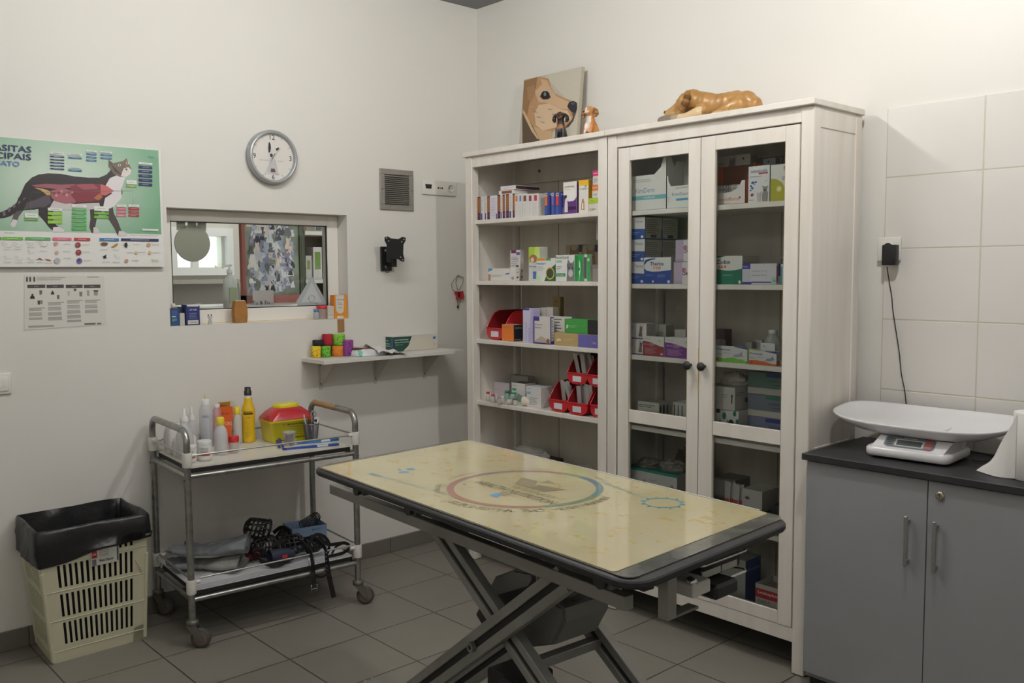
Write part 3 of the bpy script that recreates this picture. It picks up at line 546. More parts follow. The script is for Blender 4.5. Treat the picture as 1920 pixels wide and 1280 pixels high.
carton(A(905), A(975), B_(648), zs, Y=.22, x2=A(1010), d=.04, col='#9c8a4e', side='#857a4c', label='tall dull yellow carton at the back of the third shelf', dec=[('c', .45, .9, .12, .03, '#6a5c30'), ('r', .2, .3, .75, .7, '#a8975c')])
o1, g1 = carton(A(917), A(1390), B_(1005), zs, Y=.029, d=.06, col='#b59e6c', side='#5a55a0', label='low beige and violet box underneath the green and black one on the third shelf', dec=[('r', .5, 0, 1, .98, '#6660a6'), ('p', [(.05, .3), (.09, .35), (.15, .4), (.14, .55), (.11, .5), (.09, .62), (.08, .5), (.05, .45)], '#e6d6b4'), ('l', .2, .36, .42, .62, 2, '#cdbd92'), ('t', 'clea', .82, .4, .2, '#cfc9e6')])
carton(A(1016), A(1420), B_(868), g1[4]+.0005, Y=.035, d=.06, col='#3f9444', side='#1e201e', label='long low green and black box lying on the beige and violet one', dec=[('r', .56, 0, 1, 1, '#1e1f20'), ('p', [(.04, .3), (.08, .35), (.1, .5), (.08, .62), (.05, .55)], '#bfe3bf'), ('l', .12, .38, .32, .58, 2, '#8cc48c')])
k = MB(); p = onZ(A(1230), B_(866), z3+.11); k.tube([p+Vector((0, .02, 0)), p+Vector((.02, .02, .004)), p+Vector((.05, .025, .003)), p+Vector((.08, .02, 0))], .0025, M('#22221f', .6), 6)
# ---------------------------------------------------------------- fourth shelf
A = lambda X: 860+X/4.923
B_ = lambda Y: 640+Y/4.923
zs = S4
carton(A(300), A(465), B_(378), zs, Y=.15, x2=A(480), col='#cdc5c9', side='#b4aeb0', top='#a8b0b0', label='plain pinkish white box behind the small vials on the fourth shelf', dec=[('l', .1, .5, .8, .6, 1, '#b9b1b6')])
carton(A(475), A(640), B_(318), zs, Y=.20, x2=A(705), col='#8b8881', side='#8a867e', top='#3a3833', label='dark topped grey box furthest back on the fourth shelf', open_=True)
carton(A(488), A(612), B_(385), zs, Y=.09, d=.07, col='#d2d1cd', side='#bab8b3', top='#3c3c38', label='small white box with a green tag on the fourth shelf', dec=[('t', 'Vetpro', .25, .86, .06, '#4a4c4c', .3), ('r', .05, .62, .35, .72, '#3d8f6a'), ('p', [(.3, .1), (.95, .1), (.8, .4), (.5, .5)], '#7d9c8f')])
carton(A(626), A(760), B_(420), zs, Y=.06, d=.07, col='#d6d5d2', side='#bfbdb8', top='#b9c4c6', label='small white box with a pale blue tag beside the red bins', dec=[('t', 'Vetpro', .18, .88, .06, '#4a4c4c', .24), ('r', .05, .62, .3, .74, '#7fb4d8'), ('l', .2, .1, .8, .5, 5, '#8f9194')])
def vial(px, py, r, h, cap, lab, body='#cfd0cc', lay=None, fill=None):
    p = onZ(px, py, zs); root = thing('small_vial', lab, 'vial', p, None); k = MB()
    ax = Vector(lay).normalized() if lay else Vector((0, 0, 1)); c_ = p+Vector((0, 0, r+.001 if lay else .001))
    k.lathe([(r*.8, 0), (r, .003), (r, h*.72), (r*.6, h*.8)], c_, frosty(body, .65), 14, axis=ax); k.build('tube_body', root)
    k = MB(); k.lathe([(r*.75, h*.78), (r*.85, h*.8), (r*.85, h), (0, h)], c_, M(cap, .4), 14, axis=ax); k.build('cap', root)
for a in ((915, 752, .010, .045, '#c43444', 'clear tube with a red cap, furthest left of the vials', '#d5cfcb'), (924, 755, .010, .04, '#c43444', 'clear tube with a red cap beside the leftmost one', '#d5cfcb'), (931, 754, .012, .038, '#c8b8b2', 'short pale jar behind the red capped tubes')): vial(*a)
for a in ((936, 758, .011, .04, '#b8342f', 'red capped tube lying between the pale jars', '#d5cfcb', (-.6, .5, .1)), (943, 757, .011, .036, '#d6d5cf', 'white capped vial left of the green ones', '#c9cbc8'), (950, 759, .013, .034, '#4a4a4a', 'dark labelled vial in front of the green ones', '#d6d4ce', (.5, .8, 0))): vial(*a)
for a in ((951, 752, .014, .05, '#2e8a63', 'green capped vial, left of the two', '#9fc4b4'), (958, 757, .014, .045, '#2e8a63', 'green capped vial leaning, right of the two', '#9fc4b4', (.3, .2, .9)), (966, 760, .012, .032, '#7a6a5a', 'brown capped vial next to the pleated roll', '#d8d4c8')): vial(*a)
k = MB(); p = onZ(A(615), B_(597), zs); k.lathe([(.019, -.022), (.0215, -.02), (.0215, .02), (.019, .022)], p+Vector((0, .01, .0225)), M('#d6cfc0', .7, bump=.8, bs=200), 28, axis=(.85, .5, 0)); one(k, 'cotton_roll', 'cream pleated cotton roll lying in front on the fourth shelf', 'roll')
# red bins with syringes and packets
def pouch_fill(x, y, z, w, d, n, lab, kind='syringe', tall=.06, grp=None):
    """individually wrapped syringes standing in a bin"""
    for i in range(n):
        a = thing('wrapped_syringe', lab, 'syringe', (x, y, z), grp)
        ox = (i/(max(1, n-1))-.5)*w*.62; oy = y+.035+random.uniform(0, d*.3); lean = random.uniform(-.3, .3); hh = tall*random.uniform(.85, 1.1)
        bx = Vector((x+ox*.8, oy, z+.028+.25*abs(ox))); u = Vector((lean*.5, -.25, 1)).normalized(); s_ = Vector((1, lean*.4, 0)).normalized()
        k = MB(); g = frosty('#d9d6d2', .55, .3); t = .006
        k.prism([bx-s_*.011, bx+s_*.011, bx+s_*.012+u*hh, bx+u*(hh+.004), bx-s_*.012+u*hh], s_.cross(u)*.0015, g); k.build('wrapper', a)
        k = MB(); k.tube([bx+u*.004-s_.cross(u)*.004, bx+u*(hh*.75)-s_.cross(u)*.004], .0042, M('#dadad6', .3), 8); k.tube([bx+u*hh*.75-s_.cross(u)*.004, bx+u*hh*.95-s_.cross(u)*.004], .002, M('#c9c9c5', .4), 6); k.build('barrel', a)
bins = []
bh = .118
for a, b, yb, dz, lab in ((747, 955, 580, 0, 'red bin at the left of the lower row, half full of wrapped syringes'), (932, 1190, 620, 0, 'red bin in the middle of the lower row on the fourth shelf'), (1168, 1400, 655, 0, 'red bin at the right of the lower row, cut by the bookcase post')):
    bins.append((a, b, lab))
XB = [.395, .515, .640, .765]
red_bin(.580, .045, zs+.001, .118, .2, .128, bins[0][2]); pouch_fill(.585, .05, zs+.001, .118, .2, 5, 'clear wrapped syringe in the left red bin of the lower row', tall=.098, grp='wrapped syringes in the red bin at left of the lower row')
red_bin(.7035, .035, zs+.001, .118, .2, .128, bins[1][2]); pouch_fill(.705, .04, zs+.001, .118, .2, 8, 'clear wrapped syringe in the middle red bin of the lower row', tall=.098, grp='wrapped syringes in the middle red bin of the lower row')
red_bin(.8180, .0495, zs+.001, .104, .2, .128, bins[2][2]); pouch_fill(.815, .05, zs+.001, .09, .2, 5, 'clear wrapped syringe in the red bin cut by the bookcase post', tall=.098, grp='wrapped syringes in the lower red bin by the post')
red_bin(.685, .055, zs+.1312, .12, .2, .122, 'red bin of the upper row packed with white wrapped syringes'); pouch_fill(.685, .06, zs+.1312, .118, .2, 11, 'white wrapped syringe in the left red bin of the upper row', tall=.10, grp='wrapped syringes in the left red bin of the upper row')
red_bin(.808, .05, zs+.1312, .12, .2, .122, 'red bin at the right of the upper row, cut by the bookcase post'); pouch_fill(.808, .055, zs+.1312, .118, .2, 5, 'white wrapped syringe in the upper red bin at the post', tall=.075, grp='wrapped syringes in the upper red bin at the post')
k = MB(); p = onZ(A(775), B_(605), zs); k.add([p+Vector((-.02, 0, .001)), p+Vector((.02, -.01, .001)), p+Vector((.04, .02, .002)), p+Vector((.0, .04, .02)), p+Vector((-.025, .03, .012)), p+Vector((0, .015, .018))], [(0, 1, 5), (1, 2, 5), (2, 3, 5), (3, 4, 5), (4, 0, 5), (0, 4, 3, 2, 1)], frosty('#c9c6be', .6)); one(k, 'plastic_wrapper', 'crumpled clear wrapper on the shelf before the left red bin', 'wrapper')
# ---------------------------------------------------------------- fifth shelf, above the table's far edge
zs = .435
def bagheap(x, y, z, rx, ry, rz, col, lab, seed, dark=None, name='plastic_bag'):
    k = MB(); n, m = 16, 8; vs_ = []
    for i in range(m+1):
        t = PI/2*i/m
        for j in range(n):
            a = 2*PI*j/n; q = 1+.28*noise.noise(Vector((math.cos(a)*2.3+seed, math.sin(a)*2.3, t*2.5))); vs_.append((x+rx*q*math.cos(a)*math.cos(t)**.6, y+ry*q*math.sin(a)*math.cos(t)**.6, z+.001+rz*q*math.sin(t)))
    k.add(vs_, [(i*n+j, i*n+(j+1) % n, i*n+n+(j+1) % n, i*n+n+j) for i in range(m) for j in range(n)]+[tuple(range(n))[::-1]], M(col, .35), False)
    return one(k, name, lab, 'bag')
o1, g1 = carton(940, 1030, 860, zs, Y=.12, d=.12, xw=(.12, .42), h=.09, col='#2e2d2a', side='#2e2d2a', label='dark flat box under the pale bags on the fifth shelf', name='storage_box')
bagheap(.26, .18, g1[4], .12, .045, .04, '#a5a39c', 'pale crumpled packets on the dark flat box on the fifth shelf', 3)
bagheap(.60, .16, zs, .16, .09, .085, '#a39b8e', 'beige crumpled bag on the fifth shelf behind the table edge', 9)
# ================================================================ glass cabinet, top shelf
A = lambda X: 1150+X/5.565
B_ = lambda Y: 250+Y/5.565
zs = 1.648; YF = .04
def disp(x0, x1, yt, yback, Y, d, col, inner, label, dec, earR=0, earL=0, side=None, sdec=(), xw=None):
    """display tray: low front, high back and a shaped side"""
    X0, X1 = (max(.9545, onY(x0, 380, Y).x), min(1.7635, onY(x1, 380, Y).x)) if not xw else xw
    H = onY((x0+x1)/2, yt, Y).z-zs; HB = onY((x0+x1)/2, yback, Y+d).z-zs; k = MB(); m = M(col, .5); mi = M(inner, .6); z0 = zs+.0008; t = .0015
    k.box((X0, Y, z0), (X1, Y+t, z0+H), m); k.box((X0, Y+d-t, z0), (X1, Y+d, z0+HB), mi); k.box((X0, Y, z0), (X1, Y+d, z0+t), m)
    for xs, ear in ((X0, earL), (X1-t, earR)):
        he = H+ear
        k.prism([(xs, Y, z0), (xs, Y+d, z0), (xs, Y+d, z0+HB), (xs, Y+d*.6, z0+HB), (xs, Y+d*.3, z0+max(he, H)), (xs, Y, z0+max(he, H))], (t, 0, 0), M(side or col, .5))
    if earR: k.prism([(X1, Y, z0+H), (X1, Y, z0+H+earR), (X1-.015, Y, z0+H+earR), (X1-.028, Y, z0+H+earR*.4), (X1-.06, Y, z0+H)][::-1], (0, t, 0), m)
    if earL: k.prism([(X0, Y, z0+H), (X0+.02, Y, z0+H), (X0+.008, Y, z0+H+earL*.5), (X0+.006, Y, z0+H+earL), (X0, Y, z0+H+earL)], (0, t, 0), m)
    W = X1-X0
    for i, it in enumerate(dec):
        e = .0003+.0001*i; P = lambda s, q: (X0+s*W, Y-e, z0+q*H)
        if it[0] == 'r': k.quad([P(it[1], it[2]), P(it[3], it[2]), P(it[3], it[4]), P(it[1], it[4])], M(it[5], .5))
        elif it[0] == 'c': k.add([P(it[1]+it[3]*math.cos(a), it[2]+it[4]*math.sin(a)) for a in [2*PI*j/16 for j in range(16)]], [tuple(range(16))], M(it[5], .5))
        elif it[0] == 't': k.text(it[1], P(it[2], it[3]), (1, 0, 0), (0, 0, 1), it[4]*H, M(it[5], .5), w=it[6]*W, bold=.01)
        elif it[0] == 'l':
            for r in range(it[5]): q = it[2]+(it[4]-it[2])*(r+.3)/it[5]; k.quad([P(it[1], q), P(it[3], q), P(it[3], q+.02), P(it[1], q+.02)], M(it[6], .5))
    return one(k, 'display_box', label, 'box'), (X0, X1, z0+t)
_, g = disp(A(60), A(552), B_(442), B_(442), YF, .10, '#d6d6d0', '#c9c9c2', 'white ear-notched display box with teal band and lettering, left of the cabinet top shelf', [('r', .05, .3, 1, .42, '#6fa9b0'), ('t', 'KimiDerm', .52, .57, .14, '#7f97a6', .44), ('t', 'PALOMACARE', .62, .36, .05, '#dbe8e8', .25), ('l', .25, .8, .65, .9, 2, '#a7aba8'), ('r', 0, 0, 1, .015, '#4a80b0')], earR=.062)
carton(A(180), A(345), B_(378), g[2]+.0005, Y=.07, d=.06, h=.138, col='#cfcfcc', side='#b9bab6', label='small white carton standing inside the left display box', dec=[('l', .2, .88, .7, .93, 2, '#8f9193')])
_, g = disp(A(556), A(860), B_(545), B_(300), YF, .10, '#d6d8d2', '#aeb0a6', 'second white ear-notched display box, right beside the first behind the door stile', [('t', 'KimiDerm', .5, .63, .14, '#7f97a6', .62), ('r', .33, .33, .95, .43, '#4f8fb5'), ('l', .3, .86, .75, .93, 2, '#a7aba8'), ('r', 0, 0, 1, .02, '#4a80b0'), ('l', .05, .3, .1, .55, 3, '#6f8f8c')], earL=.04)
k = MB(); k.box((g[0]+.03, YF+.03, g[2]+.0005), (g[1]-.02, YF+.05, g[2]+.085), M('#b9b8a4', .6)); k.text('Kimi Derm', ((g[0]+g[1])/2-.005, YF+.0295, g[2]+.07), (1, 0, 0), (0, 0, 1), .012, '#6d7058'); one(k, 'leaflet_pack', 'beige leaflet pack inside the second notched display box', 'leaflet')
disp(A(980), A(1375), B_(620), B_(352), YF, .10, '#d3d0ca', '#7a4a34', 'display box with orange side and dark red interior holding blister packs', [('t', 'omniflora', .56, .45, .3, '#c98a52', .56), ('c', .86, .52, .025, .1, '#9a4632'), ('l', .3, .06, .6, .22, 2, '#b9b5b0')], earR=.04, side='#c8683a')
for i in range(3):
    X_ = onY(A(1130+i*80), B_(560), YF+.03).x; k = MB(); k.box((X_-.022, YF+.03+.004*i, zs+.003), (X_+.022, YF+.033+.004*i, zs+.075), M('#a9a9a6', .4))
    for jx in (-.012, 0, .012):
        for jz in range(4): k.ball((X_+jx, YF+.0295+.004*i, zs+.018+jz*.016), (.005, .003, .006), M('#d8d8d4', .25), 8)
    one(k, 'blister_pack', ('left', 'middle', 'right')[i]+' clear blister pack in the orange sided display box', 'blister pack')
carton(A(1070), A(1430), B_(232), zs, Y=.16, d=.05, col='#b9b2a6', side='#a8a197', label='pale box with a brown puppy drawing behind the orange sided display', dec=[('p', [(.28, .1), (.55, .1), (.56, .9), (.52, .98), (.48, .88), (.44, .98), (.4, .85), (.28, .6)], '#6f6456'), ('r', .6, .2, 1, 1, '#cfccc4'), ('t', 'omniflora', .78, .78, .05, '#a5604a', .28), ('c', .8, .92, .03, .02, '#3a3a3a'), ('l', .05, .5, .25, .9, 5, '#8f887c')])
carton(A(1410), A(1632), B_(340), zs, Y=YF, d=.04, col='#dadada', side='#2d5a86', label='white box with blue paw prints and two small dogs on the cabinet top shelf', dec=[('t', 'omnicutis', .5, .86, .09, '#7b7f8d', .78, .02), ('r', .48, .77, .92, .81, '#b0494c'), ('c', .22, .55, .08, .035, '#2f56a8'), ('c', .36, .56, .05, .03, '#2f56a8'), ('c', .14, .46, .05, .03, '#2f56a8'), ('c', .2, .4, .06, .03, '#3b62b4'), ('c', .12, .34, .04, .02, '#2f56a8'), ('c', .3, .5, .03, .02, '#6a88c4'), ('p', [(.68, .02), (.92, .02), (.94, .25), (.88, .32), (.94, .45), (.86, .42), (.74, .42), (.66, .46), (.72, .32), (.66, .2)], '#8c8a88'), ('c', .8, .33, .05, .025, '#2b2b2b'), ('p', [(.44, .02), (.6, .02), (.6, .2), (.64, .3), (.56, .26), (.48, .26), (.42, .3)], '#bdb7b2'), ('c', .2, .23, .07, .03, '#a84a44'), ('c', .18, .2, .05, .02, '#3a3e5a'), ('t', 'VetNova', .16, .08, .035, '#6a7a94', .22), ('l', .1, .7, .85, .74, 1, '#b5b5b8'), ('p', [(.84, .55), (.88, .6), (.87, .6), (.82, .55)], '#333333')])
carton(A(1642), A(1860), B_(322), zs, Y=YF, d=.05, col='#d9d8d2', side='#c4c2ba', label='white box with a big yellow-green ball at the right of the cabinet top shelf', dec=[('p', [(0, 0), (.78, 0), (.74, .3), (.56, .5), (.3, .6), (0, .63)], '#a9a82e'), ('c', .42, .33, .13, .08, '#cfcf7a'), ('c', .42, .33, .06, .04, '#e8e8b8'), ('t', 'UL', .65, .62, .1, '#3a3a3a', .2), ('t', 'r', .68, .88, .1, '#3a3a3a', .08)])
carton(A(1560), A(1692), B_(262), zs, Y=.14, d=.03, col='#8f9090', side='#7d7e7e', label='grey card topped carton behind the yellow ball box', dec=[('c', .45, .93, .08, .02, '#2c2c2c'), ('l', .2, .84, .8, .88, 1, '#5c5e60')])
# ---------------------------------------------------------------- second shelf
A = lambda X: 1150+X/4.741
B_ = lambda Y: 430+Y/4.741
zs = 1.358
BL = '#24468c'
z1 = zs
ys = [(491, 531), (450, 490), (411.5, 449)]
for r, (yt, yb) in enumerate(ys):
    Hh = .0875
    for c in range(2):
        Yc = .036+c*.108
        nm = ('bottom', 'middle', 'top')[r]+' blue and white tablet box of the '+('front' if c == 0 else 'rear')+' stack at the left'
        carton(1150, 1202.5, yt, z1, Y=Yc, d=.104, h=Hh, xw=(.93, 1.072), col=BL, side='#b3b2a2', top='#3a4558', label=nm, dec=[('r', .3, .5, 1, 1, '#cfd0cd'), ('p', [(0, .5), (1, .45), (1, .58), (0, .62)], '#cfd0cd'), ('t', 'Therios', .78, .8, .13, '#3b4a66', .3), ('c', .9, .1, .05, .06, '#c9d4e4'), ('l', .4, .2, .85, .34, 2, '#7f95bd')], sdec=[('l', .08, .25, .9, .9, 7, '#7d7c70'), ('r', .35, .06, .7, .2, '#3b3b36'), ('r', 0, 0, .03, 1, BL), ('r', 0, 0, 1, .03, BL)], group=None)
    z1 += Hh+.0012
carton(A(252), A(508), B_(240), zs, Y=.028, xw=(1.0745, 1.208), d=.075, h=.103, col='#1f3f8f', side='#a8a69c', label='large blue and white tablet box with an oval title, before the blue stack', dec=[('p', [(0, .48), (.1, .5), (.3, .46), (.6, .47), (1, .52), (1, 1), (0, 1)], '#d6d8d6'), ('p', [(0, .55), (.02, .72), (.12, .84), (.25, .9), (.42, .93), (.42, .97), (.2, .96), (.05, .9), (0, .8)], '#1f3f8f'), ('p', [(0, .48), (.15, .47), (.04, .56), (.01, .62)], '#1f3f8f'), ('t', 'Therios', .48, .76, .14, '#27405f', .5, .02), ('t', '750', .48, .6, .11, '#d9823a', .3, .03), ('l', .08, .28, .4, .38, 2, '#5f7fc0'), ('l', .5, .24, .85, .36, 3, '#7f97c8'), ('c', .92, .08, .05, .06, '#cfdcf0'), ('p', [(.3, .05), (.36, .04), (.38, .1), (.34, .14)], '#d6def0')])
for r, (a, yt, h_) in enumerate(((528, 292, .083), (548, 92, .083))):
    carton(A(a), A(760), B_(yt), zs+r*.0850, Y=.03, d=.09, h=h_, xw=(1.2195 if r == 0 else 1.2275, 1.335), col='#cfcdcc', side='#bdb8c0', label=('lower', 'upper')[r]+' lilac striped white carton of the pair beside the big blue box', dec=[('r', 0, 0, .35, 1, '#b3a5bb'), ('c', .42, .62, .1, .12, '#b58ba2'), ('t', 'S', .42, .56, .34, '#8a5f7c', .13), ('t', 'emelcef', .78, .5, .2, '#3b3744', .56, .02), ('r', 0, 0, .35, .12, '#a596b0')])
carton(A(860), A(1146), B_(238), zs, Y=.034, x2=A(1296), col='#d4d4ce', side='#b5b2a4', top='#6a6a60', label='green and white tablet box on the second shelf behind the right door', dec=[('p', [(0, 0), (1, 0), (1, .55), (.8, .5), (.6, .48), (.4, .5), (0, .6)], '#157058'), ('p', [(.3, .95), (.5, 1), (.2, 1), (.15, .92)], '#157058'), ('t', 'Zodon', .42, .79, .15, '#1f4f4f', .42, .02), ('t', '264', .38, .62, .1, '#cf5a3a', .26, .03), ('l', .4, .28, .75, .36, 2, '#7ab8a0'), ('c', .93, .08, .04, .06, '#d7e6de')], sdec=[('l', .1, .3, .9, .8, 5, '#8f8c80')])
carton(A(1147), A(1450), B_(305), zs, Y=.030, x2=A(1484), col='#d0d0d6', side='#cfcfd6', top='#a9a9ac', label='white box with dark violet corner and stripe beside the green and white box', dec=[('r', 0, .74, .24, 1, '#3a3390'), ('r', 0, 0, .28, .12, '#3a3390'), ('r', .28, .08, .86, .14, '#3a3390'), ('t', 'Virbac', .1, .86, .09, '#cfcfea', .16), ('t', 'Cefaseptin 75 mg', .5, .64, .08, '#7a7a90', .44), ('t', 'Cefaseptin 75 mg', .5, .44, .08, '#7a7a90', .44), ('r', .02, .14, .24, .7, '#c4c4cc'), ('r', .86, 0, 1.0, .36, '#a6cfc2'), ('c', .95, .18, .03, .06, '#5aa890')], sdec=[('r', .45, .4, 1, 1, '#3a3390'), ('r', 0, .1, .35, .9, '#c04a50')])
carton(A(1488), A(1600), B_(262), zs, Y=.034, d=.06, col='#c9cccb', side='#b9bab8', label='teal and white carton with a dark top at the right end of the second shelf', dec=[('r', 0, .8, 1, 1, '#3a4048'), ('r', 0, 0, .14, .7, '#4f9aa4'), ('t', 'Dex', .25, .9, .09, '#dfe3e4', .2), ('t', 'Ca', .3, .65, .09, '#4a4c50', .14), ('c', .3, .12, .09, .09, '#2c2c30')])
# ---------------------------------------------------------------- third shelf
zs = 1.072
hare = [('r', 0, 0, 1, .06, '#4a3f80'), ('p', [(.6, .15), (.8, .15), (.78, .45), (.82, .85), (.74, .75), (.68, .92), (.66, .5)], '#6d5f56'), ('l', .12, .5, .4, .85, 3, '#8a8a90')]
carton(A(100), A(264), B_(987), zs, Y=.045, d=.06, xw=(.97, 1.075), h=.062, col='#cfcdcb', side='#bebbb8', label='lower of two white boxes with a hare picture, left of the red box', dec=hare)
carton(A(100), A(264), B_(847), zs+.0637, Y=.047, d=.06, xw=(.97, 1.073), h=.062, col='#cfcdcb', side='#bebbb8', label='upper of two white boxes with a hare picture, left on the third shelf', dec=hare)
for i, (a, b) in enumerate(((268, 328), (332, 398), (402, 468))):
    carton(A(a), A(b), B_(842+3*i), zs, Y=.15, d=.05, col='#a9a59d', side='#9a968e', label=('left', 'middle', 'right')[i]+' pale carton of three standing behind the red and purple boxes', dec=[('l', .15, .15, .85, .8, 4, '#8a867e')] if i else [('p', [(.5, .75), (.8, .78), (.75, .96), (.6, .9)], '#6d5f56')])
cer = lambda c: [('p', [(0, 0), (1, 0), (1, .48), (.8, .52), (.6, .6), (.4, .68), (.2, .72), (0, .74)], c), ('t', 'Cerenia', .2, .87, .07, '#6f6f6f', .28), ('l', .32, .48, .62, .66, 3, '#d8b8bc'), ('l', .1, .1, .7, .42, 5, '#c29aa0'), ('t', '60 mg', .18, .58, .07, '#e8d8da', .22), ('c', .8, .8, .08, .05, '#a9cf9a'), ('c', .9, .12, .07, .06, '#cfa0a8')]
carton(A(264), A(450), B_(952), zs, Y=.035, x2=A(460), col='#d2d2cc', side='#b9b9b2', label='dark red and white tablet box on the third cabinet shelf', dec=cer('#8c2734'))
carton(A(458), A(700), B_(965), zs, Y=.030, d=.05, col='#d0d0cc', side='#b9b9b2', label='purple and white tablet box beside the dark red one, partly behind the stile', dec=cer('#6d3088'))
carton(A(545), A(643), B_(893), zs, Y=.17, d=.05, col='#b9b7af', side='#a5a39b', label='small white carton behind the purple box', dec=[('r', .1, .5, .4, .62, '#55555a'), ('r', .1, .3, .9, .4, '#4c4c50')])
carton(A(880), A(988), B_(888), zs, Y=.22, d=.05, col='#4a2a34', side='#3f242c', label='dark maroon carton at the back left behind the right door')
carton(A(880), A(945), B_(985), zs, Y=.13, d=.04, col='#bfbcbc', side='#a9a6a6', label='small pale carton behind the green footed box', dec=[('r', .5, .1, .8, .5, '#5a3a4a')])
o1, g1 = carton(A(905), A(1190), B_(1040), zs, Y=.040, x2=A(1200), col='#ccd0cd', side='#a9c86a', top='#c4c8c4', label='white tablet box with blue lettering and a lime green foot', dec=[('p', [(0, 0), (1, 0), (1, .12), (.8, .22), (.55, .3), (.25, .2), (0, .3)], '#73b83c'), ('p', [(.6, .97), (1, .85), (1, 1), (.6, 1)], '#39468e'), ('t', 'Previcox', .27, .78, .14, '#33427c', .44, .01), ('t', '227 mg', .36, .56, .07, '#5a648a', .18), ('l', .04, .4, .3, .55, 2, '#9fa3a6'), ('p', [(.55, .35), (.62, .5), (.75, .55), (.85, .7), (.84, .5), (.9, .45), (.8, .4), (.72, .35)], '#9fa3b4'), ('c', .08, .12, .04, .07, '#c24a44')])
o2, g2 = carton(A(1205), A(1450), B_(1082), zs, Y=.030, x2=A(1480), col='#ccd0cd', side='#b9b6ae', top='#c4c8c4', label='white tablet box with blue lettering and an orange foot', dec=[('p', [(0, 0), (1, 0), (1, .14), (.85, .12), (.6, .26), (.3, .32), (0, .28)], '#d0692c'), ('p', [(.6, .97), (1, .85), (1, 1), (.6, 1)], '#39468e'), ('t', 'Previcox', .27, .78, .15, '#33427c', .46, .01), ('t', '57 mg', .42, .56, .07, '#5a648a', .16), ('l', .04, .4, .3, .55, 2, '#9fa3a6'), ('p', [(.6, .32), (.66, .5), (.78, .5), (.88, .7), (.9, .5), (.96, .42), (.84, .36), (.75, .3)], '#8f93a8'), ('c', .1, .14, .05, .08, '#b8443c')], sdec=[('p', [(0, 0), (1, 0), (1, .3), (.5, .4), (0, .25)], '#c8632a'), ('l', .2, .5, .8, .8, 3, '#77777c')])
carton(A(1140), A(1228), B_(1000), zs, Y=.16, d=.05, col='#aba9a2', side='#989690', label='pale low carton behind the lime footed box', dec=[('l', .1, .5, .9, .8, 2, '#8a8882')])
carton(A(1248), A(1322), B_(985), zs, Y=.19, d=.05, col='#aeb0ae', side='#989a98', label='pale carton left of the clear bottle at the back', dec=[('l', .15, .6, .85, .9, 3, '#6a6c70')])
carton(A(1200), A(1330), B_(1043), zs, Y=.12, d=.03, h=.045, col='#b9bc5c', side='#a8a950', label='yellow green carton peeping over between the lime and orange footed boxes')
p = onY(A(1393), B_(1000), .10); root = thing('plastic_bottle', 'clear plastic bottle with white label behind the orange footed box', 'bottle', (p.x, .12, zs)); k = MB()
k.lathe([(.030, 0), (.034, .004), (.034, .07), (.030, .085), (.016, .10), (.014, .108)], (p.x, .12, zs+.001), frosty('#b9bdb9', .45), 18); k.build('bottle_body', root)
k = MB(); k.box((p.x-.028, .0835, zs+.03), (p.x+.03, .0855, zs+.075), M('#d2d4d4', .5)); k.text('Rx', (p.x-.012, .0832, zs+.064), (1, 0, 0), (0, 0, 1), .007, '#55586a'); k.build('label_strip', root)
k = MB(); k.lathe([(.015, .106), (.016, .108), (.016, .12), (0, .121)], (p.x, .12, zs+.001), M('#c4c8c4', .4), 14); k.build('cap', root)
p = onY(A(1342), B_(1000), .13); k = MB(); k.lathe([(.013, 0), (.014, .003), (.014, .06), (.008, .066), (.008, .075), (0, .076)], (p.x, .14, zs+.001), M('#2f7f86', .4), 14); one(k, 'small_bottle', 'small teal bottle left of the clear plastic one', 'bottle')
k = MB(); p = onY(A(1500), B_(1180), .05); k.box((p.x-.012, .05, zs+.001), (p.x+.04, .09, zs+.02), M('#b9b8b4', .5), .001); one(k, 'medicine_box', 'low grey carton at the far right of the third cabinet shelf', 'box')
# ---------------------------------------------------------------- fourth shelf
A = lambda X: 1150+X/3.765
B_ = lambda Y: 640+Y/3.765
zs = S4
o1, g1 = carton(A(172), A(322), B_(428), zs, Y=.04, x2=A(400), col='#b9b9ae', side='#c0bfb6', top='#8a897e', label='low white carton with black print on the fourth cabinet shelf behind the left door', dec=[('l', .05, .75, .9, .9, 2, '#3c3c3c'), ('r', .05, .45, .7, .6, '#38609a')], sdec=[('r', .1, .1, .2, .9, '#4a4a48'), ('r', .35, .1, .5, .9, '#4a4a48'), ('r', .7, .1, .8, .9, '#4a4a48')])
carton(A(420), A(560), B_(436), zs, Y=.05, d=.09, col='#b5b4ab', side='#a8a79e', label='barcode striped white carton right of the low printed one', dec=[('r', .05, .1, .12, .9, '#4a4a48'), ('r', .25, .1, .3, .9, '#4a4a48'), ('r', .45, .1, .5, .9, '#4a4a48')])
bagheap(1.15, .22, zs, .11, .05, .07, '#8f8c82', 'grey crumpled bag at the back of the fourth shelf behind the left door', 5)
o1, g1 = carton(A(660), A(884), B_(482), zs, Y=.055, x2=A(972), col='#cfcfcb', side='#b9b8b0', label='white carton patterned with black and teal dots', dec=[('c', .77, .42, .11, .26, '#1e2422'), ('c', .97, .58, .06, .14, '#22755f'), ('c', .56, .78, .06, .13, '#22755f'), ('c', .36, .95, .07, .1, '#1e2422'), ('c', .43, .52, .035, .08, '#1e2422'), ('c', .58, .22, .035, .08, '#1e2422'), ('c', .88, .9, .05, .1, '#22755f'), ('c', .66, .6, .03, .06, '#6a9a8c')])
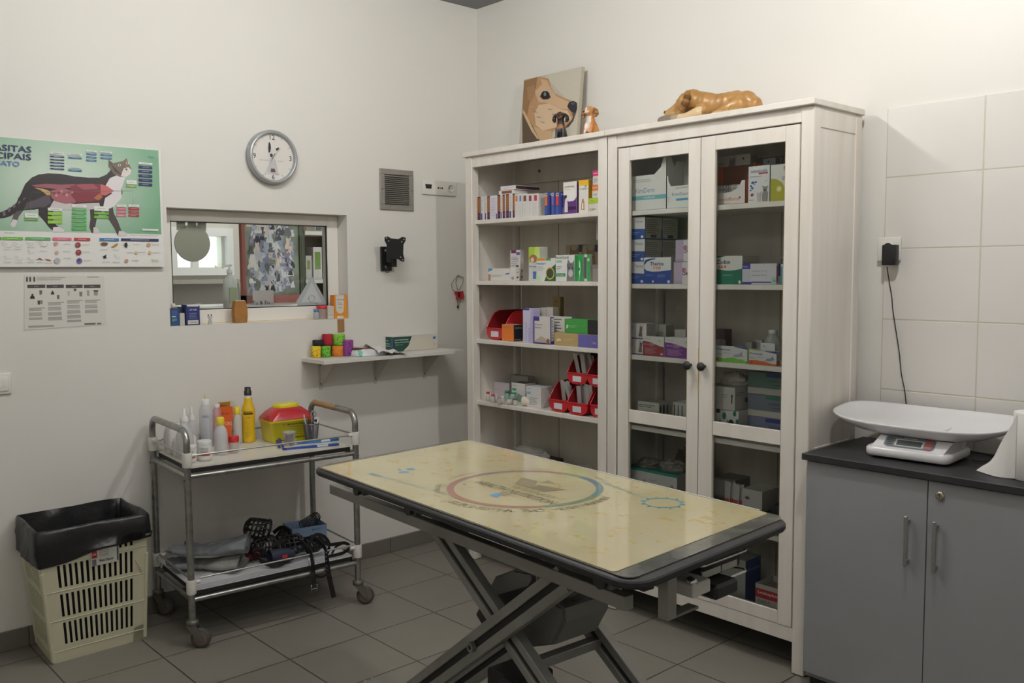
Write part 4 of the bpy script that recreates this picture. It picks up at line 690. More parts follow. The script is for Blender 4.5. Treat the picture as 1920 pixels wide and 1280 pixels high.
_, g2 = carton(A(655), A(858), B_(318), g1[4]+.0005, Y=.05, x2=A(958), col='#bdbbb3', side='#b4b1a8', top='#8b887e', label='white carton with black arrows standing on the dotted one', dec=[('p', [(.88, .3), (.92, .3), (.92, .6), (.95, .6), (.9, .72), (.86, .6), (.88, .6)], '#2c2c2a'), ('l', .55, .5, .8, .7, 2, '#8a887f'), ('l', .05, .15, .5, .4, 3, '#9a988e')], sdec=[('l', .1, .6, .7, .8, 2, '#77756c'), ('r', .7, .3, .9, .5, '#55534c')])
bagheap(onY(A(850), B_(270), .13).x, .14, g2[4], .06, .045, .045, '#b8b0a8', 'clear pinkish bag resting on the carton with black arrows', 11)
bagheap(1.40, .25, zs, .03, .03, .12, '#a9a7a0', 'pale crumpled bag at the back left behind the right door', 15)
zz = zs
for i, (c, band, nm) in enumerate((('#6f7690', '#27357c', 'lowest'), ('#6c7480', '#2f7358', 'middle'), ('#5f8278', '#27357c', 'topmost'))):
    carton(A(970), A(1290), 750, zz, Y=.115, d=.16, xw=(1.50, 1.74), h=.082, col=c, side='#b5b4a8', label=nm+' of three flat boxes of gloves stacked behind the right door', name='glove_box', group=None, dec=[('r', 0, 0, 1, .28, '#b9b7ab'), ('r', .32, .80, 1, .97, band), ('t', 'EXAMINATION GLOVES', .62, .62, .09, '#2c2f44', .5), ('l', .45, .4, .8, .5, 1, '#4a5064')])
    zz += .0835
carton(A(898), A(1290), B_(570), zs, Y=.03, d=.075, xw=(1.527, 1.745), h=.036, col='#c9c6bf', side='#b9b6af', label='low white carton before the stack of glove boxes', dec=[('t', 'Oral', .65, .5, .3, '#b0aca4', .12)])
# ---------------------------------------------------------------- fifth shelf
zs = S5
syr = [('r', 0, .93, 1, 1.0, '#1d8a7a'), ('t', 'Syringe 10', .2, .72, .06, '#4a4c55', .24), ('c', .22, .56, .04, .04, '#4452a0'), ('l', .1, .3, .6, .45, 3, '#7a7c84'), ('p', [(.5, .1), (.9, .45), (.92, .42), (.54, .06)], '#8f9298'), ('r', .8, .55, .9, .7, '#9a9ca0')]
o1, g1 = carton(A(40), A(246), B_(890), zs, Y=.05, d=.13, h=.137, xw=(.965, 1.083), col='#c4c3be', side='#a8a7a2', top='#1f6f64', label='left of two white syringe boxes with a teal top edge', dec=syr)
o2, g2 = carton(A(250), A(500), B_(905), zs, Y=.04, d=.13, h=.140, xw=(1.0865, 1.235), col='#cccbc6', side='#adaca6', top='#1f6f64', label='right of two white syringe boxes with a teal top edge', dec=syr)
bagheap(1.035, .12, g1[4], .055, .05, .03, '#6f6c64', 'grey bag heaped on the left syringe box', 21)
bagheap(1.16, .12, g2[4], .06, .05, .035, '#77746c', 'pale grey packets lying on the right syringe box', 25)
bagheap(1.15, .25, zs, .1, .03, .20, '#5b584f', 'grey wrapped bundle behind the syringe boxes', 27)
carton(A(690), A(815), B_(895), zs, Y=.10, d=.10, h=.15, xw=(1.37, 1.462), col='#87827a', side='#7b766c', label='grey brown carton at the left of the fifth shelf behind the right door', dec=[('r', 0, .55, 1, .95, '#a5a29c'), ('r', 0, .1, .9, .5, '#5c564e')])
for i in range(6):
    x_ = 1.455+.013*i; lab = 'white and red wrapped catheter pack standing upright beside the plain white carton'; t_ = thing('catheter_pack', lab, 'medical pack', (x_, .07, zs), 'upright wrapped catheter packs on the fifth shelf')
    k = MB(); k.prism([(x_-.009, .055+.008*(i % 3), zs+.001), (x_+.009, .055+.008*(i % 3), zs+.001), (x_+.014, .06+.008*(i % 3), zs+.15-.008*(i % 2)), (x_-.012, .06+.008*(i % 3), zs+.155-.01*(i % 3))], (0, .0015, 0), frosty('#c9c7c4', .7)); k.build('wrapper', t_)
    k = MB(); k.box((x_-.0085, .0535+.008*(i % 3), zs+.075), (x_+.0085, .0548+.008*(i % 3), zs+.09), M('#b84438', .5)); k.tube([(x_, .0535+.008*(i % 3), zs+.01), (x_, .0535+.008*(i % 3), zs+.073)], .0025, M('#c7625a' if i % 2 else '#cfcfcf', .5), 6); k.build('catheter', t_)
carton(A(900), A(1036), B_(988), zs, Y=.035, d=.11, h=.145, xw=(1.535, 1.618), col='#bdbab5', side='#a5a29a', top='#a9a69e', label='plain white carton with an arrow on the fifth shelf', dec=[('p', [(.1, .78), (.3, .83), (.3, .79), (.4, .79), (.4, .76), (.3, .76), (.3, .72)], '#4a4844'), ('l', .4, .2, .6, .6, 7, '#a5a29c'), ('r', .75, .15, .85, .45, '#5c5a55')])
k = MB(); gx0, gx1 = 1.624, 1.752; gm = M('#2f7a3c', .45)
k.box((gx0, .03, zs+.001), (gx1, .033, zs+.075), gm); k.box((gx0, .2, zs+.001), (gx1, .203, zs+.075), gm); k.box((gx0, .033, zs+.001), (gx0+.003, .2, zs+.075), gm); k.box((gx1-.003, .033, zs+.001), (gx1, .2, zs+.075), gm); k.box((gx0, .033, zs+.001), (gx1, .2, zs+.004), gm)
one(k, 'storage_tray', 'green open tray at the right end of the fifth shelf', 'tray')
k = MB(); k.box((gx0+.02, .05, zs+.005), (gx0+.06, .15, zs+.10), M('#2b2d38', .5), .003); one(k, 'small_case', 'dark case standing in the green tray', 'case')
k = MB(); k.lathe([(.022, 0), (.022, .09), (.016, .1), (.016, .12), (0, .121)], (gx1-.03, .09, zs+.005), M('#9a9ca4', .4), 16); one(k, 'small_bottle', 'grey capped bottle standing in the green tray', 'bottle')
# ---------------------------------------------------------------- bottom board
zs = S0
carton(1346, 1398, 1045, zs, Y=.05, x2=1426, col='#9da09a', side='#243f80', top='#7d7f7a', xw=None, label='tall white box with a dark blue side at the cabinet bottom', dec=[('l', .1, .1, .4, .13, 1, '#3c8a6a'), ('l', .5, .5, .7, .53, 1, '#8a8c88')], sdec=[('t', 'BSN medical', .5, .78, .06, '#8a9cc8', .8)])
o, g = carton(1416, 1470, 1100, zs, Y=.045, d=.12, col='#c2bfba', side='#a9a6a0', label='white and red plaster box with open flaps at the cabinet bottom right', open_=True, dec=[('r', 0, .52, 1, .84, '#b52a32'), ('t', 'Leukoplast', .45, .7, .13, '#f0dede', .7, .02), ('t', 'Elastic 4', .3, .42, .1, '#3a3836', .4), ('l', .1, .08, .6, .32, 4, '#8a8884')])
k = MB(); k.box((g[0]+.004, .05, zs+.003), (g[1]-.004, .15, g[4]-.02), M('#8f7f68', .7)); one(k, 'bandage_pack', 'brown bandage pack inside the open plaster box', 'pack')
carton(1270, 1340, 1060, zs, Y=.06, d=.12, h=.16, xw=(1.05, 1.28), col='#8d8b84', side='#7d7b74', label='grey carton at the bottom of the cabinet behind the table frame')
bagheap(1.66, .24, zs, .05, .05, .2, '#8b8982', 'grey bundle at the back of the cabinet bottom', 41)
# ================================================================ things on the left wall
W0 = WL      # wall face
def pts(l, X, f): return [onX(*f(x, y), X) for x, y in l]
# parasite poster of the cat
f = lambda x, y: (x/4.572, 240+y/4.572); XP = W0+.022
root = thing('wall_poster', 'large green poster of a striding cat with its organs shown, hung on the left wall', 'poster', (XP, -1.7, 1.44))
k = MB(); PY0, PY1, PZ0, PZ1 = -2.42, -1.328, 1.437, 1.911; k.box((XP-.006, PY0, PZ0), (XP, PY1, PZ1), M('#e6e6e2', .35), .0005)
k.box((W0+.0008, PY0+.1, PZ0+.1), (XP-.0065, PY1-.1, PZ0+.13), M('#d0ccc4', .6)); k.build('board', root)
zg = onX(*f(700, 895), XP).z
def LY(n): return XP+.0002*n
k = MB(); g = bpy.data.materials.new('poster_green'); g.use_nodes = True; nt = g.node_tree; bs = nt.nodes['Principled BSDF']; tc = nt.nodes.new('ShaderNodeTexCoord'); mp = nt.nodes.new('ShaderNodeMapping'); gr = nt.nodes.new('ShaderNodeTexGradient'); gr.gradient_type = 'SPHERICAL'; rp = nt.nodes.new('ShaderNodeValToRGB')
mp.vector_type = 'POINT'; mp.inputs['Location'].default_value = (0, 1.72*2.4, -1.74*3.4); mp.inputs['Scale'].default_value = (.1, 2.4, 3.4)
rp.color_ramp.elements[0].color = lin('#76a886'); rp.color_ramp.elements[1].color = lin('#cfe0d2'); rp.color_ramp.elements[0].position = .05; rp.color_ramp.elements[1].position = .85
nt.links.new(tc.outputs['Object'], mp.inputs[0]); nt.links.new(mp.outputs[0], gr.inputs[0]); nt.links.new(gr.outputs['Fac'], rp.inputs[0]); nt.links.new(rp.outputs[0], bs.inputs['Base Color']); bs.inputs['Roughness'].default_value = .3
k.quad([(LY(1), PY0+.004, zg), (LY(1), PY1-.010, zg), (LY(1), PY1-.010, PZ1-.004), (LY(1), PY0+.004, PZ1-.004)], g)
def poly(l, col, n, X=XP, ff=f, mb=None, rough=.35): (mb or k).add([p+Vector((.0002*n, 0, 0)) for p in pts(l, X, ff)], [tuple(range(len(l)))], M(col, rough))
def rct(x0, y0, x1, y1, col, n, ff=f, X=XP, mb=None):
    a_, b_ = onX(*ff(x0, y0), X), onX(*ff(x1, y1), X); (mb or k).quad([(X+.0002*n, a_.y, b_.z), (X+.0002*n, b_.y, b_.z), (X+.0002*n, b_.y, a_.z), (X+.0002*n, a_.y, a_.z)], M(col, .4))
def wtx(t, x, y, h, w, col, n, ff=f, X=XP, bold=0, mb=None):   # text centred on a pixel; h,w in zoom pixels
    c_ = onX(*ff(x, y), X); hh = (onX(*ff(x, y-h/2), X)-onX(*ff(x, y+h/2), X)).length; ww = (onX(*ff(x-w/2, y), X)-onX(*ff(x+w/2, y), X)).length if w else None
    (mb or k).text(t, c_+Vector((.0002*n, 0, 0)), (0, 1, 0), (0, 0, 1), hh, M(col, .4), w=ww, bold=bold)
DK = '#2f2b2d'
# far hind leg, near hind leg, fore legs, body, tail, head
poly([(160, 590), (330, 640), (300, 700), (205, 700), (160, 760), (135, 840), (105, 850), (88, 825), (110, 760), (125, 690)], '#5c5358', 3)
poly([(110, 780), (150, 790), (135, 840), (105, 850), (88, 825)], '#d8d2d4', 4)
poly([(330, 620), (460, 560), (470, 680), (440, 760), (480, 830), (540, 870), (548, 890), (470, 893), (420, 850), (380, 800), (330, 745)], DK, 5)
poly([(455, 850), (500, 845), (548, 870), (548, 892), (450, 892)], '#dcd6d8', 6)
poly([(770, 690), (850, 640), (880, 700), (830, 770), (815, 850), (852, 885), (850, 902), (785, 898), (765, 850), (775, 780)], '#47403f', 5)
poly([(800, 850), (830, 850), (852, 885), (850, 902), (800, 900)], '#cfc9ca', 6)
poly([(860, 640), (960, 640), (975, 730), (1010, 800), (1040, 880), (1092, 905), (1088, 924), (1010, 924), (975, 850), (930, 780)], '#4a4442', 5)
poly([(1020, 880), (1060, 885), (1092, 905), (1088, 924), (1010, 924)], '#d6d0d0', 6)
poly([(-60, 735), (0, 722), (80, 690), (140, 640), (180, 560), (215, 480), (270, 425), (330, 398), (410, 388), (520, 392), (640, 415), (760, 425), (850, 425), (910, 400), (940, 370), (960, 340), (1010, 380), (1060, 420), (1040, 500), (1050, 560), (1010, 620), (960, 660), (880, 690), (760, 700), (600, 690), (470, 690), (360, 690), (200, 705), (150, 710), (90, 755), (30, 772), (-60, 780)], DK, 7)
poly([(940, 430), (1010, 400), (1075, 415), (1040, 520), (1040, 600), (980, 670), (940, 690), (880, 690), (900, 600), (960, 560), (900, 500)], '#e2dcde', 8)
poly([(460, 620), (560, 640), (640, 650), (850, 640), (860, 690), (700, 705), (520, 700), (420, 690)], '#c9c4c4', 8)
poly([(340, 600), (420, 560), (440, 640), (380, 680), (330, 680), (200, 700), (230, 640)], '#554d55', 8)
for a_ in range(5): poly([(20+a_*45, 715-a_*28), (40+a_*45, 705-a_*28), (50+a_*42, 745-a_*36), (28+a_*42, 758-a_*34)], '#6f6670', 8)
poly([(930, 270), (965, 300), (1050, 285), (1085, 258), (1100, 300), (1125, 350), (1120, 390), (1080, 420), (1030, 420), (975, 395), (945, 350), (928, 330)], '#6f6258', 9)
poly([(1060, 345), (1100, 335), (1124, 360), (1118, 395), (1080, 420), (1035, 415), (1045, 380)], '#e0d8d6', 10)
poly([(938, 280), (968, 305), (940, 325)], '#5a4a42', 10); poly([(1068, 285), (1086, 262), (1098, 300)], '#8a6a60', 10)
for q in ((1022, 318), (1090, 302)): poly([(q[0]+13*math.cos(t), q[1]+11*math.sin(t)) for t in [2*PI*i/12 for i in range(12)]], '#cfd4a8', 11); poly([(q[0]+5*math.cos(t), q[1]+9*math.sin(t)) for t in [2*PI*i/10 for i in range(10)]], '#1f1c1c', 12)
poly([(1072, 325), (1092, 322), (1084, 338)], '#b0685e', 12); poly([(1066, 352), (1086, 345), (1092, 372), (1080, 358)], '#3a2c2c', 12)
for a_ in range(5): poly([(955+a_*14, 320+a_*14), (962+a_*14, 316+a_*14), (990+a_*12, 372+a_*6), (984+a_*12, 376+a_*6)], '#3f3632', 11)
# organs
poly([(270, 490), (400, 478), (520, 485), (640, 480), (640, 510), (500, 525), (300, 505)], '#9a5a66', 12)
poly([(290, 512), (370, 520), (435, 545), (440, 575), (400, 575), (350, 535)], '#c2a46a', 13)
poly([(430, 540), (520, 515), (600, 530), (640, 600), (650, 640), (560, 648), (470, 625), (435, 590)], '#a0606a', 13)
for i in range(9): q = (460+22*i, 560+18*math.sin(i*1.7)); poly([(q[0]+14*math.cos(t), q[1]+12*math.sin(t)) for t in [2*PI*j/10 for j in range(10)]], '#c48d8e' if i % 2 else '#8a4650', 14)
poly([(600, 500), (680, 478), (860, 480), (900, 540), (860, 620), (760, 635), (660, 640), (610, 580)], '#7f3340', 14)
poly([(640, 485), (800, 478), (840, 520), (720, 530)], '#a0525c', 15)
poly([(800, 600), (850, 560), (880, 590), (840, 620)], '#b26a48', 15)
poly([(860, 480), (920, 500), (975, 540), (900, 580), (860, 570)], '#c4686a', 15)
k.build('cat_picture', root)
# tags
k = MB()
def tag_(x0, y0, x1, rows, head, col, hh=30, rh=24):
    rct(x0, y0, x1, y0+hh, '#e4e6e2', 18); wtx('xxxxx', (x0+x1)/2, y0+hh/2, 7, (x1-x0)*.6, '#8b908b', 19)
    if head: wtx(head, (x0+x1)/2, y0+hh/2, 11, (x1-x0)*.8, '#4a4a52', 20)
    for i in range(rows): rct(x0, y0+hh+3+i*rh, x1, y0+hh+rh-3+i*rh, col, 18); wtx('xxxxxx', (x0+x1)/2, y0+hh+rh/2+i*rh, 4, (x1-x0)*.5, '#dfe4e6', 19)
tag_(428, 203, 549, 5, 'CARRA\u00c7AS', '#232a62', 30, 26); tag_(583, 214, 699, 1, 'PULGAS', '#3f6f9f', 28, 28); tag_(583, 336, 700, 1, None, '#3f6f9f', 12, 30)
tag_(738, 190, 826, 3, None, '#3f6f9f', 20, 27); tag_(860, 198, 958, 2, None, '#3f6f9f', 20, 27); tag_(1186, 292, 1303, 5, None, '#232a62', 26, 37)
tag_(1080, 445, 1170, 1, None, '#85b84a', 40, 28); tag_(208, 728, 323, 1, None, '#6fae4e', 42, 28); tag_(407, 682, 531, 3, None, '#93c23f', 32, 37)
tag_(615, 655, 740, 6, None, '#58a85c', 28, 33); tag_(803, 668, 930, 2, None, '#6fae35', 46, 33); tag_(998, 655, 1080, 3, None, '#d4738c', 24, 28); tag_(1098, 655, 1190, 3, None, '#ad3540', 24, 28)
rct(1215, 862, 1355, 882, '#dfe8e0', 18); k.tube([onX(*f(x, y), XP+.004) for x, y in ((257, 728), (257, 550), (1140, 535), (1140, 655))], .0004, M('#9aa694', .5), 4)
wtx('bayer', 1297, 250, 20, 55, '#4a7a9a', 18)
# title, left part runs out of the photo
for t_, y, h, x1, col in (('PARASITAS', 167, 54, 272, '#252b5e'), ('PRINCIPAIS', 232, 54, 270, '#252b5e'), ('DO GATO', 298, 44, 166, '#6a78b8')):
    w_ = {'PARASITAS': 515, 'PRINCIPAIS': 560, 'DO GATO': 360}[t_]; wtx(t_, x1-w_/2, y, h, w_, col, 18, bold=.015)
# lower strip
for x0, x1, c in ((-150, 10, '#58a85c'), (18, 195, '#6fb544'), (213, 432, '#63ac66'), (450, 612, '#d9708c'), (632, 772, '#b3343c'), (850, 1018, '#3f77ad'), (1035, 1358, '#2a2f66')):
    rct(x0, 930+(x0+150)*.012, x1, 958+(x0+150)*.012, c, 18); wtx('xxxxxxxxx', (x0+x1)/2, 944+(x0+150)*.012, 6, (x1-x0)*.5, '#eef0ee', 19)
wtx('DO GATO', 80, 898, 11, 80, '#6a6c6c', 18); wtx('INFORMATIVO SOBRE PARASITAS DO GATO', 1230, 920, 8, 240, '#8a8f8a', 18)
for x, y, c, r_ in ((666, 1002, '#8e3f44', 24), (671, 1066, '#8e3f44', 25), (678, 1138, '#7b6a9a', 25), (489, 1138, '#b8b4bc', 26), (478, 992, '#c79a94', 18), (485, 1068, '#cfa9a2', 16), (660, 1002, '#b5686a', 9), (668, 1060, '#b5686a', 9), (672, 1132, '#4b4390', 13), (1082, 1138, '#c99a80', 17), (1272, 1002, '#cfa070', 17), (1282, 1068, '#d6b98a', 15), (1166, 1068, '#d9c29a', 14)):
    poly([(x+r_*math.cos(t), y+r_*math.sin(t)) for t in [2*PI*i/14 for i in range(14)]], c, 18 if r_ > 13 else 20)
poly([(858, 990), (880, 978), (915, 982), (925, 996), (905, 1010), (870, 1006)], '#6a4a2e', 18); poly([(950, 1020), (990, 990), (1010, 990), (1008, 1003), (975, 1024)], '#a98545', 18)
poly([(1068, 985), (1085, 980), (1092, 1005), (1085, 1024), (1070, 1022), (1064, 1002)], '#3f2c26', 18); poly([(880, 1100), (912, 1082), (905, 1100), (915, 1112), (890, 1118)], '#26241f', 18)
for i in range(6): k.tube([onX(*f(1078, 1000), XP+.004), onX(*f(1078+34*math.cos(i*1.05), 1004+26*math.sin(i*1.05)), XP+.004)], .0003, M('#3f2c26', .5), 4)
poly([(303, 1128), (340, 1112), (372, 1135), (340, 1125)], '#8a4a3c', 18); poly([(385, 1118), (437, 1132), (430, 1140), (390, 1126)], '#b5534f', 18)
for cx, cy, r_ in ((60, 1000, 40), (150, 1000, 36), (60, 1112, 26), (160, 1115, 34), (255, 990, 26), (370, 990, 38), (262, 1062, 24), (262, 1122, 24), (1000, 1100, 22)):
    k.tube([onX(*f(cx+r_*math.cos(t), cy+r_*.6*math.sin(t*1.3)), XP+.004) for t in [i*.35 for i in range(15)]], .0004, M('#a8aaa6', .5), 4)
for cx, cy in ((60, 1040), (150, 1040), (60, 1152), (160, 1155), (262, 1022), (370, 1015), (370, 1055), (262, 1150), (345, 1150), (415, 1158), (570, 995), (570, 1058), (575, 1115), (735, 1000), (735, 1062), (745, 1135), (890, 1042), (985, 1045), (908, 1148), (995, 1150), (1170, 998), (1110, 1068), (1215, 1065), (1330, 1000), (1335, 1068), (1160, 1135), (1325, 1130), (1330, 1143)):
    wtx('xxxxxxxx', cx, cy, 7, 62, '#9a9c98', 18)
k.build('poster_print', root)
# taped sheet about waste sorting
f2 = lambda x, y: (x/4.741, 490+y/4.741); XS = W0+.0012
root = thing('paper_notice', 'black and white printed notice in a clear sleeve taped below the cat poster', 'notice', (XS, -1.7, 1.2)); k = MB()
k.add([p for p in pts([(215, 120), (925, 130), (945, 560), (215, 612)], XS, f2)], [(0, 3, 2, 1)], M('#d8d4cd', .6)); k.add([p+Vector((.0004, 0, 0)) for p in pts([(215, 120), (925, 130), (945, 560), (215, 612)], XS, f2)], [(3, 0, 1, 2)], M('#d9d6d0', .5)); k.build('sheet', root)
k = MB(); XS2 = XS+.0005
rr = lambda *a: rct(*a[:4], a[4], 1, ff=f2, X=XS2); tt = lambda t, x, y, h, w, c='#6d6a66': wtx(t, x, y, h, w, c, 2, ff=f2, X=XS2)
for x0, x1 in ((242, 403), (413, 568), (584, 735), (745, 893)): rr(x0, 207, x1, 236, '#4c4a48'); tt('xxxxx', (x0+x1)/2, 222, 6, 40, '#c9c6c0')
tt('MANUSEIO E ACONDICIONAMENTO', 455, 145, 11, 250); tt('DE RESIDUOS HOSPITALARES', 435, 162, 9, 210)
for x, y, w, h in ((288, 315, 44, 34), (467, 280, 34, 26)): poly([(x-w/2, y+h/2), (x+w/2, y+h/2), (x+w*.4, y-h*.1), (x+w*.12, y-h*.5), (x+w*.2, y-h*.8), (x-w*.2, y-h*.8), (x-w*.12, y-h*.5), (x-w*.4, y-h*.1)], '#35332f', 2, X=XS2, ff=f2)
for x, y, w, h, c in ((362, 275, 26, 36, '#6c6963'), (345, 365, 24, 36, '#4f4d49'), (368, 362, 24, 34, '#8a8780'), (517, 316, 24, 36, '#6c6963'), (610, 285, 20, 40, '#b9b5ae'), (667, 252, 26, 22, '#5a5853'), (718, 290, 28, 40, '#7f7c76'), (783, 282, 24, 50, '#a09c95'), (852, 285, 38, 34, '#98948d'), (852, 262, 44, 12, '#3f3d39')): poly([(x-w/2, y-h/2), (x+w/2, y-h/2), (x+w*.4, y+h/2), (x-w*.4, y+h/2)], c, 2, X=XS2, ff=f2)
for x0, x1, y0_, y1_ in ((258, 398, 412, 532), (427, 568, 362, 545), (597, 735, 345, 548), (755, 890, 342, 465)):
    n = int((y1_-y0_)/11)
    for i in range(n):
        if i % 4 != 3: rr(x0, y0_+i*11, x1-((i*29) % 30), y0_+i*11+4.5, '#a19e99')
rr(750, 548, 850, 560, '#6b6864'); rr(862, 545, 900, 558, '#6b6864'); rr(252, 572, 480, 580, '#a19e99'); rr(775, 135, 880, 142, '#a19e99')
for x in (240, 268, 304): poly([(x-8, 180), (x-9, 145), (x, 132), (x+9, 145), (x+8, 180)], '#5c5a56', 2, X=XS2, ff=f2)
k.build('print', root)
# clock
c_ = Vector((W0, -.832, 1.921)); R_ = .118; root = thing('wall_clock', 'round silver rimmed wall clock with a french bulldog on its face', 'clock', c_)
k = MB(); k.lathe([(R_-.004, .001), (R_, .006), (R_, .030), (R_-.003, .037), (R_-.012, .040), (R_-.016, .036), (R_-.018, .022)], c_, M('#a9acae', .3, .3), 56, axis=(1, 0, 0), cap=False); k.build('rim', root)
k = MB(); k.lathe([(.0, .0225), (R_-.0175, .0225)], c_, M('#dedbd5', .5), 48, axis=(1, 0, 0), cap=False)
k.lathe([(R_-.004, .001), (R_-.004, .003), (0, .003)], c_, M('#8d9092', .5), 40, axis=(1, 0, 0), cap=False)
def cp(x, y, n=1): return c_+Vector((.0226+.0002*n, x, y))
for i in range(12):
    a = i*PI/6
    if i % 3: q0, q1 = (.088, .101); d = Vector((0, math.sin(a), math.cos(a))); n_ = Vector((0, d.z, -d.y))*.0007; k.quad([cp(0, 0)+d*q0-n_, cp(0, 0)+d*q1-n_, cp(0, 0)+d*q1+n_, cp(0, 0)+d*q0+n_], M('#4a4a4a', .5))
    else: k.text(('12', '3', '6', '9')[i//3], cp(.087*math.sin(a), .087*math.cos(a)), (0, 1, 0), (0, 0, 1), .022, M('#3c3c3c', .5), bold=.01)
def cpoly(l, col, n): k.add([cp(x*.001, y*.001, n) for x, y in l], [tuple(range(len(l)))], M(col, .5))
cpoly([(-14, -8), (14, -10), (20, -40), (24, -62), (26, -76), (-24, -76), (-26, -62), (-16, -40)], '#c3c0c2', 2); cpoly([(-30, -72), (-6, -70), (-8, -78), (-30, -78)], '#d2cfd0', 3); cpoly([(10, -70), (30, -70), (28, -78), (8, -78)], '#c9a9a4', 3)
cpoly([(-10, -50), (8, -50), (12, -66), (-12, -66)], '#55525a', 4)
cpoly([(-22, 30), (-20, 60), (-14, 66), (-8, 56), (-4, 34), (8, 34), (18, 42), (30, 46), (32, 38), (22, 28), (20, 8), (8, -8), (-12, -8), (-22, 6)], '#d6d3d3', 5)
cpoly([(-21, 38), (-19, 60), (-14, 65), (-9, 54), (-8, 40), (-12, 20), (-20, 18)], '#26242a', 6); cpoly([(14, 38), (30, 45), (31, 38), (20, 28)], '#26242a', 6); cpoly([(-12, 14), (-2, 16), (0, 4), (-8, -2), (-14, 4)], '#3b3636', 6)
cpoly([(6, 16), (12, 16), (12, 10), (6, 10)], '#2b2424', 7); cpoly([(-4, 8), (4, 8), (2, 0), (-3, 0)], '#2b2424', 7)
k.text('BYSCALMA', cp(-.038, -.016, 4), (0, 1, 0), (0, 0, 1), .007, M('#a8a6a2', .5), w=.05); k.text('AVET', cp(.038, -.016, 4), (0, 1, 0), (0, 0, 1), .007, M('#a8a6a2', .5), w=.03)
k.build('dial', root)
k = MB()
for ang, ln, w_ in ((math.atan2(42, 50), .055, .0022), (math.atan2(-46, -88), .09, .0018)):
    d = Vector((0, math.sin(ang), math.cos(ang))) if ln < .06 else Vector((0, -.46, -.887)); n_ = Vector((0, d.z, -d.y))*w_
    k.prism([c_+Vector((.0275, 0, 0))-d*.012-n_, c_+Vector((.0275, 0, 0))+d*ln-n_*.5, c_+Vector((.0275, 0, 0))+d*ln+n_*.5, c_+Vector((.0275, 0, 0))-d*.012+n_], (.0006, 0, 0), M('#c6c8c8', .25, .6))
k.lathe([(.004, .023), (.004, .029), (0, .0295)], c_, M('#c6c8c8', .25, .6), 12, axis=(1, 0, 0)); k.build('hands', root)
# vent grille
root = thing('vent_grille', 'square grey louvred ventilation grille on the left wall', 'vent', (W0, -.154, 1.717)); gm = M('#a29f98', .4, .5)
y0, y1, z0, z1 = -.254, -.054, 1.717, 1.916; b_ = .026; X_ = W0+.0008
k = MB(); k.prism([(X_, y0, z0), (X_, y1, z0), (X_, y1, z1), (X_, y0, z1)], (.0005, 0, 0), M('#5c5a54', .7))
for a, c in (((y0, z0), (y1, z0+b_)), ((y0, z1-b_), (y1, z1)), ((y0, z0+b_), (y0+b_, z1-b_)), ((y1-b_, z0+b_), (y1, z1-b_))): k.box((X_, a[0], a[1]), (X_+.009, c[0], c[1]), gm, .0015)
for yy in (y0+.012, y1-.012): k.lathe([(.003, .009), (.003, .0105), (0, .0107)], (X_, yy, (z0+z1)/2), M('#3c3a36', .5), 10, axis=(1, 0, 0))
k.build('frame', root)
for i in range(15):
    z_ = z0+b_+.004+i*(z1-z0-2*b_-.006)/15; k = MB(); k.prism([(X_+.001, y0+b_, z_+.008), (X_+.011, y0+b_, z_), (X_+.0115, y0+b_, z_+.001), (X_+.0015, y0+b_, z_+.009)], (0, y1-y0-2*b_, 0), gm); k.build('slat', root)
# socket panel
root = thing('socket_panel', 'white wall plate with monitor port, jacks and a round power socket', 'socket', (W0, .112, 1.804)); k = MB(); z0, z1 = 1.804, 1.878
k.box((W0+.0005, .002, z0), (W0+.010, .222, z1), M('#e4e1da', .35), .003, 2); k.build('plate', root)
k = MB(); k.prism([(W0+.0103, .022, z0+.03), (W0+.0103, .056, z0+.03), (W0+.0103, .060, z0+.052), (W0+.0103, .018, z0+.052)], (.001, 0, 0), M('#262626', .5)); k.build('video_port', root)
k = MB()
for y_, r_ in ((.102, .005), (.114, .003), (.126, .005)): k.lathe([(r_, .0102), (r_, .0115), (0, .0117)], (W0, y_, z0+.037), M('#3a3a38', .5), 12, axis=(1, 0, 0))
k.build('jacks', root)
k = MB(); q = (W0, .184, z0+.038); k.lathe([(.021, .010), (.021, .0125), (.018, .0125), (.018, .0105), (0, .0105)], q, M('#d6d3cc', .4), 24, axis=(1, 0, 0), cap=False)
for y_ in (-.009, .009): k.lathe([(.0025, .0106), (.0025, .0112), (0, .0113)], (W0, .184+y_, z0+.038), M('#4a4640', .5), 8, axis=(1, 0, 0))
k.build('power_socket', root)
# monitor mount
BK = M('#1d1d1e', .45); root = thing('monitor_mount', 'black steel monitor bracket with a four-hole plate on the left wall', 'wall mount', (W0, -.2, 1.42))
k = MB(); g0 = onX(714, 462, W0+.01); g1 = onX(735, 508, W0+.01); k.box((W0+.0005, g0.y, g1.z), (W0+.012, g1.y+.0, g0.z), BK, .003); 
for z_ in (g0.z-.02, g1.z+.02): k.lathe([(.008, .012), (.006, .016), (0, .0165)], (W0, g0.y+.028, z_), M('#7d7d7d', .3, .9), 12, axis=(1, 0, 0))
k.build('wall_plate', root)
k = MB(); k.box((W0+.012, g0.y+.035, g1.z+.03), (W0+.05, g0.y+.062, g0.z-.01), BK, .004); k.tube([(W0+.05, g0.y+.05, g1.z+.02), (W0+.05, g0.y+.05, g0.z+.005)], .013, BK, 14); k.box((W0+.045, g0.y+.04, 1.50), (W0+.105, g0.y+.066, 1.56), BK, .004); k.build('arm', root)
k = MB(); fm = lambda x, y: (440+x/3.459, 230+y/3.459); XM = W0+.11
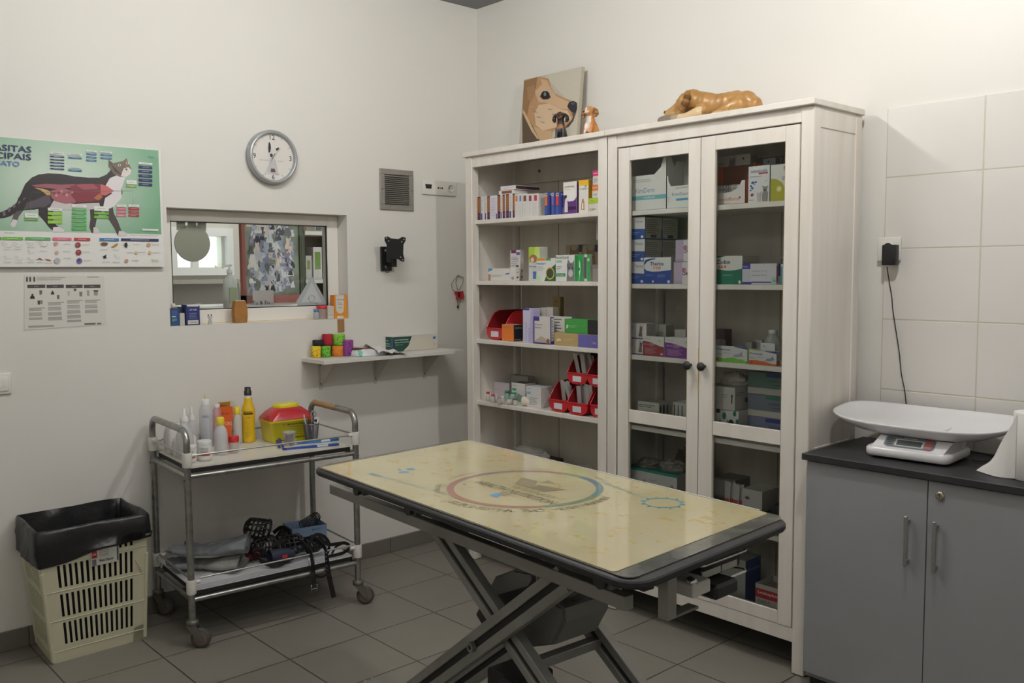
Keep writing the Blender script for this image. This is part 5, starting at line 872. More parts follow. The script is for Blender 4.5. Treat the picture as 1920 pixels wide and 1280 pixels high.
k.prism([onX(*fm(x, y), XM) for x, y in ((972, 742), (990, 737), (1012, 750), (1060, 755), (1085, 740), (1106, 745), (1106, 765), (1092, 790), (1090, 850), (1099, 885), (1095, 902), (1080, 898), (1060, 885), (1010, 878), (1008, 905), (985, 905), (985, 790), (972, 765))], (.004, 0, 0), BK)
for x, y in ((982, 748), (996, 766), (1094, 757), (1080, 772), (1087, 888), (1074, 872)): k.lathe([(.0035, .0042), (.0035, .0048), (0, .0049)], onX(*fm(x, y), XM), M('#b9b7b2', .4), 10, axis=(1, 0, 0))
k.build('screen_plate', root)
k = MB(); q = onX(*fm(990, 960), W0+.02); k.tube([q+Vector((0, -.012, .008)), q+Vector((0, -.010, -.004)), q+Vector((0, 0, -.009)), q+Vector((0, .009, -.004)), q+Vector((0, .008, .006))], .002, BK, 8); k.build('cable_hook', root)
# red clip with cords on a nail
root = thing('tourniquet', 'red plastic clip with looped black cord hanging on a wall hook', 'tourniquet', (W0, .24, 1.22)); XH = W0+.012
k = MB(); k.tube([onX(*fm(1440, 990), W0+.001), onX(*fm(1482, 1003), XH)], .0016, M('#b9b7b2', .3, .8), 8); k.build('hook', root)
k = MB(); cd = M('#1f1f1f', .6)
for l in (((1482, 1003), (1455, 992), (1425, 1015), (1405, 1045), (1412, 1080), (1440, 1105)), ((1482, 1003), (1480, 1040), (1460, 1075), (1448, 1100)), ((1455, 990), (1440, 1000), (1435, 1040), (1448, 1090)), ((1447, 1140), (1445, 1160), (1448, 1185)), ((1465, 1140), (1462, 1160), (1450, 1185))): k.tube([onX(*fm(x, y), XH) for x, y in l], .0012, cd, 6)
k.build('cord', root)
k = MB(); k.prism([onX(*fm(x, y), XH-.006) for x, y in ((1428, 1092), (1448, 1098), (1472, 1090), (1475, 1112), (1480, 1125), (1472, 1145), (1450, 1140), (1432, 1142), (1436, 1120), (1425, 1108))], (.014, 0, 0), M('#b3262e', .35)); k.prism([onX(*fm(x, y), XH+.008) for x, y in ((1447, 1100), (1463, 1100), (1462, 1130), (1449, 1130))], (.002, 0, 0), M('#3a1216', .5)); k.build('clip', root)
k = MB(); k.ball(onX(*fm(1448, 1194), XH), (.004, .006, .008), cd, 10); k.build('toggle', root)
# light switch
root = thing('light_switch', 'white rocker light switch at the left edge of the wall', 'switch', (W0, -1.95, .96)); y1_ = onX(21, 700, W0+.008).y; zt, zb = onX(10, 699, W0+.008).z, onX(10, 739, W0+.008).z
k = MB(); k.box((W0+.0005, y1_-.085, zb), (W0+.009, y1_, zt), M('#e3e0d9', .35), .003, 2); k.build('plate', root)
k = MB(); k.box((W0+.009, y1_-.075, zb+.012), (W0+.013, y1_-.012, zt-.012), M('#e8e5de', .3), .002, 2); k.build('rocker', root)
# holes / dots in the plaster
# cardboard strip under the sill corner
k = MB(); a0, a1 = onX(633, 596, W0+.003), onX(646, 622, W0+.003); k.box((W0+.0006, a0.y, a1.z), (W0+.003, a1.y, 1.1885), M('#a37a4c', .7)); one(k, 'cardboard_strip', 'small brown cardboard strip fixed to the wall below the right window corner', 'strip')
# ---------------------------------------------------------------- wall shelf
root = thing('wall_shelf', 'narrow white shelf on three brackets under the window', 'shelf', (W0, -.3, .88)); SZ = 1.018
k = MB(); k.box((W0+.001, -.702, SZ-.018), (W0+.20, .105, SZ), M('#dcd9d3', .45), .001); k.build('board', root)
bm_ = M('#c9c6c0', .5)
for y in (-.604, -.298, .004):
    k = MB(); k.prism([(W0+.001, y-.012, SZ-.019), (W0+.001, y+.012, SZ-.019), (W0+.001, y+.008, SZ-.155), (W0+.001, y-.008, SZ-.155)], (.0025, 0, 0), bm_); k.box((W0+.0035, y-.012, SZ-.0215), (W0+.15, y+.012, SZ-.019), bm_); k.prism([(W0+.0035, y-.001, SZ-.022), (W0+.13, y-.001, SZ-.022), (W0+.0035, y-.001, SZ-.14)], (0, .002, 0), bm_)
    b = k.build('bracket', root); k = MB()
    k.lathe([(.004, .0035), (.003, .006), (0, .0062)], (W0, y, SZ-.128), M('#3c3a36', .4), 10, axis=(1, 0, 0)); k.lathe([(.004, .0035), (.003, .006), (0, .0062)], (W0, y, SZ-.04), M('#3c3a36', .4), 10, axis=(1, 0, 0)); k.build('screws', b)
# bandage rolls
def roll(px0, px1, yt, yb, X, col, dots, lab, z=None):
    a0, a1 = onX(px0, yb, X), onX(px1, yb, X); z = SZ+.001 if z is None else z; h = onX((px0+px1)/2, yt, X).z-z; r_ = (a1.y-a0.y)/2*.93
    c_ = Vector((X-.0, (a0.y+a1.y)/2, z)); root = thing('bandage_roll', lab, 'bandage', c_, 'cohesive bandage rolls on the wall shelf'); k = MB()
    k.lathe([(r_*.35, h), (r_*.9, h), (r_, h-.003), (r_, .003), (r_*.9, 0), (r_*.35, 0)], c_, M(col, .85, bump=.6, bs=300), 24); k.build('roll_body', root)
    k = MB(); k.lathe([(r_*.36, h+.0004), (r_*.36, .001), (r_*.28, .001), (r_*.28, h+.0004), (r_*.36, h+.0004)], c_, M('#cfc8bb', .8), 16, cap=False); k.build('core', root)
    if dots:
        k = MB(); rnd = random.Random(int(px0))
        for i in range(34):
            a = rnd.uniform(-PI*.6, PI*.6); zz = rnd.uniform(.006, h-.008); p_ = c_+Vector((math.cos(a)*(r_+.0003), math.sin(a)*(r_+.0003), zz)); t_ = Vector((-math.sin(a), math.cos(a), 0)); s_ = .0026
            k.add([p_-t_*s_, p_-Vector((0, 0, s_*1.3)), p_+t_*s_, p_+Vector((0, 0, s_*1.3))], [(0, 1, 2, 3)], M(dots, .8))
        o = k.build('printed_paws', root); o['kind'] = 'stuff'
    return z+h
t1 = roll(584.5, 601.5, 648.5, 670, W0+.045, '#e2c52e', '#c25a2a', 'yellow bandage roll with orange spots, front left on the wall shelf')
t2 = roll(602, 620, 648, 670, W0+.047, '#6db83a', '#2c5a24', 'green bandage roll with dark spots between the yellow and orange rolls')
t3 = roll(622, 645, 647.5, 670, W0+.047, '#e08a2c', '#c05a1e', 'orange bandage roll in the bottom row on the wall shelf')
roll(642.5, 662, 637, 668, W0+.075, '#8a3f86', '#2c2f7a', 'tall purple bandage roll with blue spots at the right of the pile')
roll(586.5, 606, 637, 647.5, W0+.035, '#25242a', None, 'black bandage roll lying on top of the yellow one', t1+.001)
roll(604.5, 623.5, 626, 647, W0+.038, '#a3202f', None, 'plain dark red bandage roll, top of the pile', t2+.001)
roll(623.5, 646, 626, 647, W0+.045, '#7fbf3c', '#27401f', 'lime bandage roll with black paw spots standing on the orange one', t3+.001)
# wipes pack
root = thing('wipes_pack', 'open white and mint packet of wipes lying on the wall shelf', 'packet', (W0+.1, -.38, SZ)); k = MB()
f5 = lambda x, y: (550+x/5.486, 560+y/5.486)
def soft(cx, cy, hx, hy, hz, z, mat, seed, tail=0):
    n, m = 20, 8; vs_ = []
    for i in range(m+1):
        t = PI/2*i/m-.0
        for j in range(n):
            a = 2*PI*j/n; q = 1+.10*noise.noise(Vector((math.cos(a)*2+seed, math.sin(a)*2, t*2))); ca, sa = math.cos(a), math.sin(a)
            ex = abs(ca)**.6*(1 if ca > 0 else -1); ey = abs(sa)**.6*(1 if sa > 0 else -1); vs_.append((cx+hx*q*ex*math.cos(t)**.45, cy+hy*q*ey*math.cos(t)**.45, z+hz*q*math.sin(t)))
    k.add(vs_, [(i*n+j, i*n+(j+1) % n, i*n+n+(j+1) % n, i*n+n+j) for i in range(m) for j in range(n)]+[tuple(range(n))[::-1]], mat, True)
soft(W0+.11, -.415, .07, .085, .036, SZ+.001, M('#d9dcdc', .3), 2); 
k.quad([(W0+.07, -.49, SZ+.039), (W0+.15, -.49, SZ+.039), (W0+.15, -.42, SZ+.0400), (W0+.07, -.42, SZ+.04)], M('#c25a56', .4)); k.quad([(W0+.08, -.47, SZ+.0405), (W0+.15, -.47, SZ+.0405), (W0+.15, -.44, SZ+.0410), (W0+.08, -.44, SZ+.041)], M('#d9c9b4', .4)); k.build('packet', root)
k = MB(); soft(W0+.115, -.478, .056, .014, .03, SZ+.001, M('#7cc4b4', .35), 6); k.build('mint_end', root)
k = MB(); n = 14; V = []
for i in range(n+1):
    for j in range(9): u, v = i/n, j/8; V.append((W0+.05+.16*v, -.42+.19*u*(1-.12*v)+.008*math.sin(v*9+i), SZ+.003+.040*(1-u)*(.4+.6*math.sin(PI*v))+.006*math.sin(u*14+v*5)+.012*max(0, .3-abs(v-.4))+.004))
k.add(V, [(i*9+j, i*9+j+1, i*9+j+10, i*9+j+9) for i in range(n) for j in range(8)], M('#e0dfdc', .7), True); k.add([(x, y, z-.0015) for x, y, z in V], [(i*9+j, i*9+j+9, i*9+j+10, i*9+j+1) for i in range(n) for j in range(8)], M('#e0dfdc', .7), True); k.build('tissue', root)
# glove box
def wallbox(y0, y1, x0, x1, z, h, col, name, label, end=None, front=(), endd=(), top=None, cat='box'):
    """carton on the left wall: front faces +X, end faces -Y; x0 back, x1 front"""
    k = MB(); k.box((x0, y0, z), (x1, y1, z+h), M(col, .5), .0006); W = y1-y0
    if end: k.quad([(x0, y0-.0002, z), (x1, y0-.0002, z), (x1, y0-.0002, z+h), (x0, y0-.0002, z+h)], M(end, .5))
    if top: k.quad([(x0, y0, z+h+.0002), (x1, y0, z+h+.0002), (x1, y1, z+h+.0002), (x0, y1, z+h+.0002)], M(top, .5))
    for items, P, U in ((front, lambda s, t, e: (x1+e, y0+s*W, z+t*h), (0, 1, 0)), (endd, lambda s, t, e: (x0+s*(x1-x0), y0-.0002-e, z+t*h), (1, 0, 0))):
        for i, it in enumerate(items):
            e = .0003+.00012*i; wd_ = W if U[1] else x1-x0
            if it[0] == 'r': k.quad([P(it[1], it[2], e), P(it[3], it[2], e), P(it[3], it[4], e), P(it[1], it[4], e)], M(it[5], .5))
            elif it[0] == 'p': k.add([P(*q, e) for q in it[1]], [tuple(range(len(it[1])))], M(it[2], .5))
            elif it[0] == 't': k.text(it[1], P(it[2], it[3], e), U, (0, 0, 1), it[4]*h, M(it[5], .5), w=it[6]*wd_, bold=.01)
            elif it[0] == 'l':
                for r in range(it[5]): q = it[2]+(it[4]-it[2])*(r+.3)/it[5]; d_ = (it[4]-it[2])/it[5]*.35; k.quad([P(it[1], q, e), P(it[3]-.04*(r % 3), q, e), P(it[3]-.04*(r % 3), q+d_, e), P(it[1], q+d_, e)], M(it[6], .5))
    return one(k, name, label, cat)
gy0 = onZ(737, 660, SZ).y; gx = onZ(737, 660, SZ).x; gy1 = onX(820, 655, gx).y; gh = onX(760, 638, gx).z-SZ
wallbox(gy0, gy1, gx-.11+.04, gx, SZ+.001, .072, '#cfc9bb', 'glove_box', 'green and beige box of latex examination gloves on the wall shelf', end='#1f4b40', top='#c3bfb4', front=[('p', [(0, 0), (.22, 0), (.34, .35), (.42, 1), (0, 1)], '#1f4b40'), ('t', 'Latex Examination', .19, .8, .1, '#dfe6e0', .3), ('t', 'Gloves, Powder-Free', .2, .62, .1, '#dfe6e0', .32), ('t', 'Single Use', .13, .45, .07, '#a9c4b8', .16), ('r', .9, .7, .96, .88, '#4a6ab0'), ('l', .9, .3, .97, .6, 3, '#a5a194')], endd=[('t', 'Latex', .3, .75, .1, '#c9d8d0', .4), ('l', .1, .3, .7, .6, 2, '#a9c4b8'), ('r', .85, .15, .97, .9, '#4a6ab0')])
# ---------------------------------------------------------------- on the window sill
ZS = OZ0+.002
def sx(px0, px1, yt, X, d, col, name, label, z=ZS, **k_): a0, a1 = onX(px0, 600, X), onX(px1, 600, X); h = onX((px0+px1)/2, yt, X).z-z; return wallbox(max(a0.y, OY0+.003), min(a1.y, OY1-.003), X-d, X, z, h, col, name, label, **k_)
sx(321, 336.5, 578, W0-.006, .05, '#27467e', 'medicine_box', 'blue carton with a green label at the left end of the window sill', end='#8f917e', top='#6b6f70', front=[('l', .12, .62, .8, .9, 3, '#5f7ab0'), ('r', .1, .5, .6, .56, '#cfd6dc'), ('p', [(.1, .25), (.7, .3), (.7, .42), (.1, .4)], '#4f9a78')], endd=[('r', .3, .3, .8, .45, '#55584e')])
sx(337.5, 346.5, 587, W0-.006, .03, '#c4c2bb', 'medicine_box', 'small white carton between the two blue ones on the window sill')
sx(336.8, 349, 575, W0-.040, .02, '#3a4258', 'medicine_box', 'dark blue carton behind the small white one on the window sill', top='#c9c9c6')
sx(349, 375, 571, W0-.006, .045, '#232e68', 'medicine_box', 'navy tablet carton with a torn white top on the window sill', end='#1e2858', top='#c9c8c4', front=[('t', 'Baxx 5MG/15mg', .5, .9, .05, '#a9b4d8', .7), ('r', .2, .68, .85, .82, '#3a4684'), ('t', 'AC TABS', .52, .75, .09, '#c9d0e6', .5), ('l', .22, .3, .8, .62, 4, '#7f8bb8'), ('r', .12, .04, .88, .24, '#d4d4d2'), ('t', 'Boehringer', .55, .14, .08, '#4a4c55', .5)])
a0 = onX(362, 571, W0-.01); k = MB(); k.prism([(W0-.006, a0.y-.03, a0.z), (W0-.006, a0.y+.033, a0.z+.004), (W0-.006, a0.y+.02, a0.z-.008), (W0-.006, a0.y-.028, a0.z-.006)], (.0012, 0, 0), M('#dedcd8', .6))
a0 = onX(325, 578, W0-.02); k.ball((W0-.025, a0.y+.002, a0.z+.010), (.014, .012, .012), M('#d8cfc6', .8), 8); one(k, 'paper_scrap', 'crumpled white paper on top of the left sill cartons', 'paper')
k = MB(); q = onX(394, 607, W0-.02); q.z = ZS+.0005; k.lathe([(.009, 0), (.010, .004), (.005, .02), (.011, .032), (.009, .033)], q, frosty('#c9ccd0', .6), 12); k.ball(q+Vector((0, -.007, .038)), .0035, M('#4a4c4c', .5), 8); k.ball(q+Vector((0, .007, .038)), .0035, M('#4a4c4c', .5), 8); one(k, 'glass_figurine', 'tiny clear glass figurine with dark ears on the window sill', 'figurine')
a0, a1 = onX(437.5, 606, W0-.02), onX(462, 606, W0-.02); cy = (a0.y+a1.y)/2; w_ = (a1.y-a0.y)/2; hz = onX(450, 564, W0-.02).z-ZS; k = MB()
k.prism([(W0-.035, cy+s*w_, ZS+t*hz) for s, t in ((-.88, .005), (.88, .005), (.94, .15), (1, .3), (.98, .65), (.8, .93), (.74, 1), (-.78, 1), (-.84, .93), (-.98, .65), (-1, .3), (-.94, .15))], (.03, 0, 0), M('#a9763a', .7, mix='#9d6c33', ms=30)); k.box((W0-.03, cy-w_*.7, ZS+hz), (W0-.01, cy+w_*.7, ZS+hz+.003), M('#d8cfc0', .7)); k.box((W0-.0049, cy-w_*.8, ZS+hz*.93), (W0-.0042, cy+w_*.8, ZS+hz*.94), M('#8a5f2c', .7)); one(k, 'paper_bag', 'folded brown paper bag standing in the middle of the window sill', 'bag')
p = onX(593, 598, W0-.018); root = thing('small_vial', 'clear vial with a blue cap on the right of the window sill', 'vial', (p.x, p.y, ZS)); c_ = Vector((p.x, p.y, ZS+.0005)); k = MB(); k.lathe([(.0125, 0), (.0145, .003), (.0145, .026), (.010, .033), (.009, .037)], c_, frosty('#c6c9c9', .6), 16); k.build('vial_body', root); k = MB(); k.lathe([(.0115, .036), (.012, .037), (.012, .045), (0, .046)], c_, M('#3f7fc4', .4), 16); k.build('cap', root)
p = onX(604, 596, W0-.042); root = thing('specimen_jar', 'clear jar with a bright red lid on the window sill', 'jar', (p.x, p.y, ZS)); c_ = Vector((p.x, p.y, ZS+.0005)); hz = onX(604, 573, p.x).z-ZS; k = MB(); k.lathe([(.020, 0), (.022, .003), (.0235, hz-.013)], c_, frosty('#c9bcb8', .6), 20); k.build('jar_body', root); k = MB(); k.lathe([(.026, hz-.014), (.0265, hz-.012), (.0265, hz-.002), (.024, hz), (0, hz)], c_, M('#c9242c', .35), 24); k.build('lid', root)
zz = ZS
for i in range(4):
    a0, a1 = onX(614.5, 597, W0-.012), onX(626.5, 597, W0-.012); wallbox(a0.y, a1.y, W0-.04, W0-.012, zz+.0003, .0145, '#d4d1c9', 'medicine_box', ('lowest', 'second', 'third', 'topmost')[i]+' of the four little white cartons stacked beside the orange box', end='#c98a4a' if i in (1, 3) else '#b5a58e', front=[('l', .1, .3, .8, .6, 1, '#8a8780')] if i else ()); zz += .0150
a0, a1 = onX(627.5, 597, W0-.008), OY1-.0035; h_ = onX(637, 553, W0-.008).z-ZS
wallbox(a0.y, a1, W0-.045, W0-.008, ZS, h_, '#e8962a', 'medicine_box', 'tall orange and white carton in the right corner of the window sill', end='#d9822a', top='#4a4038', front=[('p', [(.12, 1), (.12, .35), (.3, .22), (.55, .2), (.72, .3), (.78, 1)], '#d9d6d0'), ('t', 'METACAM', .5, .8, .05, '#3a3a3a', .5), ('l', .25, .55, .65, .7, 2, '#8f8b84'), ('l', .3, .42, .6, .5, 1, '#d9a24a'), ('r', .2, .01, .7, .1, '#dedbd4')], endd=[('c', 0, 0, 0, 0, 0)] if False else ())
# ================================================================ steel trolley
T0 = Vector((.107, -1.442, 0)); E1 = Vector((.0784, .9969, 0)).normalized(); E2 = Vector((-E1.y, E1.x, 0)); TL, TD = .700, .422
def tp(a, b, z): return T0+E1*a+E2*b+Vector((0, 0, z))       # a along the length, b towards the wall
ST = M('#a5a5a2', .32, .85, mix='#8d8c88', ms=30); WPL = M('#dedbd3', .4); TZ, BZ = .685, .215
trol = thing('trolley', 'two tier steel instrument trolley on castors against the left wall', 'trolley', tp(TL/2, TD/2, 0))
k = MB()
def wheel(parent, a, b, da, db):
    p = tp(a, b, 0); d = (E1*da+E2*db).normalized(); s_ = d.cross(Vector((0, 0, 1))); w = p+d*.030; k = MB()
    k.lathe([(.012, -.012), (.033, -.012), (.037, -.008), (.037, .008), (.033, .012), (.012, .012)], w+Vector((0, 0, .0375)), M('#4a4846', .7), 26, axis=tuple(s_)); k.lathe([(.026, -.0125), (.022, -.0135), (0, -.0135)], w+Vector((0, 0, .0375)), M('#6b5a52', .5), 20, axis=tuple(s_)); k.lathe([(.026, .0125), (.022, .0135), (0, .0135)], w+Vector((0, 0, .0375)), M('#6b5a52', .5), 20, axis=tuple(s_))
    o = k.build('wheel', parent); k = MB(); g = M('#6e6b64', .45, .5)
    k.lathe([(.014, .085), (.022, .088), (.023, .104), (.015, .108)], p, g, 18)
    for sg in (-1, 1): k.prism([p+s_*.018*sg-d*.018+Vector((0, 0, .09)), p+s_*.018*sg+d*.02+Vector((0, 0, .09)), w+s_*.018*sg+d*.012+Vector((0, 0, .034)), w+s_*.018*sg-d*.008+Vector((0, 0, .030))], s_*.002*sg, g)
    k.tube([w+s_*.021+Vector((0, 0, .0375)), w-s_*.021+Vector((0, 0, .0375))], .005, g, 10); k.build('caster_fork', o)
legs = []
for a, b, da, db in ((0, 0, .8, -.6), (TL, 0, .9, -.3), (0, TD, .7, -.7), (TL, TD, .8, -.2)):
    k = MB(); k.tube([tp(a, b, .10), tp(a, b, .75)], .0128, ST, 16); lg = k.build('leg', trol); wheel(lg, a, b, da, db)
    for z in (.207, .690):
        k = MB(); k.lathe([(.0175, z), (.0182, z+.002), (.0182, z+.052), (.0175, z+.054)], tp(a, b, 0), WPL, 18)
        k.tube([tp(a, b, z+.042), tp(a+(.034 if a == 0 else -.034), b, z+.042)], .0075, WPL, 10); k.tube([tp(a, b, z+.042), tp(a, b+(.034 if b == 0 else -.034), z+.042)], .0075, WPL, 10); k.build('connector', lg)
    k = MB(); k.lathe([(.004, 0), (.004, .014), (0, .0145)], tp(a, b, .64), M('#2c2a28', .5), 8, axis=(E1*(-1 if a == 0 else 1))[:]); k.build('plug', lg)
for a in (0, TL):
    P = [tp(a, 0, .745)]+arc(tp(a, .05, .775), -E2, (0, 0, 1), .05, 0, PI/2, 8)+arc(tp(a, TD-.05, .775), (0, 0, 1), E2, .05, 0, PI/2, 8)+[tp(a, TD, .745)]
    k = MB(); k.tube(P, .0128, ST, 16)
    if a: k.tube([tp(a, .17, .8252), tp(a, TD-.04, .8252)], .0131, M('#a58458', .6), 14)
    k.build('handle', trol)
for z, nm in ((TZ, 'top'), (BZ, 'bottom')):
    k = MB()
    k.obox(tp(.018, .012, z-.004), E1*(TL-.036), E2*(TD-.024), Vector((0, 0, .004)), M('#d9d5c9' if nm == 'top' else '#d5d5d8', .3), 0)
    k.obox(tp(.018, .012, z-.022), E1*(TL-.036), E2*(TD-.024), Vector((0, 0, .0178)), M('#1c1a19', .5), .002)
    tr = k.build('tray', trol)
    k = MB(); zz = z-.032
    for a, b, c, d in ((0, 0, TL, 0), (0, TD, TL, TD), (0, 0, 0, TD), (TL, 0, TL, TD)): k.tube([tp(a, b, zz), tp(c, d, zz)], .0095, ST, 12)
    k.build('tray_frame', tr)
    for a, b, c, d in ((.034, 0, TL-.034, 0), (.034, TD, TL-.034, TD), (0, .034, 0, TD-.034), (TL, .034, TL, TD-.034)):
        k = MB(); zr = z+.047; k.tube([tp(a, b, zr), tp(c, d, zr)], .0038, M('#bcbab5', .3, .8), 8); k.build('guard_rail', tr)
if True:      # printed lines on the lower tray liner
    k = MB()
    for i in range(3): k.obox(tp(.03, .03+.012*i, BZ+.0003), E1*(TL-.06), E2*.0012, Vector((0, 0, .0002)), M('#6d7078', .5))
    k.build('liner_print', tr)
# ---------------------------------------------------------------- things on the top tray
ZT = TZ+.001
def at(px, py, z=ZT, bmax=.375):
    p = onZ(px, py, z)
    while (p-T0).dot(E2) > bmax: py += .5; p = onZ(px, py, z)
    return p
def scale_at(p): return FP/((p-CP).dot(_f))
def hpx(p, py):      # height so that the top of a thing at p reaches pixel row py
    lo, hi = 0, .6
    for _ in range(30):
        m_ = (lo+hi)/2; q = p+Vector((0, 0, m_))-CP; y = 640-FP*q.dot(_u)/q.dot(_f)
        if y > py: lo = m_
        else: hi = m_
    return lo
VD = (Vector((CP.x, CP.y, 0))-Vector((.1, -1.1, 0))).normalized(); VR = Vector((-VD.y, VD.x, 0))   # towards the viewer, viewer's right
def bottle(p, r, prof, mat, name, label, cat, cap=None, capcol='#e8c52a', extra=None, group=None, n=22):
    root = thing(name, label, cat, p, group); k = MB(); k.lathe([(a*r, b) for a, b in prof], p, mat, n); k.build('bottle_body', root)
    if cap: k = MB(); k.lathe(cap, p, M(capcol, .4), n); k.build('cap', root)
    if extra: extra(root, p)
    return root
def curved_label(k, p, r, z0, z1, a0, a1, mat, n=10):     # wrapped around a round body; angle 0 faces the viewer
    V = []; 
    for i in range(n+1):
        a = a0+(a1-a0)*i/n; d = VD*math.cos(a)+VR*math.sin(a); V += [p+d*r+Vector((0, 0, z0)), p+d*r+Vector((0, 0, z1))]
    k.add(V, [(2*i, 2*i+2, 2*i+3, 2*i+1) for i in range(n)], mat, True)
def ltext(k, p, r, t, z, h, w, col, bold=.01): k.text(t, p+VD*r+Vector((0, 0, z)), VR, (0, 0, 1), h, M(col, .5), w=w, bold=bold)
# gauze packs in clear film
for i, (px, py, s_, lab) in enumerate(((300, 832, .05, 'white gauze pack in clear film at the back left of the trolley'), (322, 845, .045, 'second clear wrapped white pack before the back left one'))):
    p = at(px, py, bmax=(.345, .26)[i]); p += E1*max(0, .075-(p-T0).dot(E1)); k = MB(); vs_ = []; n, m = 18, 8
    h_ = (.12, .085)[i]
    for a in range(m+1):
        t = PI/2*a/m
        for j in range(n): q = 2*PI*j/n; f_ = 1+.1*noise.noise(Vector((math.cos(q)*2+i*5, math.sin(q)*2, t*3))); ex = abs(math.cos(q))**.5*(1 if math.cos(q) > 0 else -1); ey = abs(math.sin(q))**.5*(1 if math.sin(q) > 0 else -1); vs_.append(p+E1*(s_*f_*ex*math.cos(t)**.3)+E2*(s_*.8*f_*ey*math.cos(t)**.3)+Vector((0, 0, h_*f_*math.sin(t)**.8)))
    k.add(vs_, [(a*n+j, a*n+(j+1) % n, a*n+n+(j+1) % n, a*n+n+j) for a in range(m) for j in range(n)]+[tuple(range(n))[::-1]], M('#dddbd8', .3, coat=.5), True); one(k, 'gauze_pack', lab, 'pack')
p = at(348, 858, bmax=.19); h_ = hpx(p, 766); bottle(p, .033, [(.9, 0), (1, .004), (1, h_*.45), (.75, h_*.62), (.5, h_*.70), (.45, h_*.76)], frosty('#d9dadb', .55), 'squeeze_bottle', 'clear squeeze bottle with a white nozzle between the wrapped packs', 'bottle', [(.016, h_*.74), (.016, h_*.82), (.006, h_*.86), (.004, h_), (0, h_)], '#dcdcda')
p = at(362, 846); h_ = hpx(p, 762); bottle(p, .020, [(.9, 0), (1, .004), (1, h_*.6), (.55, h_*.7)], frosty('#dcdde0', .5), 'squeeze_bottle', 'narrow frosted bottle with a thin tip just left of the tall clear one', 'bottle', [(.011, h_*.69), (.011, h_*.8), (.004, h_*.84), (.0025, h_), (0, h_)], '#dedede')
p = at(388, 828); h_ = hpx(p, 748)
def ex1(root, p):
    k = MB(); curved_label(k, p, .0272, .02, h_*.62, -.9, .5, frosty('#d9dde4', .5)); ltext(k, p, .0278, 'GALL', h_*.66, .008, .024, '#3f6fb0')
    for i in range(9): ltext(k, p, .0278, '-', .02+i*.008, .0012, .006+.004*(i % 3), '#55585c')
    k.build('label_print', root); k = MB(); k.tube([p+Vector((0, 0, h_*1.0)), p+Vector((0, 0, h_*1.0+.018))+VR*-.004], [.003, .0012], M('#d8cf30', .4), 8); k.build('tip', root)
bottle(p, .027, [(.9, 0), (1, .004), (1, h_*.78), (.75, h_*.86), (.5, h_*.9)], frosty('#d5d9e0', .45), 'dispenser_bottle', 'tall clear dispenser bottle with a yellow tip and blue print', 'bottle', [(.016, h_*.88), (.016, h_*.985), (.01, h_), (0, h_)], '#e3e3e2', ex1)
p = at(409, 818, bmax=.385); h_ = hpx(p, 757); bottle(p, .018, [(.9, 0), (1, .004), (1, h_*.85), (.6, h_*.93)], frosty('#e5a9ae', .5), 'plastic_bottle', 'slim pinkish clear bottle behind the orange packet', 'bottle', [(.012, h_*.92), (.012, h_), (0, h_)], '#e3d9d9')
p = at(382, 838); bottle(p, .014, [(1, 0), (1, .035)], frosty('#d9d9dc', .6), 'small_vial', 'small vial with a purple cap behind the white jars', 'vial', [(.0155, .033), (.0155, .046), (0, .047)], '#6a3d9c')
def jar(px, py, r, ytop, lab):
    p = at(px, py); h_ = hpx(p, ytop)
    def ex(root, p):
        k = MB(); curved_label(k, p, r+.0004, h_*.1, h_*.72, -1.3, 1.3, M('#dcdcda', .4)); curved_label(k, p, r+.0008, h_*.26, h_*.36, -.9, .9, M('#c23a34', .4))
        for i in range(4): ltext(k, p, r+.0012, 'medicated', h_*(.66-.07*i), .0035, r*1.1, '#4c4f4c')
        k.build('label_strip', root)
    bottle(p, r, [(.9, 0), (1, .003), (1, h_*.75), (.94, h_*.78)], M('#d2d3d1', .35), 'ointment_jar', lab, 'jar', [(r*.96, h_*.77), (r*.98, h_*.8), (r*.98, h_*.98), (r*.9, h_), (0, h_)], '#dbdcdb', ex)
jar(358, 866, .021, 834, 'white jar with a red stripe, half hidden by the trolley corner post'); jar(384, 862, .0275, 825, 'wider white jar with a red stripe beside the corner one')
p = at(415, 851); h_ = hpx(p, 782); bottle(p, .0265, [(.9, 0), (1, .004), (1, h_*.55), (.85, h_*.68), (.5, h_*.78), (.45, h_*.82)], frosty('#d9dade', .75), 'plastic_bottle', 'small round white bottle with a yellow screw cap, in front of the orange packet', 'bottle', [(.0145, h_*.80), (.0155, h_*.82), (.0155, h_*.98), (.013, h_), (0, h_)], '#e8d033')
p = at(425, 822); h_ = hpx(p, 762); root = thing('foil_packet', 'orange foil packet with pale lettering leaning between the bottles', 'packet', p); k = MB(); u0, u1 = -.030, .030
k.prism([p+VR*u0*.7, p+VR*u1*.5, p+VR*u1+Vector((0, 0, h_*.8)), p+VR*u1*.96+Vector((0, 0, h_)), p+VR*u0+Vector((0, 0, h_*.97)), p+VR*u0+Vector((0, 0, h_*.3))], -VD*.008, M('#d9602a', .35)); ltext(k, p+VR*.010, .0015, 'ORS', h_*.55, .016, .028, '#e9cdb8'); ltext(k, p-VR*.004, .0015, 'life aid', h_*.82, .006, .03, '#8f3f1c'); k.build('orange_front', root)
k = MB(); k.prism([p+VR*u0-VD*.012, p+VR*u1*.6-VD*.012, p+VR*u1*.62-VD*.012+Vector((0, 0, h_*1.12)), p+VR*u0-VD*.012+Vector((0, 0, h_*1.10))], -VD*.008, M('#a87828', .35)); ltext(k, p-VR*.008-VD*.012, .0008, 'baxter', h_*1.03, .006, .03, '#4a3410'); k.build('golden_back', root)
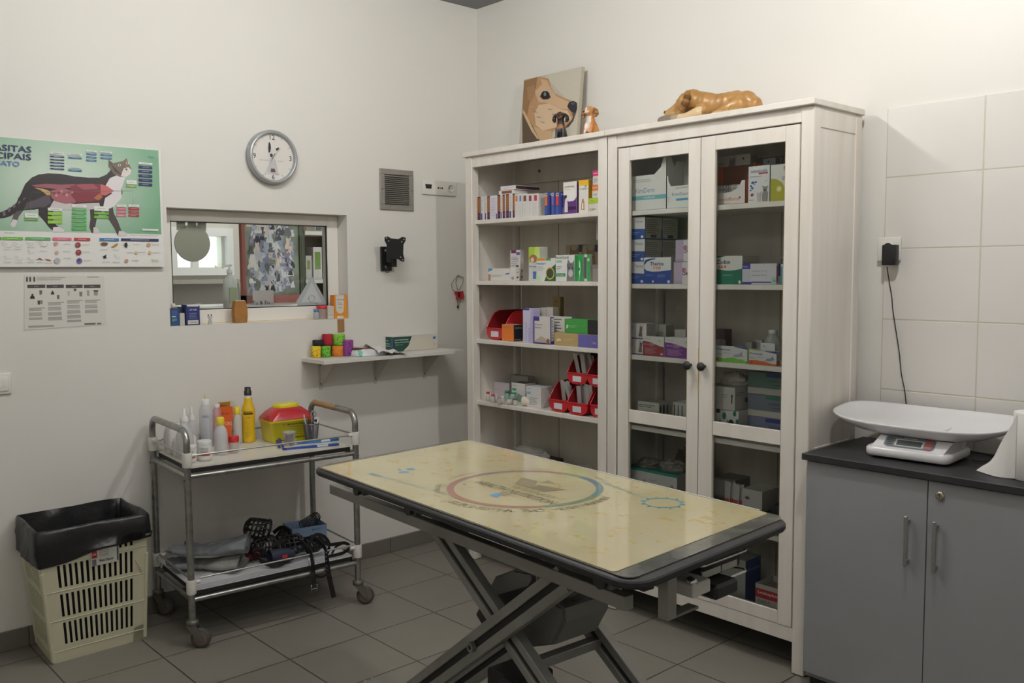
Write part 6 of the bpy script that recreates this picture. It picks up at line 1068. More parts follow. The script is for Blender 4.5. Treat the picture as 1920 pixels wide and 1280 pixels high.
p = at(446, 829); h_ = hpx(p, 762); bottle(p, .020, [(.9, 0), (1, .004), (1, h_*.62), (.8, h_*.74), (.5, h_*.8)], frosty('#d9d6d0', .8), 'plastic_bottle', 'white bottle with a yellow cap between the orange packet and the yellow bottle', 'bottle', [(.013, h_*.79), (.0138, h_*.81), (.0138, h_*.98), (0, h_)], '#e8d033')
p = at(439, 848); h_ = hpx(p, 817); bottle(p, .0185, [(.9, 0), (1, .003), (1.05, h_*.66)], frosty('#d9cfcb', .6), 'specimen_jar', 'small clear specimen jar with a red lid at the trolley front', 'jar', [(.020, h_*.64), (.0205, h_*.67), (.0205, h_*.97), (.019, h_), (0, h_)], '#c4262c')
p = at(467, 824); h_ = hpx(p, 725); 
def ex2(root, p):
    k = MB(); k.lathe([(.0135, h_*.80), (.0135, h_*.86)], p, M('#e3e1da', .4), 18); k.build('neck', root)
    k = MB(); curved_label(k, p, .0283, h_*.51, h_*.535, -.75, .75, M('#1f1c14', .4)); ltext(k, p, .0292, 'Betadine', h_*.56, .008, .036, '#1c1a16'); ltext(k, p, .0292, 'DERM', h_*.455, .004, .014, '#b5442a')
    for i in range(9): ltext(k, p-VR*.002, .0292, 'xxxxxxxxxxxx', h_*(.38-.032*i), .0018, .028-.004*(i % 3), '#6a5a14', 0)
    k.build('label_print', root)
bottle(p, .028, [(.93, 0), (1, .004), (1, h_*.10), (.94, h_*.14), (.96, h_*.46), (1, h_*.5), (1, h_*.58), (.85, h_*.66), (.62, h_*.72), (.60, h_*.80)], M('#e0b81e', .4), 'antiseptic_bottle', 'yellow antiseptic bottle with a black cap before the sharps container', 'bottle', [(.0155, h_*.85), (.0155, h_*.93), (.013, h_*.935), (.013, h_*.995), (0, h_)], '#1f1d1b', ex2)
# sharps container
p = at(537, 817, bmax=.325); root = thing('sharps_container', 'big yellow sharps container with a red domed lid and a yellow cap', 'container', p)
hx, hy = .098, .072; hb = .095
def rr_(cx, hx, hy, z, n=6, r=.02): # rounded rectangle ring around p
    o = []
    for sx_, sy_, a0 in ((1, 1, 0), (-1, 1, PI/2), (-1, -1, PI), (1, -1, 1.5*PI)):
        for i in range(n+1): a = a0+PI/2*i/n; o.append(cx+E1*(sx_*(hx-r)+r*math.cos(a))+E2*(sy_*(hy-r)+r*math.sin(a))+Vector((0, 0, z)))
    return o
def rings(k, R, mat, cap0=True, cap1=True, smooth=True):
    n = len(R[0]); k.add([v for r in R for v in r], [(i*n+j, i*n+(j+1) % n, i*n+n+(j+1) % n, i*n+n+j) for i in range(len(R)-1) for j in range(n)], mat, smooth)
    if cap0: k.add(R[0], [tuple(range(n))[::-1]], mat)
    if cap1: k.add(R[-1], [tuple(range(n))], mat)
YL = M('#ddd21f', .35, coat=.2); RD = M('#b3202a', .28, coat=.4)
k = MB(); rings(k, [rr_(p, hx*.88, hy*.88, 0), rr_(p, hx*.90, hy*.9, .004), rr_(p, hx*.98, hy*.98, hb*.9), rr_(p, hx*1.03, hy*1.04, hb*.91), rr_(p, hx*1.03, hy*1.04, hb)], YL)
q = p-E2*(hy*.955+.0)+Vector((0, 0, 0)); 
def ft(t, a, z, h, w, col='#2b2a14', bold=.015): k.text(t, p+E1*a-E2*(hy*(.90+.08*z/hb)+.0012)+Vector((0, 0, z)), E1, (0, 0, 1), h, M(col, .5), w=w, bold=bold)
ft('LIMITE DE ENCHIMENTO', .02, hb*.80, .007, .095); ft('!', -.04, hb*.8, .01, .003)
for i in range(5): ft('xxxxxxxxxxxxx', .02, hb*(.68-.09*i), .0028, .08-.012*(i % 2), '#5a561c', 0)
ft('CONTENTOR', .02, hb*.18, .008, .08); k.build('box_body', root)
k = MB(); rings(k, [rr_(p, hx*1.03, hy*1.04, hb+.001), rr_(p, hx*1.0, hy*1.0, hb+.012, r=.03), rr_(p, hx*.86, hy*.86, hb+.030, r=.035), rr_(p, hx*.66, hy*.68, hb+.046, r=.035), rr_(p, hx*.56, hy*.6, hb+.049, r=.035)], RD); k.build('lid', root)
k = MB(); rings(k, [rr_(p, hx*.56, hy*.56, hb+.049, r=.038), rr_(p, hx*.56, hy*.56, hb+.060, r=.038), rr_(p, hx*.52, hy*.52, hb+.064, r=.034)], YL); k.build('filling_cap', root)
# clear cup with vials
p = at(543, 834); root = thing('clear_cup', 'clear measuring cup holding small red and dark capped vials', 'cup', p); h_ = .055; k = MB(); k.lathe([(.021, 0), (.028, h_), (.030, h_), (.030, h_+.002), (.027, h_+.002), (.020, .002), (0, .002)], p, frosty('#cfd0d0', .38, .15), 26, cap=False); k.build('cup_wall', root)
for i, (a, b, c) in enumerate(((-.010, .0, '#a8242c'), (.004, .008, '#2c2422'), (.010, -.006, '#3a2426'), (-.002, -.010, '#c9c9c6'))):
    q = p+VR*a+VD*b+Vector((0, 0, .003)); k = MB(); k.lathe([(.0062, 0), (.0062, .032), (.0066, .032), (.0066, .042), (0, .042)], q, M(c, .4), 12); one(k, 'sample_tube', ('red', 'dark', 'dark red brown', 'white')[i]+' capped sample tube inside the clear cup', 'tube')
# mesh pen cup
p = at(584, 818, bmax=.20); h_ = .078; root = thing('pen_cup', 'dark grey wire mesh pen cup full of pens on the trolley', 'cup', p); k = MB(); mm = M('#77777a', .4, .5)
k.lathe([(.025, 0), (.025, .002), (0, .002)], p, mm, 24)
for i in range(22):
    z = .004+i*(h_-.006)/21; r_ = .025+.008*z/h_; k.tube([p+Vector((r_*math.cos(a), r_*math.sin(a), z)) for a in [2*PI*j/24 for j in range(24)]], .00055, mm, 4, closed=True)
for j in range(48): a = 2*PI*j/48; k.tube([p+Vector((.025*math.cos(a), .025*math.sin(a), .002)), p+Vector((.033*math.cos(a), .033*math.sin(a), h_))], .00055, mm, 4, cap=False)
k.tube([p+Vector((.0335*math.cos(a), .0335*math.sin(a), h_)) for a in [2*PI*j/28 for j in range(28)]], .0018, mm, 6, closed=True); k.build('mesh_wall', root)
pens = (('#b8babc', -.012, .004, -.30, .05, .118, 'silver pen leaning left in the mesh cup'), ('#1e1e20', -.006, .010, -.12, .0, .100, 'black pen in the middle of the mesh cup'), ('#8f1f24', -.002, -.008, -.02, .02, .098, 'dark red pen in the mesh cup'), ('#26262a', .002, .012, -.2, .1, .095, 'short black marker at the back of the mesh cup'), ('#dcdcde', .010, -.004, .22, .0, .102, 'white thermometer with a round window leaning right in the cup'), ('#e2e2e4', .014, .006, .34, .05, .104, 'white pen leaning furthest right in the mesh cup'), ('#3a3a40', .006, .004, .1, -.1, .108, 'grey handled scissors standing in the mesh cup'))
for col, a, b, la, lb, ln, lab in pens:
    q = p+VR*a*.75+VD*b*.75+Vector((0, 0, .004)); d = (VR*la*.6+VD*lb+Vector((0, 0, 1))).normalized(); k = MB(); r_ = .0035 if 'marker' not in lab else .006
    k.tube([q, q+d*.006, q+d*ln*.97, q+d*ln], [.001, r_, r_, r_*.6], M(col, .4), 10)
    if 'thermometer' in lab: k.tube([q+d*.075, q+d*.10], .007, M('#dcdcde', .4), 12); k.lathe([(.006, 0), (.006, .002), (0, .002)], q+d*.088+VD*.006, M('#2c2c30', .3), 14, axis=tuple(VD))
    if 'scissors' in lab: k.tube([q+d*ln*1.05+VR*.010*math.cos(t)+d*.014*math.sin(t) for t in [2*PI*j/12 for j in range(12)]], .003, M('#8f9092', .4), 6, closed=True)
    one(k, 'scissors' if 'scissors' in lab else 'thermometer' if 'thermo' in lab else 'pen', lab, 'scissors' if 'scissors' in lab else 'thermometer' if 'thermo' in lab else 'pen')
# blue clipper and thermometers lying flat
q0, q1 = at(522, 838), at(530, 826); root = thing('nail_clipper', 'blue handled nail clipper lying at the trolley front', 'clipper', at(535, 834)); k = MB(); bl = M('#25379c', .35)
k.tube([at(518, 829)+Vector((0, 0, .012)), at(521, 833)+Vector((0, 0, .008)), at(524, 841)+Vector((0, 0, .006))], [.004, .0055, .004], bl, 10); k.tube([at(518, 829)+Vector((0, 0, .02)), at(524, 830)+Vector((0, 0, .017)), at(531, 840)+Vector((0, 0, .007))], [.003, .005, .004], bl, 10)
k.build('handles', root); k = MB(); k.tube([at(527, 830)+Vector((0, 0, .010)), at(538, 832)+Vector((0, 0, .014)), at(548, 837)+Vector((0, 0, .006))], .0022, M('#9a9c9e', .3, .9), 8); k.build('blades', root)
for (x0, y0, x1, y1, c0, lab, txt) in ((550, 833, 634, 825, '#2f6fa8', 'blue and white digital thermometer lying behind the toothbrush shaped one', 'BRAUN'), (532, 843, 634, 834, '#2b4aa0', 'longer blue and white thermometer lying at the very front of the trolley', 'KRKA')):
    a, b = at(x0, y0), at(x1, y1); d = (b-a).normalized(); s_ = Vector((-d.y, d.x, 0)); root = thing('digital_thermometer', lab, 'thermometer', (a+b)/2); L_ = (b-a).length; U = Vector((0, 0, .010 if txt == 'BRAUN' else .007)); k = MB()
    k.prism([a, a+d*L_*.25+s_*.006, a+d*L_*.45+s_*.008, a+d*L_*.6+s_*.012, b+s_*.012, b+d*.004, b-s_*.012, a+d*L_*.6-s_*.012, a+d*L_*.45-s_*.008, a+d*L_*.25-s_*.006], U, M(c0, .35)); k.build('casing', root)
    k = MB(); k.obox(a+d*L_*.60-s_*.0125+U*.2, d*L_*.2, s_*.025, U*.85, M('#cfd6dc', .4)); k.text(txt, a+d*L_*.72+U*1.07, d, s_, .01, M('#4a5a70', .4), w=L_*.13, bold=.02); k.build('white_band', root)
    k = MB(); k.ball(a+d*.005+U*.6, (.016, .010, U.z*.55), M('#dadcdc' if txt == 'BRAUN' else '#24308c', .35), 12); k.build('tip', root)
# ---------------------------------------------------------------- lower tray: gloves, box, muzzles
ZB = BZ+.001
GM = M('#8d9294', .85, mix='#777c80', ms=20, bump=.5, bs=120); GM2 = M('#a3a19c', .85, mix='#8f8d88', ms=20, bump=.5, bs=120)
def glove(a, b, z, ang, label, seed, flip=1, mat2=GM2):
    root = thing('work_glove', label, 'glove', tp(a, b, z)); d = E1*math.cos(ang)+E2*math.sin(ang); s_ = Vector((-d.y, d.x, 0))*flip; o = tp(a, b, z+.021); r = MB()
    def cap(p0, p1, r0, r1): r.tube([p0-(p1-p0)*.08, p0, p1, p1+(p1-p0)*.08], [r0*.6, r0, r1, r1*.5], 'x', 12)
    M_ = lambda v: v
    for i in range(4): r_ = .0125; st = o-s_*(.030-.02*i)+d*0; en = o-d*(.075+(.0, .012, .008, -.008)[i])-s_*(.042-.027*i)+Vector((0, 0, .012+.006*math.sin(i+seed))); cap(st, en, r_+.002, r_)
    cap(o+d*.02-s_*.045+Vector((0, 0, .004)), o-d*.035-s_*.078+Vector((0, 0, .012)), .014, .012)
    for i in range(6): t = i/5; r.ball(o+d*(-.01+.07*t), (.048, .048, .018), 'x', 14)
    for i in range(6): t = i/5; r.ball(o+d*(.05+.04*t), (.045, .045, .015), 'x', 14)
    me = remesh(r, .0045, 5); k = MB(); lo = o+d*.05
    k.merge(me, lambda c, n: GM if (c-lo).dot(d) < 0 else mat2); k.build('hand_part', root)
    k = MB(); n, m = 24, 9; V = []      # stiff flat cuff with an open mouth
    for i in range(m+1):
        t = i/m; w = .050+.038*t; h = .016+.018*t
        for j in range(n): q = 2*PI*j/n; ww = w*(1+.05*math.sin(3*q+seed+t*4)); V.append(o+d*(.07+.15*t)+s_*(ww*math.cos(q))+Vector((0, 0, h*(1+math.sin(q))-.018+.004*t+.004*math.sin(5*t+q*2+seed)-.0005)))
    k.add(V, [(i*n+j, i*n+(j+1) % n, i*n+n+(j+1) % n, i*n+n+j) for i in range(m) for j in range(n)], mat2, True); k.tube(V[-n:], .0022, M('#6e6f6e', .8), 5, closed=True); k.build('cuff', root)
glove(.085, .27, ZB, -.66, 'grey leather work glove, lower of the pair on the bottom tray', 1)
glove(.080, .235, ZB+.062, -.50, 'grey leather work glove lying on top of the other, cuff towards the front', 4, -1, M('#7f8487', .85, mix='#70757a', ms=20, bump=.5, bs=120))
# blue grey glove box
p = onZ(534, 1009, ZB); root = None; bo = tp(.49, .19, ZB); bx = MB(); bw, bd_, bh_ = .155, .12, .105; ang = -.0; D1 = (E1*math.cos(-.10)+E2*math.sin(-.10)); D2 = Vector((-D1.y, D1.x, 0))
bm_ = M('#7f96b4', .5); t = .0015
bx.obox(bo, D1*bw, D2*t, Vector((0, 0, bh_)), bm_); bx.obox(bo+D2*bd_, D1*bw, D2*t, Vector((0, 0, bh_)), bm_); bx.obox(bo, D1*t, D2*bd_, Vector((0, 0, bh_)), M('#61728c', .5)); bx.obox(bo+D1*bw, D1*t, D2*bd_, Vector((0, 0, bh_)), bm_); bx.obox(bo, D1*bw, D2*bd_, Vector((0, 0, t)), bm_)
bx.text('M-077', bo+D1*bw*.72-D2*.001+Vector((0, 0, bh_*.86)), D1, (0, 0, 1), .009, M('#2f6f86', .5), w=.045, bold=.01)
for i in range(7): q = bo+D1*(bw*.25+i*.015)-D2*.0008; bx.quad([q+Vector((0, 0, bh_*.2)), q+D1*.008+Vector((0, 0, bh_*.2)), q+D1*.008+Vector((0, 0, bh_*(.55+.06*(i % 3)))), q+Vector((0, 0, bh_*(.55+.06*(i % 3))))], M('#a9bcd4', .5))
one(bx, 'cardboard_box', 'open pale blue cardboard box on the bottom tray holding a wire muzzle', 'box')
# basket muzzles
MK = M('#1a1a1b', .4)
def muzzle(c, d, r0, r1, ln, label, seed=0, nr=5, ns=10, wire=.0036, red=False):
    d = Vector(d).normalized(); a_ = d.orthogonal().normalized(); b_ = d.cross(a_); c = Vector(c); root = thing('muzzle', label, 'muzzle', c); k = MB()
    R = lambda t: (r0+(r1-r0)*t)*(1 if t < .85 else math.sqrt(max(0, 1-((t-.85)/.15)**2*.6)))
    for i in range(nr+1): t = i/nr; k.tube([c+d*(ln*t)+(a_*math.cos(q)+b_*math.sin(q)*.85)*R(t) for q in [2*PI*j/20 for j in range(20)]], wire*(1.5 if i == 0 else 1), MK, 6, closed=True)
    for j in range(ns): q = 2*PI*j/ns; k.tube([c+d*(ln*t)+(a_*math.cos(q+.35*t*(seed % 2))+b_*math.sin(q+.35*t*(seed % 2))*.85)*R(t) for t in [i/10 for i in range(11)]], wire, MK, 6)
    for q in (0, PI/2): k.tube([c+d*(ln+.004*math.sin(PI*u))+(a_*math.cos(q)+b_*math.sin(q)*.85)*R(1)*(2*u-1) for u in [i/6 for i in range(7)]], wire, MK, 6)
    k.build('basket', root); return root
def straps(root, lines, w=.016, th=.002):
    for L_ in lines: k = MB(); k.strap([Vector(q) for q in L_], w, th, M('#151516', .45)); k.build('strap', root)
def sm(P, n=6):      # smooth curve through points
    P = [Vector(p) for p in P]; out = []
    for i in range(len(P)-1):
        p0, p1, p2, p3 = P[max(i-1, 0)], P[i], P[i+1], P[min(i+2, len(P)-1)]
        for j in range(n): t = j/n; out.append(.5*((2*p1)+(p2-p0)*t+(2*p0-5*p1+4*p2-p3)*t*t+(3*p1-p0-3*p2+p3)*t**3))
    return out+[P[-1]]
c0 = tp(.36, .25, ZB+.10)
r1 = muzzle(tp(.40, .24, ZB+.105), (-.25, -.8, .3), .052, .040, .09, 'black plastic basket muzzle facing left, highest at the back of the pile', 1)
r2 = muzzle(tp(.39, .19, ZB+.052), (.15, -1, .12), .050, .038, .08, 'black basket muzzle lying low at the left of the muzzle pile', 2)
r3 = muzzle(tp(.43, .13, ZB+.054), (.5, .55, .25), .052, .040, .080, 'black basket muzzle in the middle of the pile under the straps', 3, 4, 12)
r4 = muzzle(tp(.56, .23, ZB+.095), (.05, .8, .42), .030, .024, .085, 'fine meshed black muzzle sticking out of the pale blue box', 4, 9, 16, .0012)
muzzle(tp(.46, .21, ZB+.05), (-.6, .5, .2), .046, .036, .07, 'black basket muzzle at the back of the pile, against the pale blue box', 6)
r5 = muzzle(tp(.52, .10, ZB+.046), (.1, .9, .3), .045, .034, .065, 'small black muzzle at the right of the pile with studded straps', 5)
straps(r5, [sm([tp(.50, .06, ZB+.06), tp(.53, .05, ZB+.105), tp(.575, .06, ZB+.09), tp(.60, .06, ZB+.05), tp(.595, .07, ZB+.012)]), sm([tp(.55, .06, ZB+.09), tp(.59, .05, ZB+.055), tp(.63, .05, ZB+.05), tp(.67, .05, ZB+.045), tp(.68, .03, ZB+.030), tp(.64, .02, ZB+.015), tp(.58, .03, ZB+.010)]), sm([tp(.60, .04, ZB+.015), tp(.64, .07, ZB+.035), tp(.66, .07, ZB+.040)])], .014)
q = tp(.505, .02, BZ); straps(r3, [sm([tp(.45, .10, ZB+.075), tp(.47, .055, ZB+.085), tp(.480, .020, ZB+.066), tp(.483, -.004, ZB+.060), tp(.485, -.015, ZB+.02), tp(.486, -.018, ZB-.03), tp(.49, -.018, ZB-.075)]), sm([tp(.50, .10, ZB+.08), tp(.53, .05, ZB+.09), tp(.545, .015, ZB+.070), tp(.548, -.004, ZB+.060), tp(.55, -.016, ZB+.02), tp(.555, -.02, ZB-.05), tp(.575, -.022, ZB-.15)])], .020, .0025)
k = MB(); b0 = tp(.49, -.018, ZB-.095); k.tube([b0+E1*a+Vector((0, 0, z)) for a, z in ((-.013, .018), (.013, .018), (.013, -.010), (-.013, -.010))], .0018, M('#c9c9c8', .2, .9), 6, closed=True); k.tube([b0-E1*.013, b0+E1*.013], .0015, M('#c9c9c8', .2, .9), 6); k.build('buckle', r3)
k = MB(); b0 = tp(.482, -.016, ZB+.02); k.tube([b0+E1*a+Vector((0, 0, z)) for a, z in ((-.012, .016), (.012, .016), (.012, -.016), (-.012, -.016))], .0018, M('#c9c9c8', .2, .9), 6, closed=True); k.build('buckle', r3)
k = MB()
for i in range(6): k.ball(tp(.548, -.0165, ZB+.045-.018*i), .0028, M('#b9b9b8', .25, .9), 6)
k.build('rivets', r3)
straps(r2, [sm([tp(.33, .14, ZB+.05), tp(.31, .10, ZB+.035), tp(.33, .07, ZB+.02), tp(.37, .05, ZB+.012), tp(.40, .04, ZB+.03)]), sm([tp(.36, .09, ZB+.085), tp(.40, .08, ZB+.10), tp(.44, .09, ZB+.09), tp(.46, .11, ZB+.05)])], .018)
straps(r1, [sm([tp(.43, .24, ZB+.09), tp(.45, .2, ZB+.12), tp(.47, .17, ZB+.10), tp(.47, .15, ZB+.04)])], .016)
root = thing('muzzle', 'dark blue and black fabric muzzle with a red tag in front of the pile', 'muzzle', tp(.37, .07, ZB)); k = MB(); V = []; n = 18
for i in range(7):
    t = i/6
    for j in range(n): q = 2*PI*j/n; V.append(tp(.345+.10*t, .085, ZB+.036)+E2*((.034-.008*t)*math.cos(q))+Vector((0, 0, (.034-.006*t)*math.sin(q)+.001)))
k.add(V, [(i*n+j, i*n+(j+1) % n, i*n+n+(j+1) % n, i*n+n+j) for i in range(6) for j in range(n)], M('#1b2238', .7), True); k.build('sleeve', root)
k = MB(); k.obox(tp(.385, .0515, ZB+.035), E1*.022, E2*-.002, Vector((0, 0, .014)), M('#b8323a', .5)); k.build('red_tag', root)
k = MB(); k.obox(tp(.29, .20, ZB+.001), E1*.07, E2*.05, Vector((0, 0, .05)), M('#7e1c22', .7), .008); one(k, 'muzzle_pouch', 'dark red cloth pouch between the gloves and the muzzles', 'pouch')
# ================================================================ laundry basket used as a bin
BC = M('#c9c7ab', .5); BB = [Vector((-.330, -1.865, 0)), Vector((-.100, -1.875, 0)), Vector((-.106, -1.545, 0)), Vector((-.330, -1.535, 0))]; HB = .50
BT = [Vector((-.340, -1.915, HB)), Vector((-.045, -1.925, HB)), Vector((-.035, -1.545, HB)), Vector((-.340, -1.535, HB))]
root = thing('laundry_basket', 'cream slotted plastic basket with a black bin liner beside the trolley', 'basket', (-.2, -1.72, 0))
def bpt(side, s, t, out=0):      # side i from corner i to i+1
    i, j = side, (side+1) % 4; a = BB[i]+(BT[i]-BB[i])*t; b = BB[j]+(BT[j]-BB[j])*t; p = a+(b-a)*s; n = (BB[j]-BB[i]).normalized().cross(Vector((0, 0, 1))); return p+n*out
k = MB(); bands = [(.0, .13), (.30, .345), (.52, .57), (.74, .785), (.955, 1.0)]
for side in range(4):
    nsl = 14 if side in (1, 3) else 8; e0, e1 = .14, .86
    for t0, t1 in bands: 
        q = [bpt(side, 0, t0), bpt(side, 1, t0), bpt(side, 1, t1), bpt(side, 0, t1)]; k.prism(q, (bpt(side, .5, .5, .003)-bpt(side, .5, .5)), BC)
    for a, b in ((0, e0), (e1, 1)): k.prism([bpt(side, a, 0), bpt(side, b, 0), bpt(side, b, 1), bpt(side, a, 1)], (bpt(side, .5, .5, .003)-bpt(side, .5, .5)), BC)
    for i in range(nsl-1):
        s0 = e0+(e1-e0)*(i+.50)/(nsl-.5); s1 = e0+(e1-e0)*(i+1.0)/(nsl-.5)
        for g0, g1 in ((.13, .30), (.345, .52), (.57, .74), (.785, .955)): k.prism([bpt(side, s0, g0), bpt(side, s1, g0), bpt(side, s1, g1), bpt(side, s0, g1)], (bpt(side, .5, .5, .003)-bpt(side, .5, .5)), BC)
    for t_ in (.085, .322, .545, .762): k.tube([bpt(side, 0, t_, .003), bpt(side, 1, t_, .003)], .0022, BC, 6)
k.prism([BB[i]+Vector((0, 0, .001)) for i in range(4)], (0, 0, .004), BC)
for i in range(4): k.tube([BB[i]+Vector((0, 0, .008)), BB[i]+(BT[i]-BB[i])*.70], .008, BC, 10)
k.build('basket_body', root)
lb = lambda s, t, o=0: bpt(1, s, t-.115, o)
k = MB(); q = [lb(.45, .80, .0065), lb(.72, .80, .0065), lb(.72, .925, .0065), lb(.45, .925, .0065)]; n_ = (bpt(1, .5, .5, .001)-bpt(1, .5, .5)); k.prism(q, n_*.5, M('#c4c3bd', .5))
def bl(s0, s1, t0, t1, c): k.quad([lb(s0, t0, .0078), lb(s1, t0, .0078), lb(s1, t1, .0078), lb(s0, t1, .0078)], M(c, .5))
bl(.46, .51, .86, .92, '#a8282e'); bl(.46, .5, .80, .85, '#6d6d70'); bl(.70, .715, .81, .92, '#4a4a4a'); k.text('Best Decor', lb(.60, .835, .0079), bpt(1, 1, .8)-bpt(1, 0, .8), (0, 0, 1), .009, M('#2a2a2a', .5), w=.05, bold=.02); k.text('DA', lb(.485, .89, .0082), bpt(1, 1, .8)-bpt(1, 0, .8), (0, 0, 1), .008, M('#e6dcdc', .5), w=.012)
for i in range(4): bl(.53, .62, .868+i*.013, .872+i*.013, '#77776f')
k.build('paper_label', root)
k = MB(); k.tube(sm([bpt(1, .88, .66, .006), bpt(1, .91, .62, .007), bpt(1, .935, .58, .006), bpt(1, .945, .55, .006)]), .0009, M('#c4473f', .7), 5); k.build('red_thread', root)
# bin liner: outside cuff, over the rim, down inside
k = MB(); per = []; NP_ = 96
def rim(u):      # 0..4 around the basket with rounded corners
    side = int(u) % 4; s = u-int(u); return side, s
prof = [(.74, .010, 0), (.765, .019, 1), (.83, .018, 1), (.92, .013, .9), (1.0, .010, .6), (1.02, .003, .3), (1.018, -.004, .3), (.95, -.010, .7), (.75, -.014, .8), (.45, -.014, .6), (.1, -.014, .3), (.03, -.014, 0)]
V = []
for ti, (t, out, kf) in enumerate(prof):
    for j in range(NP_):
        u = 4*j/NP_; side = int(u) % 4; s = u-int(u); c_ = (BB[0]+BB[1]+BB[2]+BB[3])/4
        dsag = 0
        if ti < 2: dsag = (0, -.17*s, -.17, -.17*(1-s))[side]+.018*math.sin(u*PI*3)*math.sin(u*PI)
        t_ = t-dsag*.6
        ed = min(s, 1-s); rnd = -.005*max(0, 1-ed/.06) if out > 0 else 0
        nz = noise.noise(Vector((u*3.1+7, t*9, ti*.7)))*.014*kf+noise.noise(Vector((u*11, t*14, 3)))*.008*kf
        p = bpt(side, s, t_); nn = (bpt(side, s, t_, 1)-p); nn2 = (p-Vector((c_.x, c_.y, p.z))).normalized(); dr = (nn*(1-max(0, 1-ed/.08))+nn2*max(0, 1-ed/.08)).normalized()
        o_ = out+nz+rnd; p = p+dr*max(o_, .009 if out > 0 and t < .99 else -9)
        p.z += .006*math.sin(u*PI)*0+(.010*noise.noise(Vector((u*2, 0, 5))) if .95 < t else 0); p.x = max(p.x, WL+.014); V.append(p)
m = len(prof); BGM = M('#1e1e20', .38, bump=.6, bs=22, bd=.008)
k.add(V, [(i*NP_+j, i*NP_+(j+1) % NP_, i*NP_+NP_+(j+1) % NP_, i*NP_+NP_+j) for i in range(m-1) for j in range(NP_)], BGM, True)
k.add(V[-NP_:], [tuple(range(NP_))], BGM); k.build('bin_liner', root)
bp_ = Vector((-.24, -1.82, .275))
def crumple(c, r, col, lab, seed):
    k = MB(); n, m = 16, 10; V = []
    for i in range(m+1):
        t = PI*i/m
        for j in range(n): q = 2*PI*j/n; d = Vector((math.sin(t)*math.cos(q), math.sin(t)*math.sin(q), math.cos(t))); V.append(Vector(c)+Vector((d.x*r[0], d.y*r[1], d.z*r[2]))*(1+.3*noise.noise(d*2.4+Vector((seed, 0, 0)))))
    k.add(V, [(i*n+j, i*n+n+j, i*n+n+(j+1) % n, i*n+(j+1) % n) for i in range(m) for j in range(n)], M(col, .25, coat=.4), False); one(k, 'crumpled_film', lab, 'rubbish')
crumple((-.22, -1.80, .335), (.06, .05, .07), '#5a5654', 'dark glossy crumpled film in the left of the bin', 2); crumple((-.20, -1.62, .345), (.06, .05, .08), '#6a6664', 'dark glossy crumpled film in the right of the bin', 8)
# ================================================================ examination table
TE = Vector((.998, -.0637, 0)).normalized(); TN = Vector((.0637, .998, 0)).normalized(); UPZ = Vector((0, 0, 1))
TS = .11      # the frame stands a touch out of square
def tb(e, n, z): return TE*(e-TS*(n+1.11))+TN*n+Vector((0, 0, z))
def onN(px, py, n): return onP(px, py, TN*n, TN)
TOP = .850
table = thing('examination_table', 'black edged veterinary lifting table with a stained cream printed mat', 'table', tb(1.79, -1.11, 0))
def rrect(e0, e1, n0, n1, z, r, q=8):
    o = []
    for ce, cn, a0 in ((e1-r, n1-r, 0), (e0+r, n1-r, PI/2), (e0+r, n0+r, PI), (e1-r, n0+r, 1.5*PI)):
        for i in range(q+1): a = a0+PI/2*i/q; o.append(tb(ce+r*math.cos(a), cn+r*math.sin(a), z))
    return o
e0, e1, n0, n1 = 1.128, 2.418, -1.408, -.822
BLK = M('#19191b', .5); k = MB()
rings(k, [rrect(e0+.010, e1-.010, n0+.010, n1-.010, TOP-.020, .05), rrect(e0+.003, e1-.003, n0+.003, n1-.003, TOP-.0185, .055), rrect(e0, e1, n0, n1, TOP-.014, .058), rrect(e0, e1, n0, n1, TOP-.006, .058), rrect(e0+.003, e1-.003, n0+.003, n1-.003, TOP-.003, .055), rrect(e0+.012, e1-.018, n0+.012, n1-.012, TOP, .05)], BLK, smooth=False)
top = k.build('tabletop', table)
k = MB(); rings(k, [rrect(e0+.024, e1-.022, n0+.010, n1-.004, TOP+.0004, .03), rrect(e0+.024, e1-.022, n0+.010, n1-.004, TOP+.0022, .03)], M('#77776f', .12, .25, mix='#5c5c56', ms=12)); 
k.obox(tb(e0+.05, n1-.0042, TOP+.0005), TE*(e1-e0-.145), TN*.0038, UPZ*.0035, M('#dcdcd6', .25)); k.build('acrylic_sheet', table)
# cream mat with stains
mm = bpy.data.materials.new('cream_mat'); mm.use_nodes = True; nt = mm.node_tree; bs = nt.nodes['Principled BSDF']; N = nt.nodes.new; L = nt.links.new
tc = N('ShaderNodeTexCoord'); col = None
def ramp(node, p0, p1, c0, c1):
    r = N('ShaderNodeValToRGB'); r.color_ramp.elements[0].position = p0; r.color_ramp.elements[1].position = p1; r.color_ramp.elements[0].color = c0; r.color_ramp.elements[1].color = c1; L(node, r.inputs[0]); return r
n1_ = N('ShaderNodeTexNoise'); n1_.inputs['Scale'].default_value = 3.5; n1_.inputs['Detail'].default_value = 6; L(tc.outputs['Object'], n1_.inputs['Vector'])
base = ramp(n1_.outputs['Fac'], .35, .7, lin('#c6bd98'), lin('#b9ae84'))
n2_ = N('ShaderNodeTexNoise'); n2_.inputs['Scale'].default_value = 38; n2_.inputs['Detail'].default_value = 2; mp = N('ShaderNodeMapping'); mp.inputs['Scale'].default_value = (1, 1.2, 1); L(tc.outputs['Object'], mp.inputs[0]); L(mp.outputs[0], n2_.inputs['Vector'])
sp = ramp(n2_.outputs['Fac'], .60, .67, (0, 0, 0, 1), (1, 1, 1, 1)); n3_ = N('ShaderNodeTexNoise'); n3_.inputs['Scale'].default_value = 9; L(tc.outputs['Object'], n3_.inputs['Vector']); sp3 = ramp(n3_.outputs['Fac'], .44, .58, (0, 0, 0, 1), (1, 1, 1, 1))
